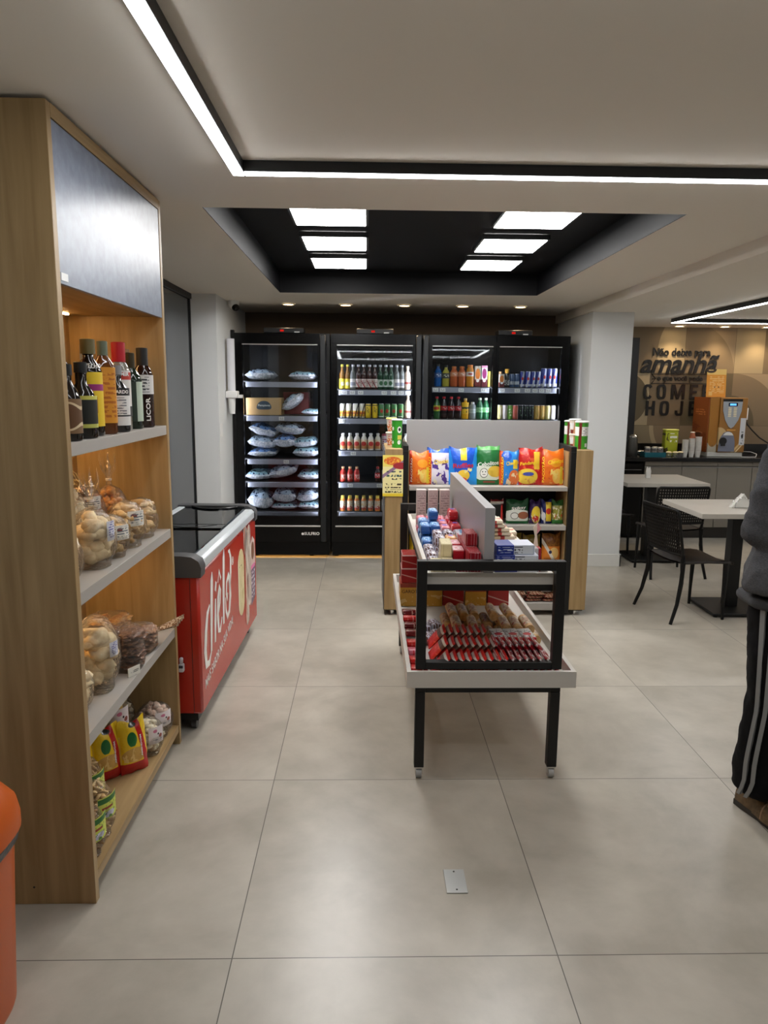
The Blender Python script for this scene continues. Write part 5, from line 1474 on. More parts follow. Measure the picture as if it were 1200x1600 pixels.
def ice_proto(w, d, h, m, sd):
    mb = MB()
    def S_(u, v, s):
        e = (max(0, sin(pi * u)) * max(0, sin(pi * v))) ** 0.30
        n_ = 1 + 0.35 * noise.noise(Vector((u * 4, v * 4, sd * 5.1 + s)))
        return ((u - 0.5) * w * (1 - 0.05 * e), (v - 0.5) * d, h / 2 + s * h / 2 * e * min(n_, 1.0 if s < 0 else 9))
    mb.surf(lambda u, v: S_(u, v, 1), 14, 12); mb.surf(lambda u, v: S_(u, v, -1), 14, 12)
    o = mb.build('ice_bag', m, smooth=80, weld=True)
    return tag(o, '-', 'ice bag')
ips = [ice_proto(0.28, 0.36, 0.115, im[0], 1), ice_proto(0.28, 0.36, 0.12, im[1], 2), ice_proto(0.26, 0.36, 0.10, im[2], 3)]
iu = set()
def ice(k, x, z, lab, ry=0.0, y=7.40, sz=1.0, sx=1.0):
    pr = ips[k]
    o = pr if k not in iu else pr.copy()
    if k in iu:
        COL.objects.link(o)
    iu.add(k)
    y -= 0.02
    o.location = (x, y, z); o.rotation_euler = (0, ry, 0); o.scale = (sx, 1, sz)
    tag(o, lab, None, 'ice bags in the left cooler')
ice(0, -1.04, Z1[0], 'pale ice bag at the left on the top shelf of the ice cooler')
ice(2, -0.63, Z1[0], 'pale ice bag at the right on the top shelf of the ice cooler')
ice(0, -0.70, Z1[1] + 0.085, 'tilted pale ice bag beside the cardboard box on the second shelf', ry=-0.65, sx=0.85)
ice(2, -0.535, Z1[1], 'flat ice bag in the right corner of the second shelf', sx=0.80, sz=0.6, y=7.38)
zc = Z1[2]
ice(1, -1.03, zc, 'blue ice bag, bottom left of the large pile', sz=0.75); ice(0, -1.04, zc + 0.092, 'white ice bag, second from bottom at left of the large pile', ry=0.12)
ice(1, -1.04, zc + 0.212, 'blue ice bag on top left of the large pile', ry=0.25, sz=0.95, sx=0.95)
ice(2, -0.60, zc, 'pale blue ice bag, bottom right of the large pile', sz=1.1); ice(2, -0.605, zc + 0.100, 'teal ice bag, middle right of the large pile', ry=-0.1, sx=0.95)
ice(1, -0.815, zc + 0.10, 'deep blue ice bag in the middle of the large pile', y=7.37, sx=0.78); ice(0, -0.77, zc + 0.225, 'lilac and white ice bag on top centre of the large pile', ry=0.1, y=7.42)
ice(2, -1.07, Z1[3], 'low pale ice bag at left on the fourth shelf of the ice cooler'); ice(0, -0.82, Z1[3] + 0.028, 'leaning pale ice bag in the centre of the fourth shelf', ry=-0.24, sz=1.1); ice(2, -0.575, Z1[3], 'low pale ice bag at right on the fourth shelf of the ice cooler', sx=0.85)
ice(0, -1.07, Z1[4], 'plump ice bag at left on the bottom shelf of the ice cooler', ry=0.12, sz=1.7, sx=0.9); ice(2, -0.82, Z1[4], 'flat blue-topped ice bag, bottom centre of the lowest shelf', sz=0.75)
ice(0, -0.82, Z1[4] + 0.068, 'rounded ice bag resting on the flat one in the lowest shelf centre', sz=1.25, sx=0.85); ice(2, -0.575, Z1[4], 'ice bag at the bottom right of the lowest shelf', sx=0.85, sz=0.9)
ice(0, -0.575, Z1[4] + 0.08, 'ice bag on top at the right of the lowest shelf', ry=-0.15, sx=0.8, sz=1.1)
cb_ = thing('cardboard_box', 'cardboard box with dark rounded logo on the second shelf of the ice cooler', 'box', (-1.0, 7.34, Z1[1]))
kraft = mat('kraft_card', (206, 166, 110), 0.7)
bx('box_body', kraft, cb_, -0.175, -0.14, 0, 0.165, 0.14, 0.165, bev=0.002)
mb = MB(); vs = [mb.b.verts.new((0.0 + 0.072 * (abs(cos(a)) ** 0.8) * (1 if cos(a) > 0 else -1) , -0.1407, 0.085 + 0.042 * sin(a) - 0.01 * cos(2 * a))) for a in [2 * pi * k / 24 for k in range(24)]]
mb.b.faces.new(vs); mb.build('logo_patch', mat('slate_ink', (70, 84, 96), 0.5), cb_, smooth=0)
text('Pamplona', wr, cb_, width=0.115, height=0.026, depth=0.0005, bold=0.02, f=lambda x, y, z: (-0.057 + x, -0.1411 - z, 0.078 + y))
carton('red_box', 'dark red box behind the tilted ice bag on the second shelf', 0.26, 0.18, 0.22, mat('dark_red_card', (110, 26, 40), 0.5), -0.72, 7.62, Z1[1], cat='box')

# ================================================================ goods in the wooden shelving
SB1 = 1.509
def liquor(lab, h, r, rn, zs, zn, body, capc, labm, l0, l1, x, y, rz=0.0, caph=0.035, extra=None, p=2.0, capr=None):
    t = bottle('liquor_bottle', h, r, rn, zs, zn, body, capc, labm, l0, l1, caph=caph, cat='liquor bottle', p=p, n=28, capr=capr)
    t['label'] = lab
    t['group'] = 'liquor bottles on the top shelf'
    t.location = (x, y, SB1); t.rotation_euler = (0, 0, rz); t.scale = (1.12, 1.12, 1.0)
    return t
dkg = mat('dark_bottle_glass', (18, 13, 10), 0.08)
grg = mat('green_bottle_glass', (14, 32, 18), 0.08)
amb = mat('amber_liquor_glass', (92, 48, 14), 0.08)
ambl = mat('light_amber_glass', (176, 128, 84), 0.08)
clg = mat('clear_liquor_glass', (128, 122, 110), 0.06)
redcap = mat('red_cap', (170, 22, 34), 0.35)
olive = mat('olive_cap', (92, 82, 44), 0.4)
dcap = mat('dark_cap', (24, 26, 26), 0.4)
def lp(name, base, *L): return printed(name, base, list(L), 0.45, axes='XZ')
# camera looks at these from the aisle and slightly from -y, so the artwork is spread round the bottle in object space
def lab_text(t, s, r, z, ang, ww, hh, m, vert=False):
    """lettering wrapped round a bottle; ang is the direction it faces"""
    def f(x, y, zz):
        if vert:
            x, y = -y, x
        a = ang + x / r
        return ((r + 0.0014 + zz) * cos(a), (r + 0.0014 + zz) * sin(a), z + y)
    text(s, m, t, width=ww, height=hh, depth=0.0006, bold=0.02, f=f, cen=True, res=2)
FA = radians(-50)
liquor('short dark bottle with cream oval label at the near end of the liquor shelf', 0.235, 0.036, 0.014, 0.5, 0.78, dkg, dcap, lp('brown_cream_label', (120, 92, 62), ('ell', 0.7, 0.5, 0.4, 0.42, (206, 186, 150)), ('ell', 0.7, 0.5, 0.34, 0.36, (96, 66, 40))), 0.10, 0.55, -0.925, 2.30)
t = liquor('dark domed bottle with yellow-green banded label, second from the near end', 0.245, 0.040, 0.016, 0.48, 0.72, dkg, dcap, lp('green_banded_label', (26, 28, 22), ('rect', 0, 0, 1, 0.12, (186, 186, 90)), ('rect', 0, 0.88, 1, 1, (196, 190, 90))), 0.14, 0.56, -0.927, 2.425)
t = liquor('tall bottle with yellow label and olive cap behind the domed bottle', 0.325, 0.038, 0.016, 0.66, 0.80, dkg, olive, lp('yellow_liquor_label', (226, 190, 40), ('rect', 0, 0.66, 1, 0.78, (150, 40, 110)), ('rect', 0.4, 0.25, 0.9, 0.55, (190, 140, 40))), 0.10, 0.66, -0.945, 2.545, capr=0.022, caph=0.05)
lab_text(t, 'VELHO', 0.0388, 0.235, FA, 0.05, 0.016, wr)
liquor('tall bottle with bright red cap at the back of the near end', 0.335, 0.036, 0.015, 0.62, 0.80, dkg, redcap, lp('dark_plain_label', (50, 30, 24)), 0.12, 0.5, -1.03, 2.50, capr=0.021, caph=0.045)
liquor('tall bottle with dark green cap at the back of the near end', 0.325, 0.036, 0.016, 0.62, 0.80, grg, mat('green_black_cap', (36, 42, 26), 0.4), None, 0, 0, -1.02, 2.385, capr=0.022, caph=0.05)
liquor('square-shouldered amber bottle with orange label in the front row', 0.325, 0.033, 0.014, 0.70, 0.84, amb, mat('grey_green_cap', (96, 104, 84), 0.4), lp('orange_liquor_label', (206, 140, 40), ('print', 12, 4, 0.2, 0.1, 0.9, 0.9, (170, 96, 24))), 0.12, 0.72, -0.935, 2.655, rz=0.6, p=3.5, caph=0.05)
t = liquor('black bottle with white printed label in the middle of the front row', 0.245, 0.040, 0.017, 0.58, 0.76, mat('smoky_glass', (28, 27, 28), 0.1), mat('silver_grey_cap', (150, 150, 152), 0.35, 0.6), lp('white_black_label', (216, 214, 210), ('rect', 0, 0.80, 1, 1, (26, 26, 28)), ('ell', 0.3, 0.62, 0.16, 0.13, (50, 50, 54)), ('print', 14, 6, 0.45, 0.3, 0.95, 0.75, (120, 120, 124)), ('rect', 0, 0.24, 1, 0.28, (30, 30, 32))), 0.10, 0.66, -0.932, 2.775)
lab_text(t, 'BARDO', 0.0408, 0.148, FA, 0.052, 0.013, wr)
liquor('clear pale amber bottle with brown back label behind the orange-labelled one', 0.315, 0.036, 0.015, 0.62, 0.80, ambl, mat('blue_grey_cap', (120, 128, 140), 0.4), None, 0, 0, -1.02, 2.725, caph=0.055)
t = liquor('clear bottle with tall red cap and white label with red name band', 0.335, 0.036, 0.017, 0.66, 0.80, clg, redcap, lp('white_red_label', (220, 216, 210), ('rect', 0, 0.80, 1, 0.96, (178, 52, 36)), ('ell', 0.65, 0.5, 0.2, 0.16, (90, 86, 90)), ('ell', 0.65, 0.5, 0.15, 0.12, (220, 216, 210)), ('rect', 0, 0, 1, 0.22, (60, 58, 58))), 0.16, 0.68, -0.955, 2.885, capr=0.023, caph=0.075)
lab_text(t, 'SMIR', 0.0368, 0.214, FA, 0.040, 0.015, wr)
liquor('amber bottle with brown cap behind the red-capped clear bottle', 0.315, 0.036, 0.016, 0.62, 0.80, ambl, mat('brown_cap', (120, 90, 56), 0.4), None, 0, 0, -1.045, 2.965, caph=0.05)
liquor('dark green wine-shaped bottle without front label near the far end', 0.300, 0.038, 0.0145, 0.64, 0.80, grg, mat('gold_rim_cap', (60, 52, 30), 0.35, 0.4), lp('pale_green_label', (40, 52, 40), ('rect', 0.86, 0, 1, 1, (186, 200, 180))), 0.10, 0.62, -0.945, 2.985, caph=0.06)
t = liquor('dark bottle with white vertical lettering nearest the far side panel', 0.325, 0.036, 0.0165, 0.66, 0.80, mat('brown_black_glass', (38, 18, 12), 0.07), mat('black_long_cap', (22, 21, 21), 0.4), lp('white_upper_label', (216, 214, 210), ('print', 6, 5, 0.1, 0.1, 0.9, 0.9, (60, 60, 64))), 0.42, 0.66, -0.93, 3.10, capr=0.021, caph=0.08)
lab_text(t, 'LICOR', 0.0362, 0.075, FA, 0.095, 0.016, wr, vert=True)
t = liquor('dark bottle with white vertical lettering in the far back corner', 0.322, 0.036, 0.0165, 0.66, 0.80, mat('brown_black_glass_b', (34, 18, 14), 0.07), mat('clear_long_cap', (150, 120, 84), 0.3), lp('white_upper_label_b', (210, 208, 204)), 0.46, 0.66, -1.02, 3.155, capr=0.020, caph=0.075)
lab_text(t, 'LICOR', 0.0362, 0.075, FA, 0.095, 0.016, wr, vert=True)


def clear_bag(name, lab, cat, w, d, h, lump, m, n, loc, rz=0.0, tie=False, sticker=None, seed=1, sq=2.6, group=None, spread=1.0, flat=None, ribbon=False, lean=0.0):
    """clear film bag filled with separate pieces"""
    R_ = random.Random(seed)
    t = thing(name, lab, cat, loc, group=group, rot=(0, lean, rz))
    mb = MB()
    k = 0; tries = 0
    while k < n and tries < n * 40:
        tries += 1
        x, y, z = R_.uniform(-1, 1), R_.uniform(-1, 1), R_.uniform(-1, 1)
        q_ = (abs(x) ** sq + abs(y) ** sq + abs(z) ** sq) ** (1 / sq)
        if q_ > 1 or q_ < 0.45:
            continue
        taper = 1 - 0.28 * max(0, z)
        c = (x * (w / 2 - lump[0] * 0.8) * taper, y * (d / 2 - lump[1] * 0.8) * taper, h / 2 + z * (h / 2 - lump[2]))
        rot = Matrix.Rotation(R_.uniform(0, 6.28), 3, 'Z') @ Matrix.Rotation(R_.uniform(-0.7, 0.7), 3, 'X')
        mb.ell(c, [l * R_.uniform(0.8, 1.15) for l in lump], 2 if lump[0] > 0.02 else 1, mtx=rot.to_4x4(), amp=0.35, fr=9)
        k += 1
    o = mb.build('contents', m, t, smooth=75)
    o['kind'] = 'stuff'
    mb = MB()
    prof = []
    for i in range(13):
        v = i / 12
        s = (max(0, 1 - abs(2 * v - 1) ** sq)) ** (1 / sq)
        s = max(s, 0.16)
        prof.append((s * (1 - 0.24 * max(0, 2 * v - 1)) * 1.02, v * h))
    prof[0] = (0.72, 0.001)
    n_ = 20
    rings = mb.lathe(prof, n=n_, sx=w / 2, sy=d / 2, p=sq)
    if tie:
        z0 = h
        top = []
        for r_, zz in ((0.13, 0.012), (0.10, 0.025), (0.22, 0.05), (0.42, 0.085), (0.36, 0.10)):
            top.append((r_, z0 + zz))
        rr = mb.lathe([(0.16, z0)] + top, n=n_, sx=w / 2, sy=d / 2, caps=False)
        for j, ring in enumerate(rr[3:]):
            for i, v in enumerate(ring):
                v.co += Vector((0, 0, 0.014 * sin(i * 2.4) * (j + 1))) + Vector(((v.co.x), v.co.y, 0)) * 0.35 * sin(i * 3.1)
    for v in mb.b.verts:
        nn = noise.noise(v.co * 28 + Vector((seed, 0, 0)))
        v.co += Vector((v.co.x, v.co.y, 0)) * 0.07 * nn
    mb.build('bag_film', film, t, smooth=30)
    if tie:
        mb = MB(); mb.cyl((0, 0, h + 0.018), (0, 0, h + 0.026), 0.14 * w / 2 + 0.002, n=12)
        if ribbon:
            R2 = random.Random(seed + 5)
            for k in range(9):
                a = R2.uniform(0, 6.28); L = R2.uniform(0.03, 0.07)
                pts = [(0.006 * cos(a), 0.006 * sin(a), h + 0.022)]
                for j in range(1, 7):
                    pts.append((L * j / 6 * cos(a + 0.5 * sin(j * 1.7)), L * j / 6 * sin(a + 0.5 * sin(j * 1.7)), h + 0.022 + 0.05 * sin(j * 0.7) * (0.6 + 0.4 * sin(k))))
                mb.tube(pts, 0.0022, 5)
        mb.build('tie', mat('raffia_tie' if ribbon else 'plastic_tie', (226, 206, 150) if ribbon else (214, 206, 196), 0.6), t)
    if sticker:
        sm, cz, sw, sh_ = sticker[:4]
        az = sticker[4] if len(sticker) > 4 else radians(-45)
        dirv = Vector((cos(az), sin(az)))
        rr_ = (abs(dirv.x / (w / 2)) ** sq + abs(dirv.y / (d / 2)) ** sq) ** (-1 / sq)
        kz = (max(0.05, 1 - abs(2 * cz - 1) ** sq)) ** (1 / sq) * (1 - 0.24 * max(0, 2 * cz - 1))
        px = dirv * (rr_ * kz * 1.04 + 0.001)
        tn_ = Vector((-dirv.y, dirv.x))
        mb = MB()
        mb.surf(lambda u, v: (px.x + tn_.x * (u - 0.5) * sw - dirv.x * 0.3 * ((u - 0.5) * sw) ** 2 / 0.04, px.y + tn_.y * (u - 0.5) * sw - dirv.y * 0.3 * ((u - 0.5) * sw) ** 2 / 0.04, cz * h + (v - 0.5) * sh_), 6, 2)
        mb.build('paper_label', sm, t)
    return t


SB2, SB3, SB4 = 1.045, 0.578, 0.099
nut = noisy('peanut_cookie', (214, 178, 122), (236, 208, 158), (1, 1, 1), 60, 4, 0.7)
pale = noisy('pale_biscuit', (232, 208, 164), (246, 228, 190), (1, 1, 1), 45, 4, 0.7, bump=0.3)
brown = noisy('cocoa_biscuit', (112, 78, 56), (168, 126, 92), (1, 1, 1), 60, 4, 0.6)
choc = noisy('chocolate_biscuit', (84, 54, 38), (140, 98, 70), (1, 1, 1), 80, 4, 0.5, bump=0.4)
oran = noisy('orange_biscuit', (196, 128, 56), (222, 164, 92), (1, 1, 1), 60, 4, 0.7)
yelp = noisy('yellow_puffs', (226, 180, 74), (244, 212, 120), (1, 1, 1), 60, 4, 0.7)
popc = noisy('popcorn_white', (236, 222, 190), (250, 244, 226), (1, 1, 1), 70, 4, 0.8)
whl = printed('ruled_paper_label', (236, 232, 222), [('ell', 0.25, 0.7, 0.16, 0.14, (120, 44, 34)), ('print', 6, 6, 0.1, 0.1, 0.95, 0.9, (120, 126, 130))], 0.6, axes='YZ')
bll = printed('blue_paper_label', (214, 214, 224), [('print', 8, 6, 0.15, 0.1, 0.9, 0.95, (110, 110, 170))], 0.6, axes='YZ')
g2 = 'clear bags of biscuits on the second shelf'
clear_bag('biscuit_bag', 'tall tied bag of pale biscuits at the near back of the second shelf', 'biscuit bag', 0.15, 0.13, 0.25, (0.034, 0.026, 0.024), nut, 26, (-1.13, 2.45, SB2), tie=True, seed=3, group=g2)
clear_bag('biscuit_bag', 'pale biscuit bag cut by the near side panel, front of the second shelf', 'biscuit bag', 0.13, 0.14, 0.17, (0.036, 0.028, 0.024), pale, 18, (-0.985, 2.32, SB2), seed=4, sticker=(bll, 0.75, 0.05, 0.05), group=g2)
clear_bag('biscuit_bag', 'large pale biscuit bag with blue label in front of the ribbon-tied bag', 'biscuit bag', 0.15, 0.17, 0.215, (0.040, 0.030, 0.026), pale, 26, (-0.965, 2.545, SB2), tie=True, seed=5, sticker=(bll, 0.62, 0.05, 0.07, radians(-10)), group=g2)
clear_bag('biscuit_bag', 'cream biscuit bag tied with raffia ribbon in the middle back', 'biscuit bag', 0.16, 0.16, 0.275, (0.026, 0.020, 0.017), pale, 62, (-1.11, 2.68, SB2), tie=True, seed=6, ribbon=True, group=g2)
clear_bag('biscuit_bag', 'bag of dark cocoa biscuits with white label in the back centre', 'biscuit bag', 0.16, 0.16, 0.25, (0.032, 0.021, 0.015), brown, 54, (-1.11, 2.865, SB2), seed=7, sticker=(whl, 0.74, 0.08, 0.05, radians(-50)), group=g2)
clear_bag('biscuit_bag', 'small biscuit bag with white ruled label, front centre of the second shelf', 'biscuit bag', 0.13, 0.13, 0.16, (0.027, 0.018, 0.016), nut, 34, (-0.955, 2.705, SB2), seed=8, sticker=(whl, 0.62, 0.06, 0.055, radians(-35)), group=g2)
clear_bag('biscuit_bag', 'rounded bag of twisted biscuits with white label, front right of the second shelf', 'biscuit bag', 0.15, 0.18, 0.185, (0.037, 0.014, 0.014), nut, 54, (-0.96, 2.885, SB2), seed=9, sticker=(whl, 0.66, 0.07, 0.06, radians(-40)), group=g2)
clear_bag('biscuit_bag', 'tall bag of orange-brown nuggets near the far side panel', 'biscuit bag', 0.15, 0.16, 0.225, (0.019, 0.017, 0.015), oran, 70, (-1.08, 3.06, SB2), tie=True, seed=10, group=g2)
clear_bag('biscuit_bag', 'bag of thin pale biscuits at the far front corner of the second shelf', 'biscuit bag', 0.13, 0.15, 0.17, (0.031, 0.011, 0.013), nut, 50, (-0.955, 3.075, SB2), seed=11, group=g2)

g3 = 'bags of biscuits on the third shelf'
clear_bag('biscuit_bag', 'tall pale rusk bag with small blue label on the third shelf', 'biscuit bag', 0.16, 0.18, 0.285, (0.055, 0.034, 0.03), pale, 20, (-0.985, 2.56, SB3), seed=21, sticker=(bll, 0.58, 0.045, 0.055, radians(-18)), tie=False, group=g3)
clear_bag('biscuit_bag', 'pale rusk bag cut by the near side panel on the third shelf', 'biscuit bag', 0.14, 0.15, 0.17, (0.05, 0.032, 0.028), pale, 14, (-1.0, 2.36, SB3), seed=22, group=g3)
clear_bag('biscuit_bag', 'tall dark chocolate cereal bag behind the pale rusks', 'biscuit bag', 0.11, 0.12, 0.33, (0.02, 0.016, 0.013), choc, 60, (-1.16, 2.66, SB3), seed=23, group=g3)
# brown ring biscuits stacked in clear trays
def biscuit_pile(lab, x, y, z, w, d, h, m, seed, rz=0.0, layers=6):
    t = thing('biscuit_pack', lab, 'biscuit pack', (x, y, z), rz=rz, group='packs of dark biscuits on the third shelf')
    R_ = random.Random(seed)
    mb = MB()
    for k in range(layers):
        for j in range(2):
            cx = (j - 0.5) * w * 0.5 + R_.uniform(-0.004, 0.004)
            zz = 0.006 + (k + 0.5) * (h - 0.01) / layers
            mb.ell((cx, R_.uniform(-0.006, 0.006), zz), (w * 0.25, d * 0.44, (h / layers) * 0.46), 3, mtx=Matrix.Rotation(R_.uniform(-0.08, 0.08), 4, 'X'), amp=0.5, fr=16)
    o = mb.build('biscuits', m, t, smooth=75); o['kind'] = 'stuff'
    mb = MB(); mb.lathe([(0.94, 0.001), (1.0, 0.02), (1.02, h * 0.8), (0.86, h + 0.004), (0.3, h + 0.008)], n=24, sx=w / 2, sy=d / 2, p=4)
    for v in mb.b.verts:
        v.co += Vector((v.co.x, v.co.y, 0)) * 0.08 * noise.noise(v.co * 30)
    mb.build('bag_film', film, t, smooth=30)
    return t
biscuit_pile('tall clear pack of dark scalloped biscuits, centre of the third shelf', -0.965, 2.77, SB3, 0.165, 0.15, 0.16, choc, 31)
biscuit_pile('low clear pack of dark biscuits behind the tall centre pack', -1.14, 2.84, SB3, 0.14, 0.15, 0.125, brown, 32, layers=5)
biscuit_pile('clear pack of golden brown biscuits at the back right of the third shelf', -1.10, 3.03, SB3, 0.16, 0.16, 0.13, noisy('golden_biscuit', (150, 96, 42), (206, 160, 96), (1, 1, 1), 60, 4, 0.6), 33, layers=4)
t = biscuit_pile('clear pack of dark biscuits with gathered end reaching over the shelf edge', -0.965, 2.965, SB3, 0.15, 0.15, 0.10, brown, 34, layers=4)
mb = MB()
mb.surf(lambda u, v: (0.055 + 0.10 * u, 0.075 + 0.05 * u + (v - 0.5) * (0.07 + 0.05 * u), 0.060 + 0.030 * u + 0.010 * sin(v * 26) * (0.3 + u)), 8, 16)
mb.build('gathered_end', printed('film_fold_print', (206, 186, 160), [('spots', 10, 10, 0.5, 0, 0, 1, 1, (130, 100, 76))], 0.25, axes='XY'), t, smooth=0)
mb = MB(); mb.box(-0.0015, -0.03, 0, 0.0015, 0.03, 0.035)
tag(mb.build('price_card', printed('price_card_print', (226, 222, 210), [('print', 6, 2.2, 0.2, 0.3, 0.9, 0.7, (60, 60, 60))], 0.6, axes='YZ'), None, (-0.892, 2.69, SB3), (0, 0, -0.5)), 'small white price card in front of the dark biscuit pack', 'price tag')

g4 = 'snacks on the bottom board of the shelving'
pinkl = printed('white_pink_label', (236, 226, 228), [('ell', 0.3, 0.75, 0.12, 0.1, (206, 120, 150)), ('ell', 0.7, 0.4, 0.16, 0.12, (150, 80, 70)), ('ell', 0.5, 0.55, 0.06, 0.06, (30, 20, 24)), ('print', 7, 5, 0.1, 0.1, 0.9, 0.3, (150, 150, 160))], 0.5, axes='YZ')
clear_bag('popcorn_bag', 'large clear bag of yellow puffs with white label at the back of the bottom board', 'snack bag', 0.17, 0.20, 0.32, (0.016, 0.013, 0.012), yelp, 170, (-1.10, 2.955, SB4), seed=41, sticker=(pinkl, 0.62, 0.09, 0.09, radians(-35)), group=g4)
clear_bag('popcorn_bag', 'pale popcorn bag behind in the far corner of the bottom board', 'snack bag', 0.16, 0.17, 0.21, (0.016, 0.013, 0.012), popc, 90, (-1.14, 3.15, SB4), seed=42, group=g4)
clear_bag('popcorn_bag', 'pink popcorn bag with white label by the far side panel', 'snack bag', 0.17, 0.17, 0.155, (0.016, 0.013, 0.011), noisy('pink_popcorn', (226, 186, 170), (246, 228, 214), (1, 1, 1), 70, 4, 0.8), 100, (-0.97, 3.16, SB4), seed=43, sticker=(pinkl, 0.66, 0.08, 0.07, radians(-40)), group=g4)
clear_bag('popcorn_bag', 'white popcorn bag with white label in front on the bottom board', 'snack bag', 0.14, 0.14, 0.16, (0.018, 0.014, 0.012), popc, 80, (-0.95, 2.995, SB4), seed=44, sticker=(pinkl, 0.64, 0.07, 0.075, radians(-40)), group=g4)
p_yr = printed('yellow_red_snack_print', (236, 196, 36), [('rect', 0, 0, 1, 0.20, (176, 26, 24)), ('qell', 0.5, 0.34, 0.44, 0.13, 0, 0.2, 1, 0.5, (206, 160, 80)), ('spots', 8, 9, 0.54, 0.08, 0.22, 0.92, 0.46, (232, 196, 120)), ('diag', 1, 0.35, 0.86, 1.06, (186, 28, 26)), ('qell', 0.42, 0.62, 0.16, 0.13, 0.2, 0.5, 0.7, 0.75, (34, 110, 50)), ('ell', 0.5, 0.86, 0.14, 0.04, (40, 44, 40)), ('rect', 0, 0.2, 0.06, 0.7, (240, 210, 90))], rough=0.25, wrinkle=0.5)
for i, (x, y, rz_, lab) in enumerate(((-0.955, 2.83, 0.75, 'yellow and red snack bag standing nearest the aisle on the bottom board'), (-1.04, 2.765, 0.80, 'yellow and red snack bag, middle one of three on the bottom board'), (-1.12, 2.68, 0.75, 'yellow and red snack bag, innermost of three, bottom board'))):
    o = snack_bag('snack_bag', lab, 0.118, 0.215, 0.055, p_yr, [('AMENDOIM', 0.22, 0.52, 0.42, 0.06, wr, True)], group='yellow and red snack bags', seed=50 + i)
    o.location = (x, y, SB4); o.rotation_euler = (radians(-6), 0, rz_)
strw = noisy('pasta_straws', (206, 166, 106), (232, 204, 150), (1, 1, 1), 60, 4, 0.6)
grl = printed('green_yellow_label', (206, 214, 90), [('rect', 0, 0.72, 1, 0.95, (50, 110, 50)), ('rect', 0.1, 0.45, 0.6, 0.55, (150, 60, 40)), ('ell', 0.4, 0.2, 0.3, 0.14, (206, 206, 226)), ('spots', 7, 7, 0.6, 0, 0, 1, 0.7, (90, 130, 60))], 0.5, axes='YZ')
for i, (x, y, h_, lab) in enumerate(((-1.03, 2.50, 0.25, 'clear bag of straw snacks with green label, furthest of the near group'), (-0.955, 2.395, 0.21, 'clear bag of straw snacks with green label, middle of the near group'), (-0.95, 2.28, 0.19, 'clear bag of brown straw snacks beside the near side panel on the bottom board'))):
    clear_bag('straw_snack_bag', lab, 'snack bag', 0.13, 0.11, h_, (0.036, 0.0065, 0.0065), strw if i < 2 else noisy('brown_straws', (140, 104, 66), (186, 146, 96), (1, 1, 1), 60, 4, 0.6), 70, (x, y, SB4), seed=60 + i, sticker=(grl, 0.6, 0.09, 0.085, radians(-20)), group='clear bags of straw snacks')
mb = MB(); mb.tube([(-0.94, 3.245, 0.955), (-0.925, 3.2445, 0.95), (-0.905, 3.244, 0.94)], 0.0015, 5)
bpy.data.objects.remove(mb.build('tmp', white))

# ================================================================ goods on the display table
def pack_proto(name, w, d, h, m, soft=False, cat='sweet'):
    mb = MB()
    if soft:
        mb.box(-w / 2, -d / 2 + 0.006, 0, w / 2, d / 2 - 0.006, h, min(h, w) * 0.22, seg=2)
        for v in mb.b.verts:
            v.co.z = max(0.0, v.co.z * (1 + 0.10 * noise.noise(v.co * 60)))
        mb.box(-w * 0.46, -d / 2, h * 0.42, w * 0.46, -d / 2 + 0.0065, h * 0.46); mb.box(-w * 0.46, d / 2 - 0.0065, h * 0.42, w * 0.46, d / 2, h * 0.46)
        o = mb.build(name, m, smooth=50)
    else:
        mb.box(-w / 2, -d / 2, 0, w / 2, d / 2, h, 0.003)
        o = mb.build(name, m, smooth=30)
    return tag(o, '-', cat)
def pr_(name, base, *L, axes='XY', rough=0.3): return printed(name, base, list(L), rough, axes=axes, coord='Generated', wrinkle=0.3)
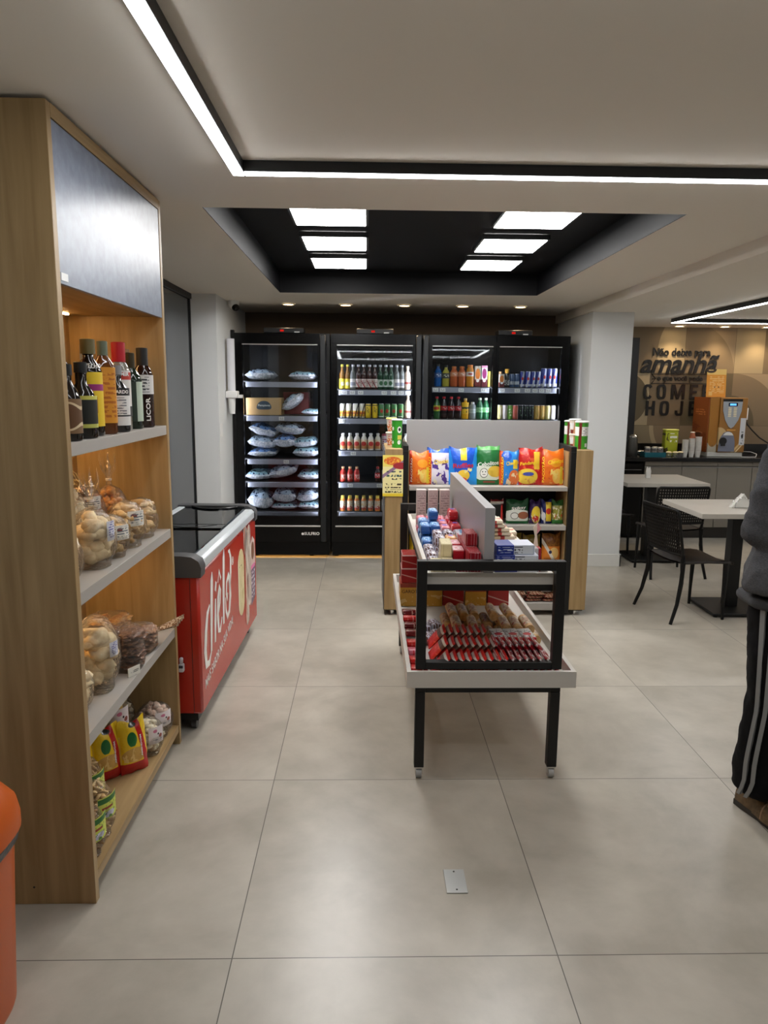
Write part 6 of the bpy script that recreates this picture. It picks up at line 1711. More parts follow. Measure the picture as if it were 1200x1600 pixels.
PP = {
    'pink': ('pink wrapped sweet pack', pack_proto('sweet_pack', 0.049, 0.11, 0.045, pr_('pink_pack', (206, 90, 110), ('spots', 5, 6, 0.55, 0, 0, 1, 1, (240, 220, 226))), True)),
    'blue': ('blue wrapped sweet pack', pack_proto('sweet_pack', 0.050, 0.12, 0.050, pr_('blue_pack', (90, 150, 206), ('spots', 5, 6, 0.55, 0, 0, 1, 1, (226, 236, 244)), ('rect', 0, 0, 1, 0.2, (40, 90, 160))), True)),
    'lil': ('rose and violet sweet pack', pack_proto('sweet_pack', 0.049, 0.11, 0.045, pr_('rose_pack', (214, 130, 140), ('ell', 0.5, 0.6, 0.3, 0.2, (120, 110, 200)), ('spots', 6, 6, 0.62, 0, 0, 1, 1, (240, 230, 230))), True)),
    'red': ('red sweet pack with violet mark', pack_proto('sweet_pack', 0.050, 0.12, 0.050, pr_('red_pack', (190, 34, 44), ('ell', 0.5, 0.65, 0.26, 0.16, (110, 100, 190)), ('spots', 6, 6, 0.64, 0, 0, 1, 1, (236, 200, 200))), True)),
    'brn': ('clear and brown chocolate pack', pack_proto('sweet_pack', 0.049, 0.10, 0.045, pr_('brown_pack', (104, 74, 70), ('spots', 6, 6, 0.5, 0, 0, 1, 1, (206, 206, 222))), True)),
    'tan': ('tan peanut sweet pack', pack_proto('sweet_pack', 0.052, 0.10, 0.045, pr_('tan_pack', (214, 156, 96), ('ell', 0.5, 0.6, 0.26, 0.2, (120, 110, 190)), ('spots', 6, 6, 0.64, 0, 0, 1, 1, (240, 220, 190))), True)),
    'crm': ('cream boxed sweet bar', pack_proto('sweet_box', 0.050, 0.125, 0.060, pr_('cream_pack', (222, 212, 172), ('spots', 6, 8, 0.62, 0, 0, 1, 1, (180, 166, 120))))),
    'bw': ('blue and white boxed sweet', pack_proto('sweet_box', 0.052, 0.11, 0.055, pr_('bluewhite_pack', (206, 214, 226), ('rect', 0.3, 0.2, 0.8, 1, (70, 140, 190)), ('spots', 6, 6, 0.6, 0, 0, 1, 1, (214, 60, 70))))),
    'wr': ('white and red boxed sweet', pack_proto('sweet_box', 0.050, 0.105, 0.045, pr_('whitered_pack', (226, 206, 212), ('print', 6, 4, 0.1, 0.1, 0.9, 0.9, (190, 30, 50)), ('rect', 0, 0, 1, 0.12, (170, 24, 40))))),
    'dot': ('dark red dotted sweet box', pack_proto('sweet_box', 0.052, 0.12, 0.055, pr_('dotted_pack', (150, 18, 34), ('spots', 12, 14, 0.62, 0, 0, 1, 1, (236, 200, 206))))),
}
XS = (0.3045, 0.3565, 0.4105, 0.4635)
rows_ = [(3.06, [('crm', 1), ('crm', 1), ('dot', 1), ('dot', 2)]), (3.19, [('brn', 1), ('crm', 2), ('wr', 2), ('dot', 3)]), (3.32, [('brn', 1), ('brn', 1), ('wr', 2), ('dot', 2)]),
         (3.45, [('brn', 1), ('brn', 2), ('tan', 2), ('bw', 2)]), (3.58, [('blue', 1), ('brn', 2), ('brn', 2), ('brn', 2)]), (3.715, [('blue', 2), ('blue', 2), ('lil', 2), ('red', 2)]),
         (3.85, [('blue', 2), ('blue', 3), ('lil', 2), ('red', 3)]), (3.985, [('pink', 2), ('pink', 2), ('pink', 2), ('pink', 2)])]
pu = set()
HT = {k: max(v.co.z for v in PP[k][1].data.vertices) for k in PP}
for ri, (y, cells) in enumerate(rows_):
    for ci, (k, n) in enumerate(cells):
        d, pr = PP[k]
        for lv in range(n):
            o = pr if k not in pu else pr.copy()
            if k in pu:
                COL.objects.link(o)
            pu.add(k)
            o.location = (XS[ci], y + rnd.uniform(-0.004, 0.004), 0.8845 + (HT[k] + 0.0008) * lv); o.rotation_euler = (0, 0, rnd.uniform(-0.04, 0.04))
            tag(o, '%s, upper tray %s row, %s from left%s' % (d, ORD[ri], ORD[ci], '' if n == 1 else ', %s layer' % ['bottom', 'second', 'third'][lv]), None, 'sweets left of the divider')
for i, x in enumerate((0.315, 0.382, 0.449)):
    m_ = printed('grey_pink_box_print_%d' % i, (206, 192, 186), [('print', 16, 7, 0.1, 0.25, 0.9, 0.9, (160, 146, 142)), ('rect', 0.08, 0.12, 0.92, 0.22, (60, 50, 50)), ('rect', 0, 0, 1, 0.06, (196, 90, 100))], 0.5)
    carton('tall_sweet_box', 'tall grey pink box behind the sweets, %s from left' % ORD[i], 0.055, 0.05, 0.225, m_, x, 4.13, 0.8845, cat='box', group='tall boxes at the back of the upper tray')
# right of the divider
flat = pack_proto('wafer_pack', 0.20, 0.13, 0.017, pr_('cream_wafer', (226, 204, 166), ('rect', 0.6, 0, 1, 1, (236, 222, 196)), ('spots', 6, 4, 0.6, 0, 0, 1, 1, (190, 60, 50)), rough=0.35), True)
ff = [True]
def put(pr, used, loc, rot, lab, grp=None):
    o = pr if used[0] else pr.copy()
    if not used[0]:
        COL.objects.link(o)
    used[0] = False
    o.location = loc; o.rotation_euler = rot
    return tag(o, lab, None, grp)
for i in range(10):
    sx = 1 - 0.075 * max(0, i - 2)
    put(flat, ff, (0.548 + 0.1 * sx + 0.003 * sin(i * 3), 3.42, 0.8845 + 0.0185 * i), (0, 0, 0.03 * sin(i * 2)), 'cream wafer pack in the stack right of the divider, %s from bottom' % ORD[i], 'wafer packs right of the divider').scale = (sx, 1, 1)
for i in range(5):
    put(flat, ff, (0.655, 3.62, 0.8845 + 0.0185 * i), (0, 0, 0.02 * sin(i)), 'cream wafer pack in the rear stack right of the divider, %s from bottom' % ORD[i], 'wafer packs in the rear stack')
redb0 = printed('pale_carton_print', (200, 200, 206), [('rect', 0, 0, 0.5, 1, (40, 50, 130)), ('rect', 0.55, 0.2, 0.95, 0.8, (230, 230, 232))], 0.4)
bwm = printed('blue_white_carton_print', (206, 210, 222), [('rect', 0, 0, 0.45, 1, (36, 56, 150)), ('rect', 0.5, 0.1, 0.95, 0.9, (226, 228, 232)), ('print', 3, 12, 0.46, 0.15, 0.68, 0.85, (70, 70, 80)), ('print', 3, 5, 0.04, 0.2, 0.42, 0.8, (214, 218, 236))], 0.35)
carton('sweet_carton', 'pale carton at the bottom of the front stack right of the divider', 0.19, 0.135, 0.055, redb0, 0.65, 3.10, 0.8845, cat='box')
carton('blue_white_box', 'blue and white flat box, lower one in front right of the divider', 0.185, 0.13, 0.038, bwm, 0.648, 3.10, 0.940, cat='box')
carton('blue_white_box', 'blue and white flat box, upper one in front right of the divider', 0.165, 0.12, 0.042, bwm, 0.640, 3.10, 0.9785, rz=0.04, cat='box')
cm = printed('red_white_card_box_print', (206, 200, 198), [('rect', 0.55, 0, 1, 1, (170, 30, 44)), ('print', 10, 3, 0.05, 0.05, 0.5, 0.8, (120, 120, 124))], 0.5)
t = thing('upright_box', 'narrow upright white and red box with tall tab at the right tray rim', 'box', (0.757, 3.16, 0.8845))
bx('box_body', cm, t, -0.014, -0.045, 0, 0.014, 0.045, 0.105, bev=0.001)
mb = MB(); mb.prism([(-0.012, 0.1055), (0.010, 0.1055), (0.002, 0.16), (0.020, 0.185), (0.004, 0.215), (-0.016, 0.19), (-0.006, 0.15)], 1, 0.0, 0.003)
mb.build('tab', printed('tab_print', (236, 214, 190), [('rect', 0.5, 0.5, 1, 1, (226, 150, 150))], 0.5), t, smooth=0)
p = pack_proto('sweet_pack', 0.05, 0.16, 0.06, pr_('red_rim_pack', (170, 30, 40), ('spots', 6, 6, 0.6, 0, 0, 1, 1, (226, 190, 180))), True)
put(p, [True], (0.742, 3.38 - 0.035, 0.8845), (0, 0, 0), 'red sweet pack along the right rim behind the upright box')

# lower tray
TZ = 0.4525
barA = printed('red_brown_bar_print', (206, 36, 30), [('rect', 0, 0.0, 1, 0.34, (196, 30, 28)), ('rect', 0, 0.62, 1, 0.86, (92, 60, 46)), ('rect', 0, 0.80, 1, 0.9, (206, 200, 190)), ('spots', 3, 9, 0.55, 0, 0.34, 1, 0.62, (226, 90, 70))], 0.28, axes='YZ', wrinkle=0.4)
barB = printed('dark_red_white_bar_print', (160, 20, 30), [('rect', 0, 0.0, 1, 0.42, (160, 22, 32)), ('spots', 3, 8, 0.5, 0, 0.42, 1, 1, (226, 224, 220)), ('spots', 3, 9, 0.62, 0, 0.3, 1, 0.7, (60, 20, 24))], 0.28, axes='YZ', wrinkle=0.4)
def bar_proto(m, t_=0.02, L=0.075, D=0.11):
    mb = MB()
    def S_(u, v, s):
        e = (max(0, sin(pi * u)) * max(0, sin(pi * v))) ** 0.3
        return (s * t_ / 2 * (0.15 + 0.85 * e), (u - 0.5) * D, v * L)
    mb.surf(lambda u, v: S_(u, v, 1), 8, 6); mb.surf(lambda u, v: S_(u, v, -1), 8, 6)
    for s_ in (0, 1):
        mb.surf(lambda u, v: S_(u, s_, 2 * v - 1), 8, 1); mb.surf(lambda u, v: S_(s_, u, 2 * v - 1), 6, 1)
    o = mb.build('chocolate_bar', m, smooth=70, weld=True)
    return tag(o, '-', 'chocolate bar')
bA, bB = bar_proto(barA, 0.022, 0.115, 0.115), bar_proto(barB, 0.022, 0.115, 0.115)
uA, uB = [True], [True]
an = radians(42)
for r_, (y, z) in enumerate(((3.005, 0), (3.13, 0.022), (3.255, 0.036))):
    n_ = (9, 8, 7)[r_]
    for i in range(n_):
        put(bA, uA, (0.285 + 0.031 * i + 0.004 * r_, y + rnd.uniform(-0.004, 0.004), TZ + 0.0075 + z), (0, an, rnd.uniform(-0.03, 0.03)), 'leaning red chocolate bar, lower tray left block, %s row, %s from left' % (ORD[r_], ORD[i]), 'red chocolate bars in the lower tray')
for r_, (y, z) in enumerate(((3.005, 0), (3.13, 0.022))):
    for i in range(8 - r_):
        put(bB, uB, (0.640 + 0.0295 * i + 0.01 * r_, y + rnd.uniform(-0.004, 0.004), TZ + 0.0075 + z), (0, -an, rnd.uniform(-0.03, 0.03)), 'leaning dark red bar, lower tray right block, %s row, %s from left' % (ORD[r_], ORD[i]), 'dark red bars in the lower tray')
white_bar = pack_proto('wafer_bar', 0.066, 0.15, 0.020, pr_('white_red_wafer', (214, 212, 210), ('spots', 5, 9, 0.56, 0, 0.1, 1, 0.8, (50, 40, 44)), ('rect', 0, 0, 1, 0.1, (190, 30, 36)), ('rect', 0, 0.9, 1, 1, (190, 186, 182)), ('ell', 0.5, 0.4, 0.3, 0.12, (196, 30, 36))), True)
uW = [True]
for lv in range(4):
    for i in range(3):
        put(white_bar, uW, (0.640 + 0.0675 * i - 0.004 * lv, 3.275 + 0.01 * lv, TZ + 0.0005 + 0.0215 * lv), (0, 0, rnd.uniform(-0.08, 0.08)), 'white and red wafer bar behind the dark bars, %s layer, %s from left' % (['bottom', 'second', 'third', 'top'][lv], ORD[i]), 'white wafer bars in the lower tray')
# cream rolls
rollm = noisy('wafer_roll', (196, 152, 98), (226, 188, 134), (1, 0.3, 1), 40, 4, 0.4)
def roll_proto():
    t = thing('biscuit_roll', '-', 'biscuit roll')
    mb = MB(); mb.cyl((0, -0.085, 0.0255), (0, 0.085, 0.0255), 0.0235, n=18); mb.build('biscuits', rollm, t)
    mb = MB()
    mb.surf(lambda u, v: (0.0253 * cos(pi * (0.15 + 0.7 * u)), -0.06 + 0.12 * v, 0.0255 + 0.0253 * sin(pi * (0.15 + 0.7 * u))), 10, 4)
    mb.build('paper_label', printed('roll_label_print', (206, 190, 166), [('print', 8, 3, 0.2, 0.1, 0.8, 0.9, (120, 70, 50)), ('spots', 4, 6, 0.6, 0, 0, 1, 1, (170, 60, 50))], 0.4, axes='XY'), t)
    return t
rp = roll_proto()
k = 0
for lv, (xs, y, z) in enumerate((((0.44, 0.492, 0.544, 0.62, 0.672, 0.724, 0.776, 0.828), 3.455, 0), ((0.45, 0.53, 0.69, 0.742, 0.80), 3.475, 0.048), ((0.42, 0.472, 0.524, 0.576, 0.628, 0.70, 0.78), 3.66, 0.0), ((0.45, 0.505, 0.56, 0.66, 0.74), 3.68, 0.048))):
    for i, x in enumerate(xs):
        place(rp, USED, (x, y + rnd.uniform(-0.012, 0.0), TZ + z), (0, 0, rnd.uniform(-0.03, 0.03)), 'tan biscuit roll, lower tray, %s pile, %s layer, %s from left' % (['near', 'near', 'rear', 'rear'][lv], ['bottom', 'top', 'bottom', 'top'][lv], ORD[i]), 'biscuit rolls in the lower tray')
for i, (x, y) in enumerate(((0.30, 3.40), (0.352, 3.44), (0.30, 3.56), (0.355, 3.60))):
    o = PP['brn'][1].copy(); COL.objects.link(o)
    o.location = (x, y, TZ + 0.0005); o.rotation_euler = (0, 0, 0.1 * i)
    tag(o, 'brown chocolate pack beside the rolls in lower tray, %s' % ['front left', 'front right', 'rear left', 'rear right'][i], None, 'brown packs beside the biscuit rolls')
strip = [pack_proto('chocolate_pack', 0.072, 0.10, 0.030, pr_('strip_red', (206, 44, 40), ('spots', 5, 6, 0.58, 0, 0, 1, 1, (240, 200, 196))), True), pack_proto('chocolate_pack', 0.072, 0.10, 0.030, pr_('strip_brown', (110, 24, 28), ('ell', 0.5, 0.5, 0.36, 0.3, (90, 60, 50)), ('spots', 5, 6, 0.6, 0, 0, 1, 1, (226, 206, 190))), True), pack_proto('chocolate_pack', 0.072, 0.10, 0.030, pr_('strip_pink', (206, 130, 150), ('spots', 5, 6, 0.54, 0, 0, 1, 1, (190, 50, 60))), True)]
us = [[True], [True], [True]]
for i, k in enumerate((0, 0, 2, 0, 1, 1, 0, 1)):
    put(strip[k], us[k], (0.232, 2.985 + 0.11 * i, TZ + 0.014 + (0.014 if i > 3 else 0.0)), (radians(-13), 0, 0.06 * sin(i)), '%s chocolate pack along the left rim of the lower tray, %s from the near end' % (['red', 'brown', 'pink'][k], ORD[i]), 'packs along the left rim of the lower tray')
gb = thing('gold_box', 'gold chocolate box with dark letters at the left of the lower tray', 'box', (0.275, 4.06, TZ + 0.001))
goldc = printed('gold_box_print', (196, 146, 50), [('rect', 0, 0.82, 1, 1, (150, 60, 40)), ('spots', 6, 5, 0.6, 0, 0, 1, 0.5, (214, 180, 110))], 0.35)
bx('box_body', goldc, gb, -0.08, -0.06, 0, 0.16, 0.10, 0.135, bev=0.002)
text('GAROTO', mat('brown_ink', (50, 30, 20), 0.5), gb, width=0.11, height=0.020, depth=0.0005, f=lambda x, y, z: (-0.07 + x, -0.0603 - z, 0.078 + y))
redb = printed('red_box_print', (160, 26, 24), [('rect', 0, 0.92, 1, 1, (226, 196, 190)), ('diag', 0.4, 1, 0.55, 0.62, (200, 150, 140))], 0.35)
carton('red_chocolate_box', 'dark red chocolate box standing on the gold box', 0.12, 0.15, 0.085, redb, 0.262, 4.08, TZ + 0.1375, cat='box')
carton('red_chocolate_box', 'dark red chocolate box with pale top edge, uppermost on the gold box', 0.115, 0.15, 0.075, redb, 0.262, 4.08, TZ + 0.2235, cat='box')
for i in range(3):
    carton('chocolate_carton', 'chocolate carton in the shadowed rear of the lower tray, %s from left' % ORD[i], 0.12, 0.16, 0.10, redb if i != 1 else goldc, 0.50 + 0.13 * i, 4.10, TZ + 0.0005, cat='box', group='cartons at the rear of the lower tray')

# ================================================================ things on the cafe counter
CTZ = 0.9355
cpb = mat('paper_cup', (226, 222, 214), 0.5)
t0 = thing('paper_cup', '-', 'cup')
mb = MB(); mb.lathe([(0.024, 0), (0.034, 0.078)], n=20); mb.build('cup_body', cpb, t0)
mb = MB(); mb.lathe([(0.034, 0.0745), (0.037, 0.0765), (0.037, 0.079), (0.034, 0.0805)], n=20, caps=False); mb.build('rim', mat('cup_rim', (196, 192, 186), 0.5), t0)
for si, (x, n) in enumerate(((3.625, 8), (3.70, 9), (3.775, 10))):
    for k in range(n):
        place(t0, USED, (x, 8.22, CTZ + 0.0165 * k), (0, 0, 0), 'white paper cup on the counter, %s stack, %s from bottom' % (['left', 'middle', 'right'][si], ORD[k]), 'nested paper cups beside the coffee machine')
cup('orange_cup', 'brown orange paper cup upside down on the middle cup stack', 0.034, 0.022, 0.06, mat('terracotta_cup', (170, 96, 60), 0.5), cream_lid, 3.70, 8.22, CTZ + 0.0165 * 8 + 0.0815, cat='cup')
t = thing('tea_canister', 'yellow green canister on the counter left of the paper cups', 'canister', (3.50, 8.35, CTZ))
bx('canister_body', printed('lime_canister_print', (170, 176, 40), [('print', 6, 4, 0.35, 0.55, 0.9, 0.9, (240, 240, 230)), ('spots', 4, 5, 0.58, 0, 0.1, 0.4, 0.9, (60, 50, 20))], 0.35), t, -0.075, -0.05, 0, 0.075, 0.05, 0.29, bev=0.01)
bx('canister_lid', mat('lime_lid', (226, 226, 120), 0.4), t, -0.077, -0.052, 0.2903, 0.077, 0.052, 0.305, bev=0.004)
t = thing('thermos_jug', 'dark steel jug at the left end of the counter', 'jug', (3.06, 8.32, CTZ))
mb = MB(); mb.lathe([(0.05, 0), (0.055, 0.02), (0.052, 0.19), (0.045, 0.21)], n=24); mb.build('jug_body', mat('dark_steel', (90, 88, 84), 0.3, 0.7), t)
mb = MB(); mb.lathe([(0.047, 0.2105), (0.05, 0.225), (0.03, 0.245)], n=24); mb.build('jug_lid', chrome, t)
mb = MB(); mb.tube([(-0.05, 0, 0.18), (-0.085, 0, 0.17), (-0.085, 0, 0.08), (-0.052, 0, 0.05)], 0.007, 8); mb.build('handle', blackp, t)
tray_m = mat('teal_plastic', (20, 96, 108), 0.4)
tt = thing('teal_tray', 'teal plastic tray of jars at the left of the counter', 'tray', (3.27, 8.25, CTZ))
mb = MB(); mb.box(-0.12, -0.08, 0, 0.12, 0.08, 0.006); mb.box(-0.12, -0.08, 0.006, 0.12, -0.076, 0.05); mb.box(-0.12, 0.076, 0.006, 0.12, 0.08, 0.05); mb.box(-0.12, -0.076, 0.006, -0.116, 0.076, 0.05); mb.box(0.116, -0.076, 0.006, 0.12, 0.076, 0.05)
mb.build('tray_body', tray_m, tt, smooth=0)
jarg = clear('jar_glass', (240, 240, 236), 0.06, milky=0.10)
j0 = thing('glass_jar', '-', 'jar')
mb = MB(); mb.lathe([(0.030, 0), (0.034, 0.006), (0.034, 0.075), (0.028, 0.085)], n=18); mb.build('jar_body', jarg, j0)
mb = MB(); mb.lathe([(0.028, 0.004), (0.0305, 0.008), (0.0305, 0.05)], n=16); o = mb.build('jar_contents', noisy('jar_sweets', (170, 120, 110), (226, 206, 196), (1, 1, 1), 90, 3, 0.6), j0)
mb = MB(); mb.lathe([(0.031, 0.0855), (0.031, 0.098), (0.026, 0.102)], n=18); mb.build('jar_lid', mat('jar_lid_silver', (206, 204, 200), 0.3, 0.7), j0)
for i, (x, y, z) in enumerate(((3.20, 8.23, 0.0065), (3.275, 8.23, 0.0065), (3.345, 8.23, 0.0065), (3.22, 8.295, 0.0065), (3.31, 8.295, 0.0065))):
    place(j0, USED, (x, y, CTZ + z), (0, 0, i), 'small clear jar in the teal tray, %s' % ['front left', 'front middle', 'front right', 'back left', 'back right'][i], 'jars in the teal tray')
lowc = thing('sugar_pot', '-', 'pot')
mb = MB(); mb.lathe([(0.026, 0), (0.033, 0.05)], n=16); mb.build('pot_body', jarg, lowc)
mb = MB(); mb.ell((0, 0, 0.052), (0.032, 0.032, 0.013), 2); mb.build('sachets', mat('cream_sachets', (240, 224, 176), 0.6, bump=0.6, bscale=90), lowc)
for i, (x, y) in enumerate(((3.43, 8.19), (3.50, 8.18), (3.565, 8.20))):
    place(lowc, USED, (x, y, CTZ), (0, 0, i), 'low clear pot of cream sachets on the counter, %s from left' % ORD[i], 'pots of sachets on the counter')
mb = MB(); mb.box(0, 0, 0, 0.20, 0.10, 0.05, 0.01); mb.box(0.03, 0.02, 0.051, 0.06, 0.05, 0.06); mb.box(0.09, 0.02, 0.051, 0.12, 0.05, 0.06)
tag(mb.build('metal_caddy', mat('caddy_steel', (150, 148, 142), 0.25, 0.8), None, (3.10, 8.42, CTZ)), 'low metal caddy behind the teal tray', 'caddy')

# ================================================================ person at the right edge
pr = thing('person', 'person in grey hooded sweatshirt, black striped track pants and brown sandals at right edge', 'person', (1.70, 2.70, 0), rz=radians(20))
skin = mat('skin', (176, 124, 96), 0.55)
hood = noisy('grey_marl_fabric', (70, 71, 74), (88, 89, 92), (1, 1, 3), 140, 6, 0.95, spec=0.1, bump=0.15)
pants = mat('black_track_fabric', (10, 10, 12), 0.8, spec=0.15, bump=0.1, bscale=90)
gstripe = mat('grey_stripe_fabric', (134, 136, 136), 0.8)
leather = noisy('brown_sandal_leather', (84, 66, 44), (108, 88, 60), (1, 1, 1), 60, 5, 0.6, bump=0.2)


def limb(mb, pts, sub=2):
    """chain of overlapping balls through (x, y, z, rx, ry, rz) stations"""
    for a, b in zip(pts, pts[1:]):
        A, Bv = Vector(a[:3]), Vector(b[:3])
        ra = Vector(a[3:6]) if len(a) >= 6 else Vector((a[3],) * 3)
        rb_ = Vector(b[3:6]) if len(b) >= 6 else Vector((b[3],) * 3)
        n_ = max(2, int((Bv - A).length / (min(min(ra), min(rb_)) * 0.35)) + 1)
        n_ = min(n_, 26)
        for i in range(n_ + 1):
            k = i / n_
            mb.ell(A.lerp(Bv, k), ra.lerp(rb_, k), sub)


def melt(mb, name, m, voxel, smooth=6, wr=0.0, wsize=0.08):
    o = mb.build(name, m, pr, smooth=0)
    r = o.modifiers.new('remesh', 'REMESH'); r.mode = 'VOXEL'; r.voxel_size = voxel; r.use_smooth_shade = True
    s = o.modifiers.new('smooth', 'SMOOTH'); s.factor = 0.5; s.iterations = smooth
    if wr:
        tx = bpy.data.textures.new(name + '_folds', 'CLOUDS'); tx.noise_scale = wsize; tx.noise_depth = 2
        d = o.modifiers.new('folds', 'DISPLACE'); d.texture = tx; d.strength = wr; d.mid_level = 0.5; d.texture_coords = 'LOCAL'
    return o


# body: one continuous surface, head, arms, hands, legs, feet with toes
mb = MB()
limb(mb, [(0, 0, 0.92, 0.15, 0.11, 0.12), (0, -0.01, 1.12, 0.14, 0.10, 0.12), (0, 0, 1.34, 0.17, 0.10, 0.11)])
limb(mb, [(0, 0.01, 1.44, 0.06), (0, -0.005, 1.53, 0.055)])
mb.ell((0, -0.005, 1.655), (0.078, 0.098, 0.115), 3); mb.ell((0, -0.035, 1.60), (0.058, 0.065, 0.062), 3)
mb.ell((0, -0.104, 1.635), (0.012, 0.016, 0.026), 2); mb.ell((0, -0.112, 1.622), (0.016, 0.012, 0.010), 2)
mb.ell((0, -0.093, 1.595), (0.026, 0.012, 0.007), 2); mb.ell((0, -0.092, 1.585), (0.022, 0.012, 0.006), 2); mb.ell((0, -0.08, 1.556), (0.022, 0.018, 0.016), 2)
mb.ell((-0.03, -0.092, 1.668), (0.020, 0.008, 0.006), 2); mb.ell((0.03, -0.092, 1.668), (0.020, 0.008, 0.006), 2)
for s in (-1, 1):
    mb.ell((s * 0.080, 0.005, 1.64), (0.010, 0.018, 0.030), 2)
def hand(s, w, pal, fdir, tdir, curl):
    """palm, four unequal bent fingers and a thumb from the side of the palm"""
    w, pal = Vector(w), Vector(pal)
    d = (pal - w).normalized(); side = Vector(tdir).normalized()
    up_ = d.cross(side).normalized()
    limb(mb, [tuple(w) + (0.026,), tuple(w.lerp(pal, 0.5)) + (0.032,)])
    limb(mb, [tuple(w.lerp(pal, 0.4) - side * 0.02) + (0.015,), tuple(pal - side * 0.026) + (0.014,)])
    limb(mb, [tuple(w.lerp(pal, 0.4) + side * 0.015) + (0.016,), tuple(pal + side * 0.026) + (0.014,)])
    for i, L in enumerate((0.078, 0.088, 0.082, 0.064)):
        b0 = pal + side * (0.028 - 0.019 * i)
        q = [b0]
        dd = d.copy()
        for j in range(3):
            dd = (dd + Vector(fdir) * curl).normalized()
            q.append(q[-1] + dd * L * (0.42, 0.32, 0.26)[j])
        for a, b, r in zip(q, q[1:], (0.0095, 0.0088, 0.008)):
            limb(mb, [tuple(a) + (r,), tuple(b) + (r * 0.93,)], 2)
    t0_ = w.lerp(pal, 0.35) + side * 0.022
    t1_ = t0_ + (d * 0.6 + side * 0.8).normalized() * 0.035; t2_ = t1_ + (d + side * 0.25 + Vector(fdir) * 0.3).normalized() * 0.03
    limb(mb, [tuple(t0_) + (0.013,), tuple(t1_) + (0.0105,), tuple(t2_) + (0.009,)], 2)
limb(mb, [(-0.18, 0.0, 1.43, 0.055), (-0.232, 0.03, 1.17, 0.042), (-0.13, -0.16, 1.10, 0.034), (-0.09, -0.22, 1.09, 0.026)])
hand(-1, (-0.085, -0.225, 1.09), (-0.045, -0.285, 1.085), (0.6, 0.3, -0.2), (0.2, 0.1, 1.0), 0.5)
limb(mb, [(0.18, 0.0, 1.43, 0.055), (0.25, 0.03, 1.14, 0.042), (0.265, -0.02, 0.92, 0.032), (0.265, -0.03, 0.87, 0.026)])
hand(1, (0.265, -0.03, 0.87), (0.265, -0.045, 0.79), (-0.5, -0.2, 0.0), (-0.1, -1.0, 0.0), 0.3)
for s in (-1, 1):
    limb(mb, [(s * 0.09, 0, 0.90, 0.095), (s * 0.115, -0.02, 0.50, 0.06), (s * 0.12, 0.02, 0.30, 0.05), (s * 0.12, 0.01, 0.10, 0.036)])
    limb(mb, [(s * 0.12, 0.045, 0.055, 0.034, 0.034, 0.030), (s * 0.125, -0.06, 0.058, 0.034, 0.04, 0.030), (s * 0.13, -0.15, 0.042, 0.042, 0.03, 0.018)])
    for i, (dx, L, r) in enumerate(((-0.030, 0.048, 0.0135), (-0.008, 0.050, 0.010), (0.010, 0.045, 0.0095), (0.026, 0.036, 0.009), (0.040, 0.026, 0.0085))):
        x = s * (0.13 + dx)
        limb(mb, [(x, -0.15, 0.038, r), (x + s * 0.002, -0.15 - L * 0.6, 0.040, r), (x + s * 0.003, -0.15 - L, 0.034, r * 0.95)], 2)
melt(mb, 'body', skin, 0.0065, 3)
for s in (-1, 1):
    mb = MB(); mb.ell((s * 0.030, -0.088, 1.655), (0.011, 0.009, 0.008), 2); mb.build('eye', white, pr)
    mb = MB(); mb.ell((s * 0.030, -0.0955, 1.655), (0.0048, 0.003, 0.0048), 2); mb.build('iris', mat('dark_iris', (40, 26, 18), 0.3), pr)
mb = MB()
mb.ell((0, 0.018, 1.685), (0.088, 0.100, 0.108), 3); mb.ell((0, 0.05, 1.62), (0.080, 0.065, 0.09), 3)
o = mb.build('hair', mat('dark_hair', (34, 24, 18), 0.6, bump=0.5, bscale=120), pr, smooth=80)

# trousers
mb = MB()
limb(mb, [(0, 0, 0.97, 0.21, 0.15, 0.06), (0, 0, 0.86, 0.215, 0.15, 0.08)], 3)
for s in (-1, 1):
    limb(mb, [(s * 0.10, 0, 0.86, 0.125), (s * 0.125, -0.02, 0.66, 0.110), (s * 0.130, -0.022, 0.48, 0.098), (s * 0.132, 0.0, 0.26, 0.100), (s * 0.128, 0.005, 0.13, 0.100, 0.105, 0.05)], 3)
melt(mb, 'track_pants', pants, 0.011, 5, 0.020, 0.09)
def legc(z):
    P = [(0.86, 0.10, 0.0, 0.125), (0.66, 0.125, -0.02, 0.110), (0.48, 0.130, -0.022, 0.098), (0.26, 0.132, 0.0, 0.100), (0.10, 0.128, 0.005, 0.097)]
    for a, b in zip(P, P[1:]):
        if z >= b[0]:
            k = (a[0] - z) / (a[0] - b[0])
            return [a[i] + (b[i] - a[i]) * k for i in range(1, 4)]
    return list(P[-1][1:])
for s in (-1, 1):
    for a in (-27, -9):
        mb = MB()
        zs = [0.105 + (0.90 - 0.105) * i / 22 for i in range(23)]
        L_, R_ = [], []
        for z in zs:
            cx, cy, r = legc(z)
            for da, lst in ((-4.2, L_), (4.2, R_)):
                aa = radians(a + da + (14 * max(0, (0.16 - z) / 0.06)))
                rr = (r if z > 0.13 else r * 0.98) + 0.004
                lst.append((s * (cx + rr * cos(aa)), cy + rr * sin(aa), z))
        prev = None
        for l, r in zip(L_, R_):
            c_ = Vector((s * legc(l[2])[0], legc(l[2])[1], l[2]))
            q = []
            for p in (l, r):
                v = Vector(p); n_ = (v - c_); n_.z = 0; n_.normalize()
                q += [mb.b.verts.new(v + n_ * 0.0035), mb.b.verts.new(v - n_ * 0.012)]
            if prev:
                for i0, i1 in ((0, 2), (2, 3), (3, 1), (1, 0)):
                    mb.b.faces.new((prev[i0], prev[i1], q[i1], q[i0]))
            prev = q
        mb.build('side_stripe', gstripe, pr, smooth=60)

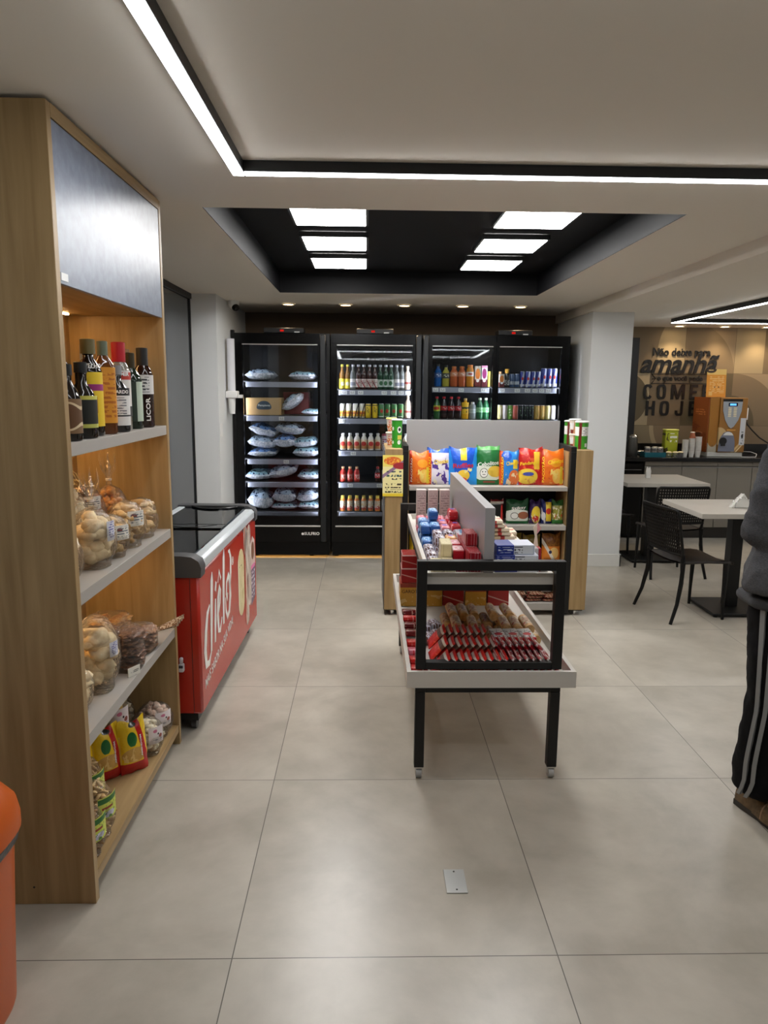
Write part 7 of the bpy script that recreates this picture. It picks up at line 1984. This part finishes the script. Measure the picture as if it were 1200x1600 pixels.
# sweatshirt: torso, hood, sleeves
mb = MB()
limb(mb, [(0, 0.0, 1.42, 0.17, 0.10, 0.07), (0, 0.0, 1.30, 0.20, 0.135, 0.10), (0, -0.005, 1.15, 0.215, 0.15, 0.10), (0, -0.01, 1.02, 0.27, 0.175, 0.09), (0, -0.01, 0.945, 0.285, 0.185, 0.045)], 3)
limb(mb, [(-0.175, 0.0, 1.425, 0.075), (-0.205, 0.015, 1.30, 0.068), (-0.226, 0.03, 1.19, 0.060), (-0.232, 0.028, 1.165, 0.060), (-0.18, -0.07, 1.13, 0.054), (-0.14, -0.13, 1.11, 0.046)], 3)
for k in range(4):                                              # sleeve pushed up into folds at the elbow
    a = k / 3
    mb.ell((-0.228 + 0.045 * a, 0.03 - 0.085 * a, 1.195 - 0.055 * a), (0.068 - 0.004 * (k % 2) * 2, 0.064, 0.011), 3, mtx=Matrix.Rotation(0.5 + 0.5 * a, 4, 'Y'))
limb(mb, [(0.175, 0.0, 1.425, 0.075), (0.25, 0.03, 1.16, 0.062), (0.265, -0.015, 0.93, 0.050)], 3)
limb(mb, [(-0.10, 0.04, 1.455, 0.05), (-0.07, 0.09, 1.47, 0.06), (0, 0.12, 1.46, 0.075), (0.07, 0.09, 1.47, 0.06), (0.10, 0.04, 1.455, 0.05), (0.05, -0.06, 1.42, 0.035), (0, -0.10, 1.39, 0.03), (-0.05, -0.06, 1.42, 0.035), (-0.10, 0.04, 1.455, 0.05)], 2)
melt(mb, 'hooded_sweatshirt', hood, 0.010, 4, 0.035, 0.10)
mb = MB()
limb(mb, [(-0.24, 0.0, 0.893, 0.024), (-0.17, 0.13, 0.89, 0.028), (0, 0.17, 0.89, 0.028), (0.17, 0.13, 0.89, 0.028), (0.24, 0.0, 0.893, 0.024), (0.17, -0.14, 0.885, 0.028), (0, -0.185, 0.88, 0.028), (-0.17, -0.14, 0.885, 0.028), (-0.24, 0.0, 0.893, 0.024)], 2)
mb.ell((0, -0.005, 0.89), (0.255, 0.175, 0.030), 3)
melt(mb, 'ribbed_hem', mat('grey_rib_fabric', (64, 65, 68), 0.95, bump=0.3, bscale=300), 0.010, 4)

# sandals
for s in (-1, 1):
    def out(k, w0=1.0):
        P = [(0.0, 0.092, 0.034), (0.0, 0.05, 0.040), (0.004, -0.04, 0.040), (0.008, -0.12, 0.050), (0.008, -0.17, 0.052), (0.006, -0.205, 0.040), (0.004, -0.222, 0.016)]
        return P
    P = out(0)
    loop = [(s * 0.12 + s * c + w * 1.08, y) for c, y, w in P] + [(s * 0.12 + s * c - w * 1.08, y) for c, y, w in P[::-1]]
    mb = MB(); mb.prism(loop, 2, 0.001, 0.024)
    sole = mb.build('sandal_sole', mat('dark_sole', (36, 32, 26), 0.6), pr, smooth=50)
    mb = MB()
    def up(u, v):
        y = 0.088 - 0.235 * v
        k = v * 4.6
        i = min(int(k), 4); f_ = k - i
        c = P[i][0] + (P[i + 1][0] - P[i][0]) * f_; w = (P[i][2] + (P[i + 1][2] - P[i][2]) * f_) * 1.06
        hgt = 0.070 + 0.022 * sin(pi * min(1, v * 1.5)) - 0.025 * v
        a = pi * u
        return (s * 0.12 + s * c + w * cos(a), y, 0.022 + hgt * (sin(a) ** 0.7))
    mb.surf(up, 14, 14)
    mb.surf(lambda u, v: tuple(Vector(up(u, v)) * 1.0 - Vector((0, 0, 0.004))), 14, 14)
    ua = mb.build('sandal_upper', leather, pr, smooth=70)
    mb = MB(); mb.tube([Vector(up(k / 10, 0.62)) + Vector((0, 0, 0.002)) for k in range(11)], 0.0035, 6); mb.build('sandal_piping', mat('sandal_edge', (150, 124, 100), 0.5), pr)
    mb = MB(); c = Vector(up(0.72 if s < 0 else 0.28, 0.34)); mb.ell(c + Vector((0, 0, 0.002)), (0.008, 0.006, 0.004), 2); mb.build('buckle', chrome, pr)
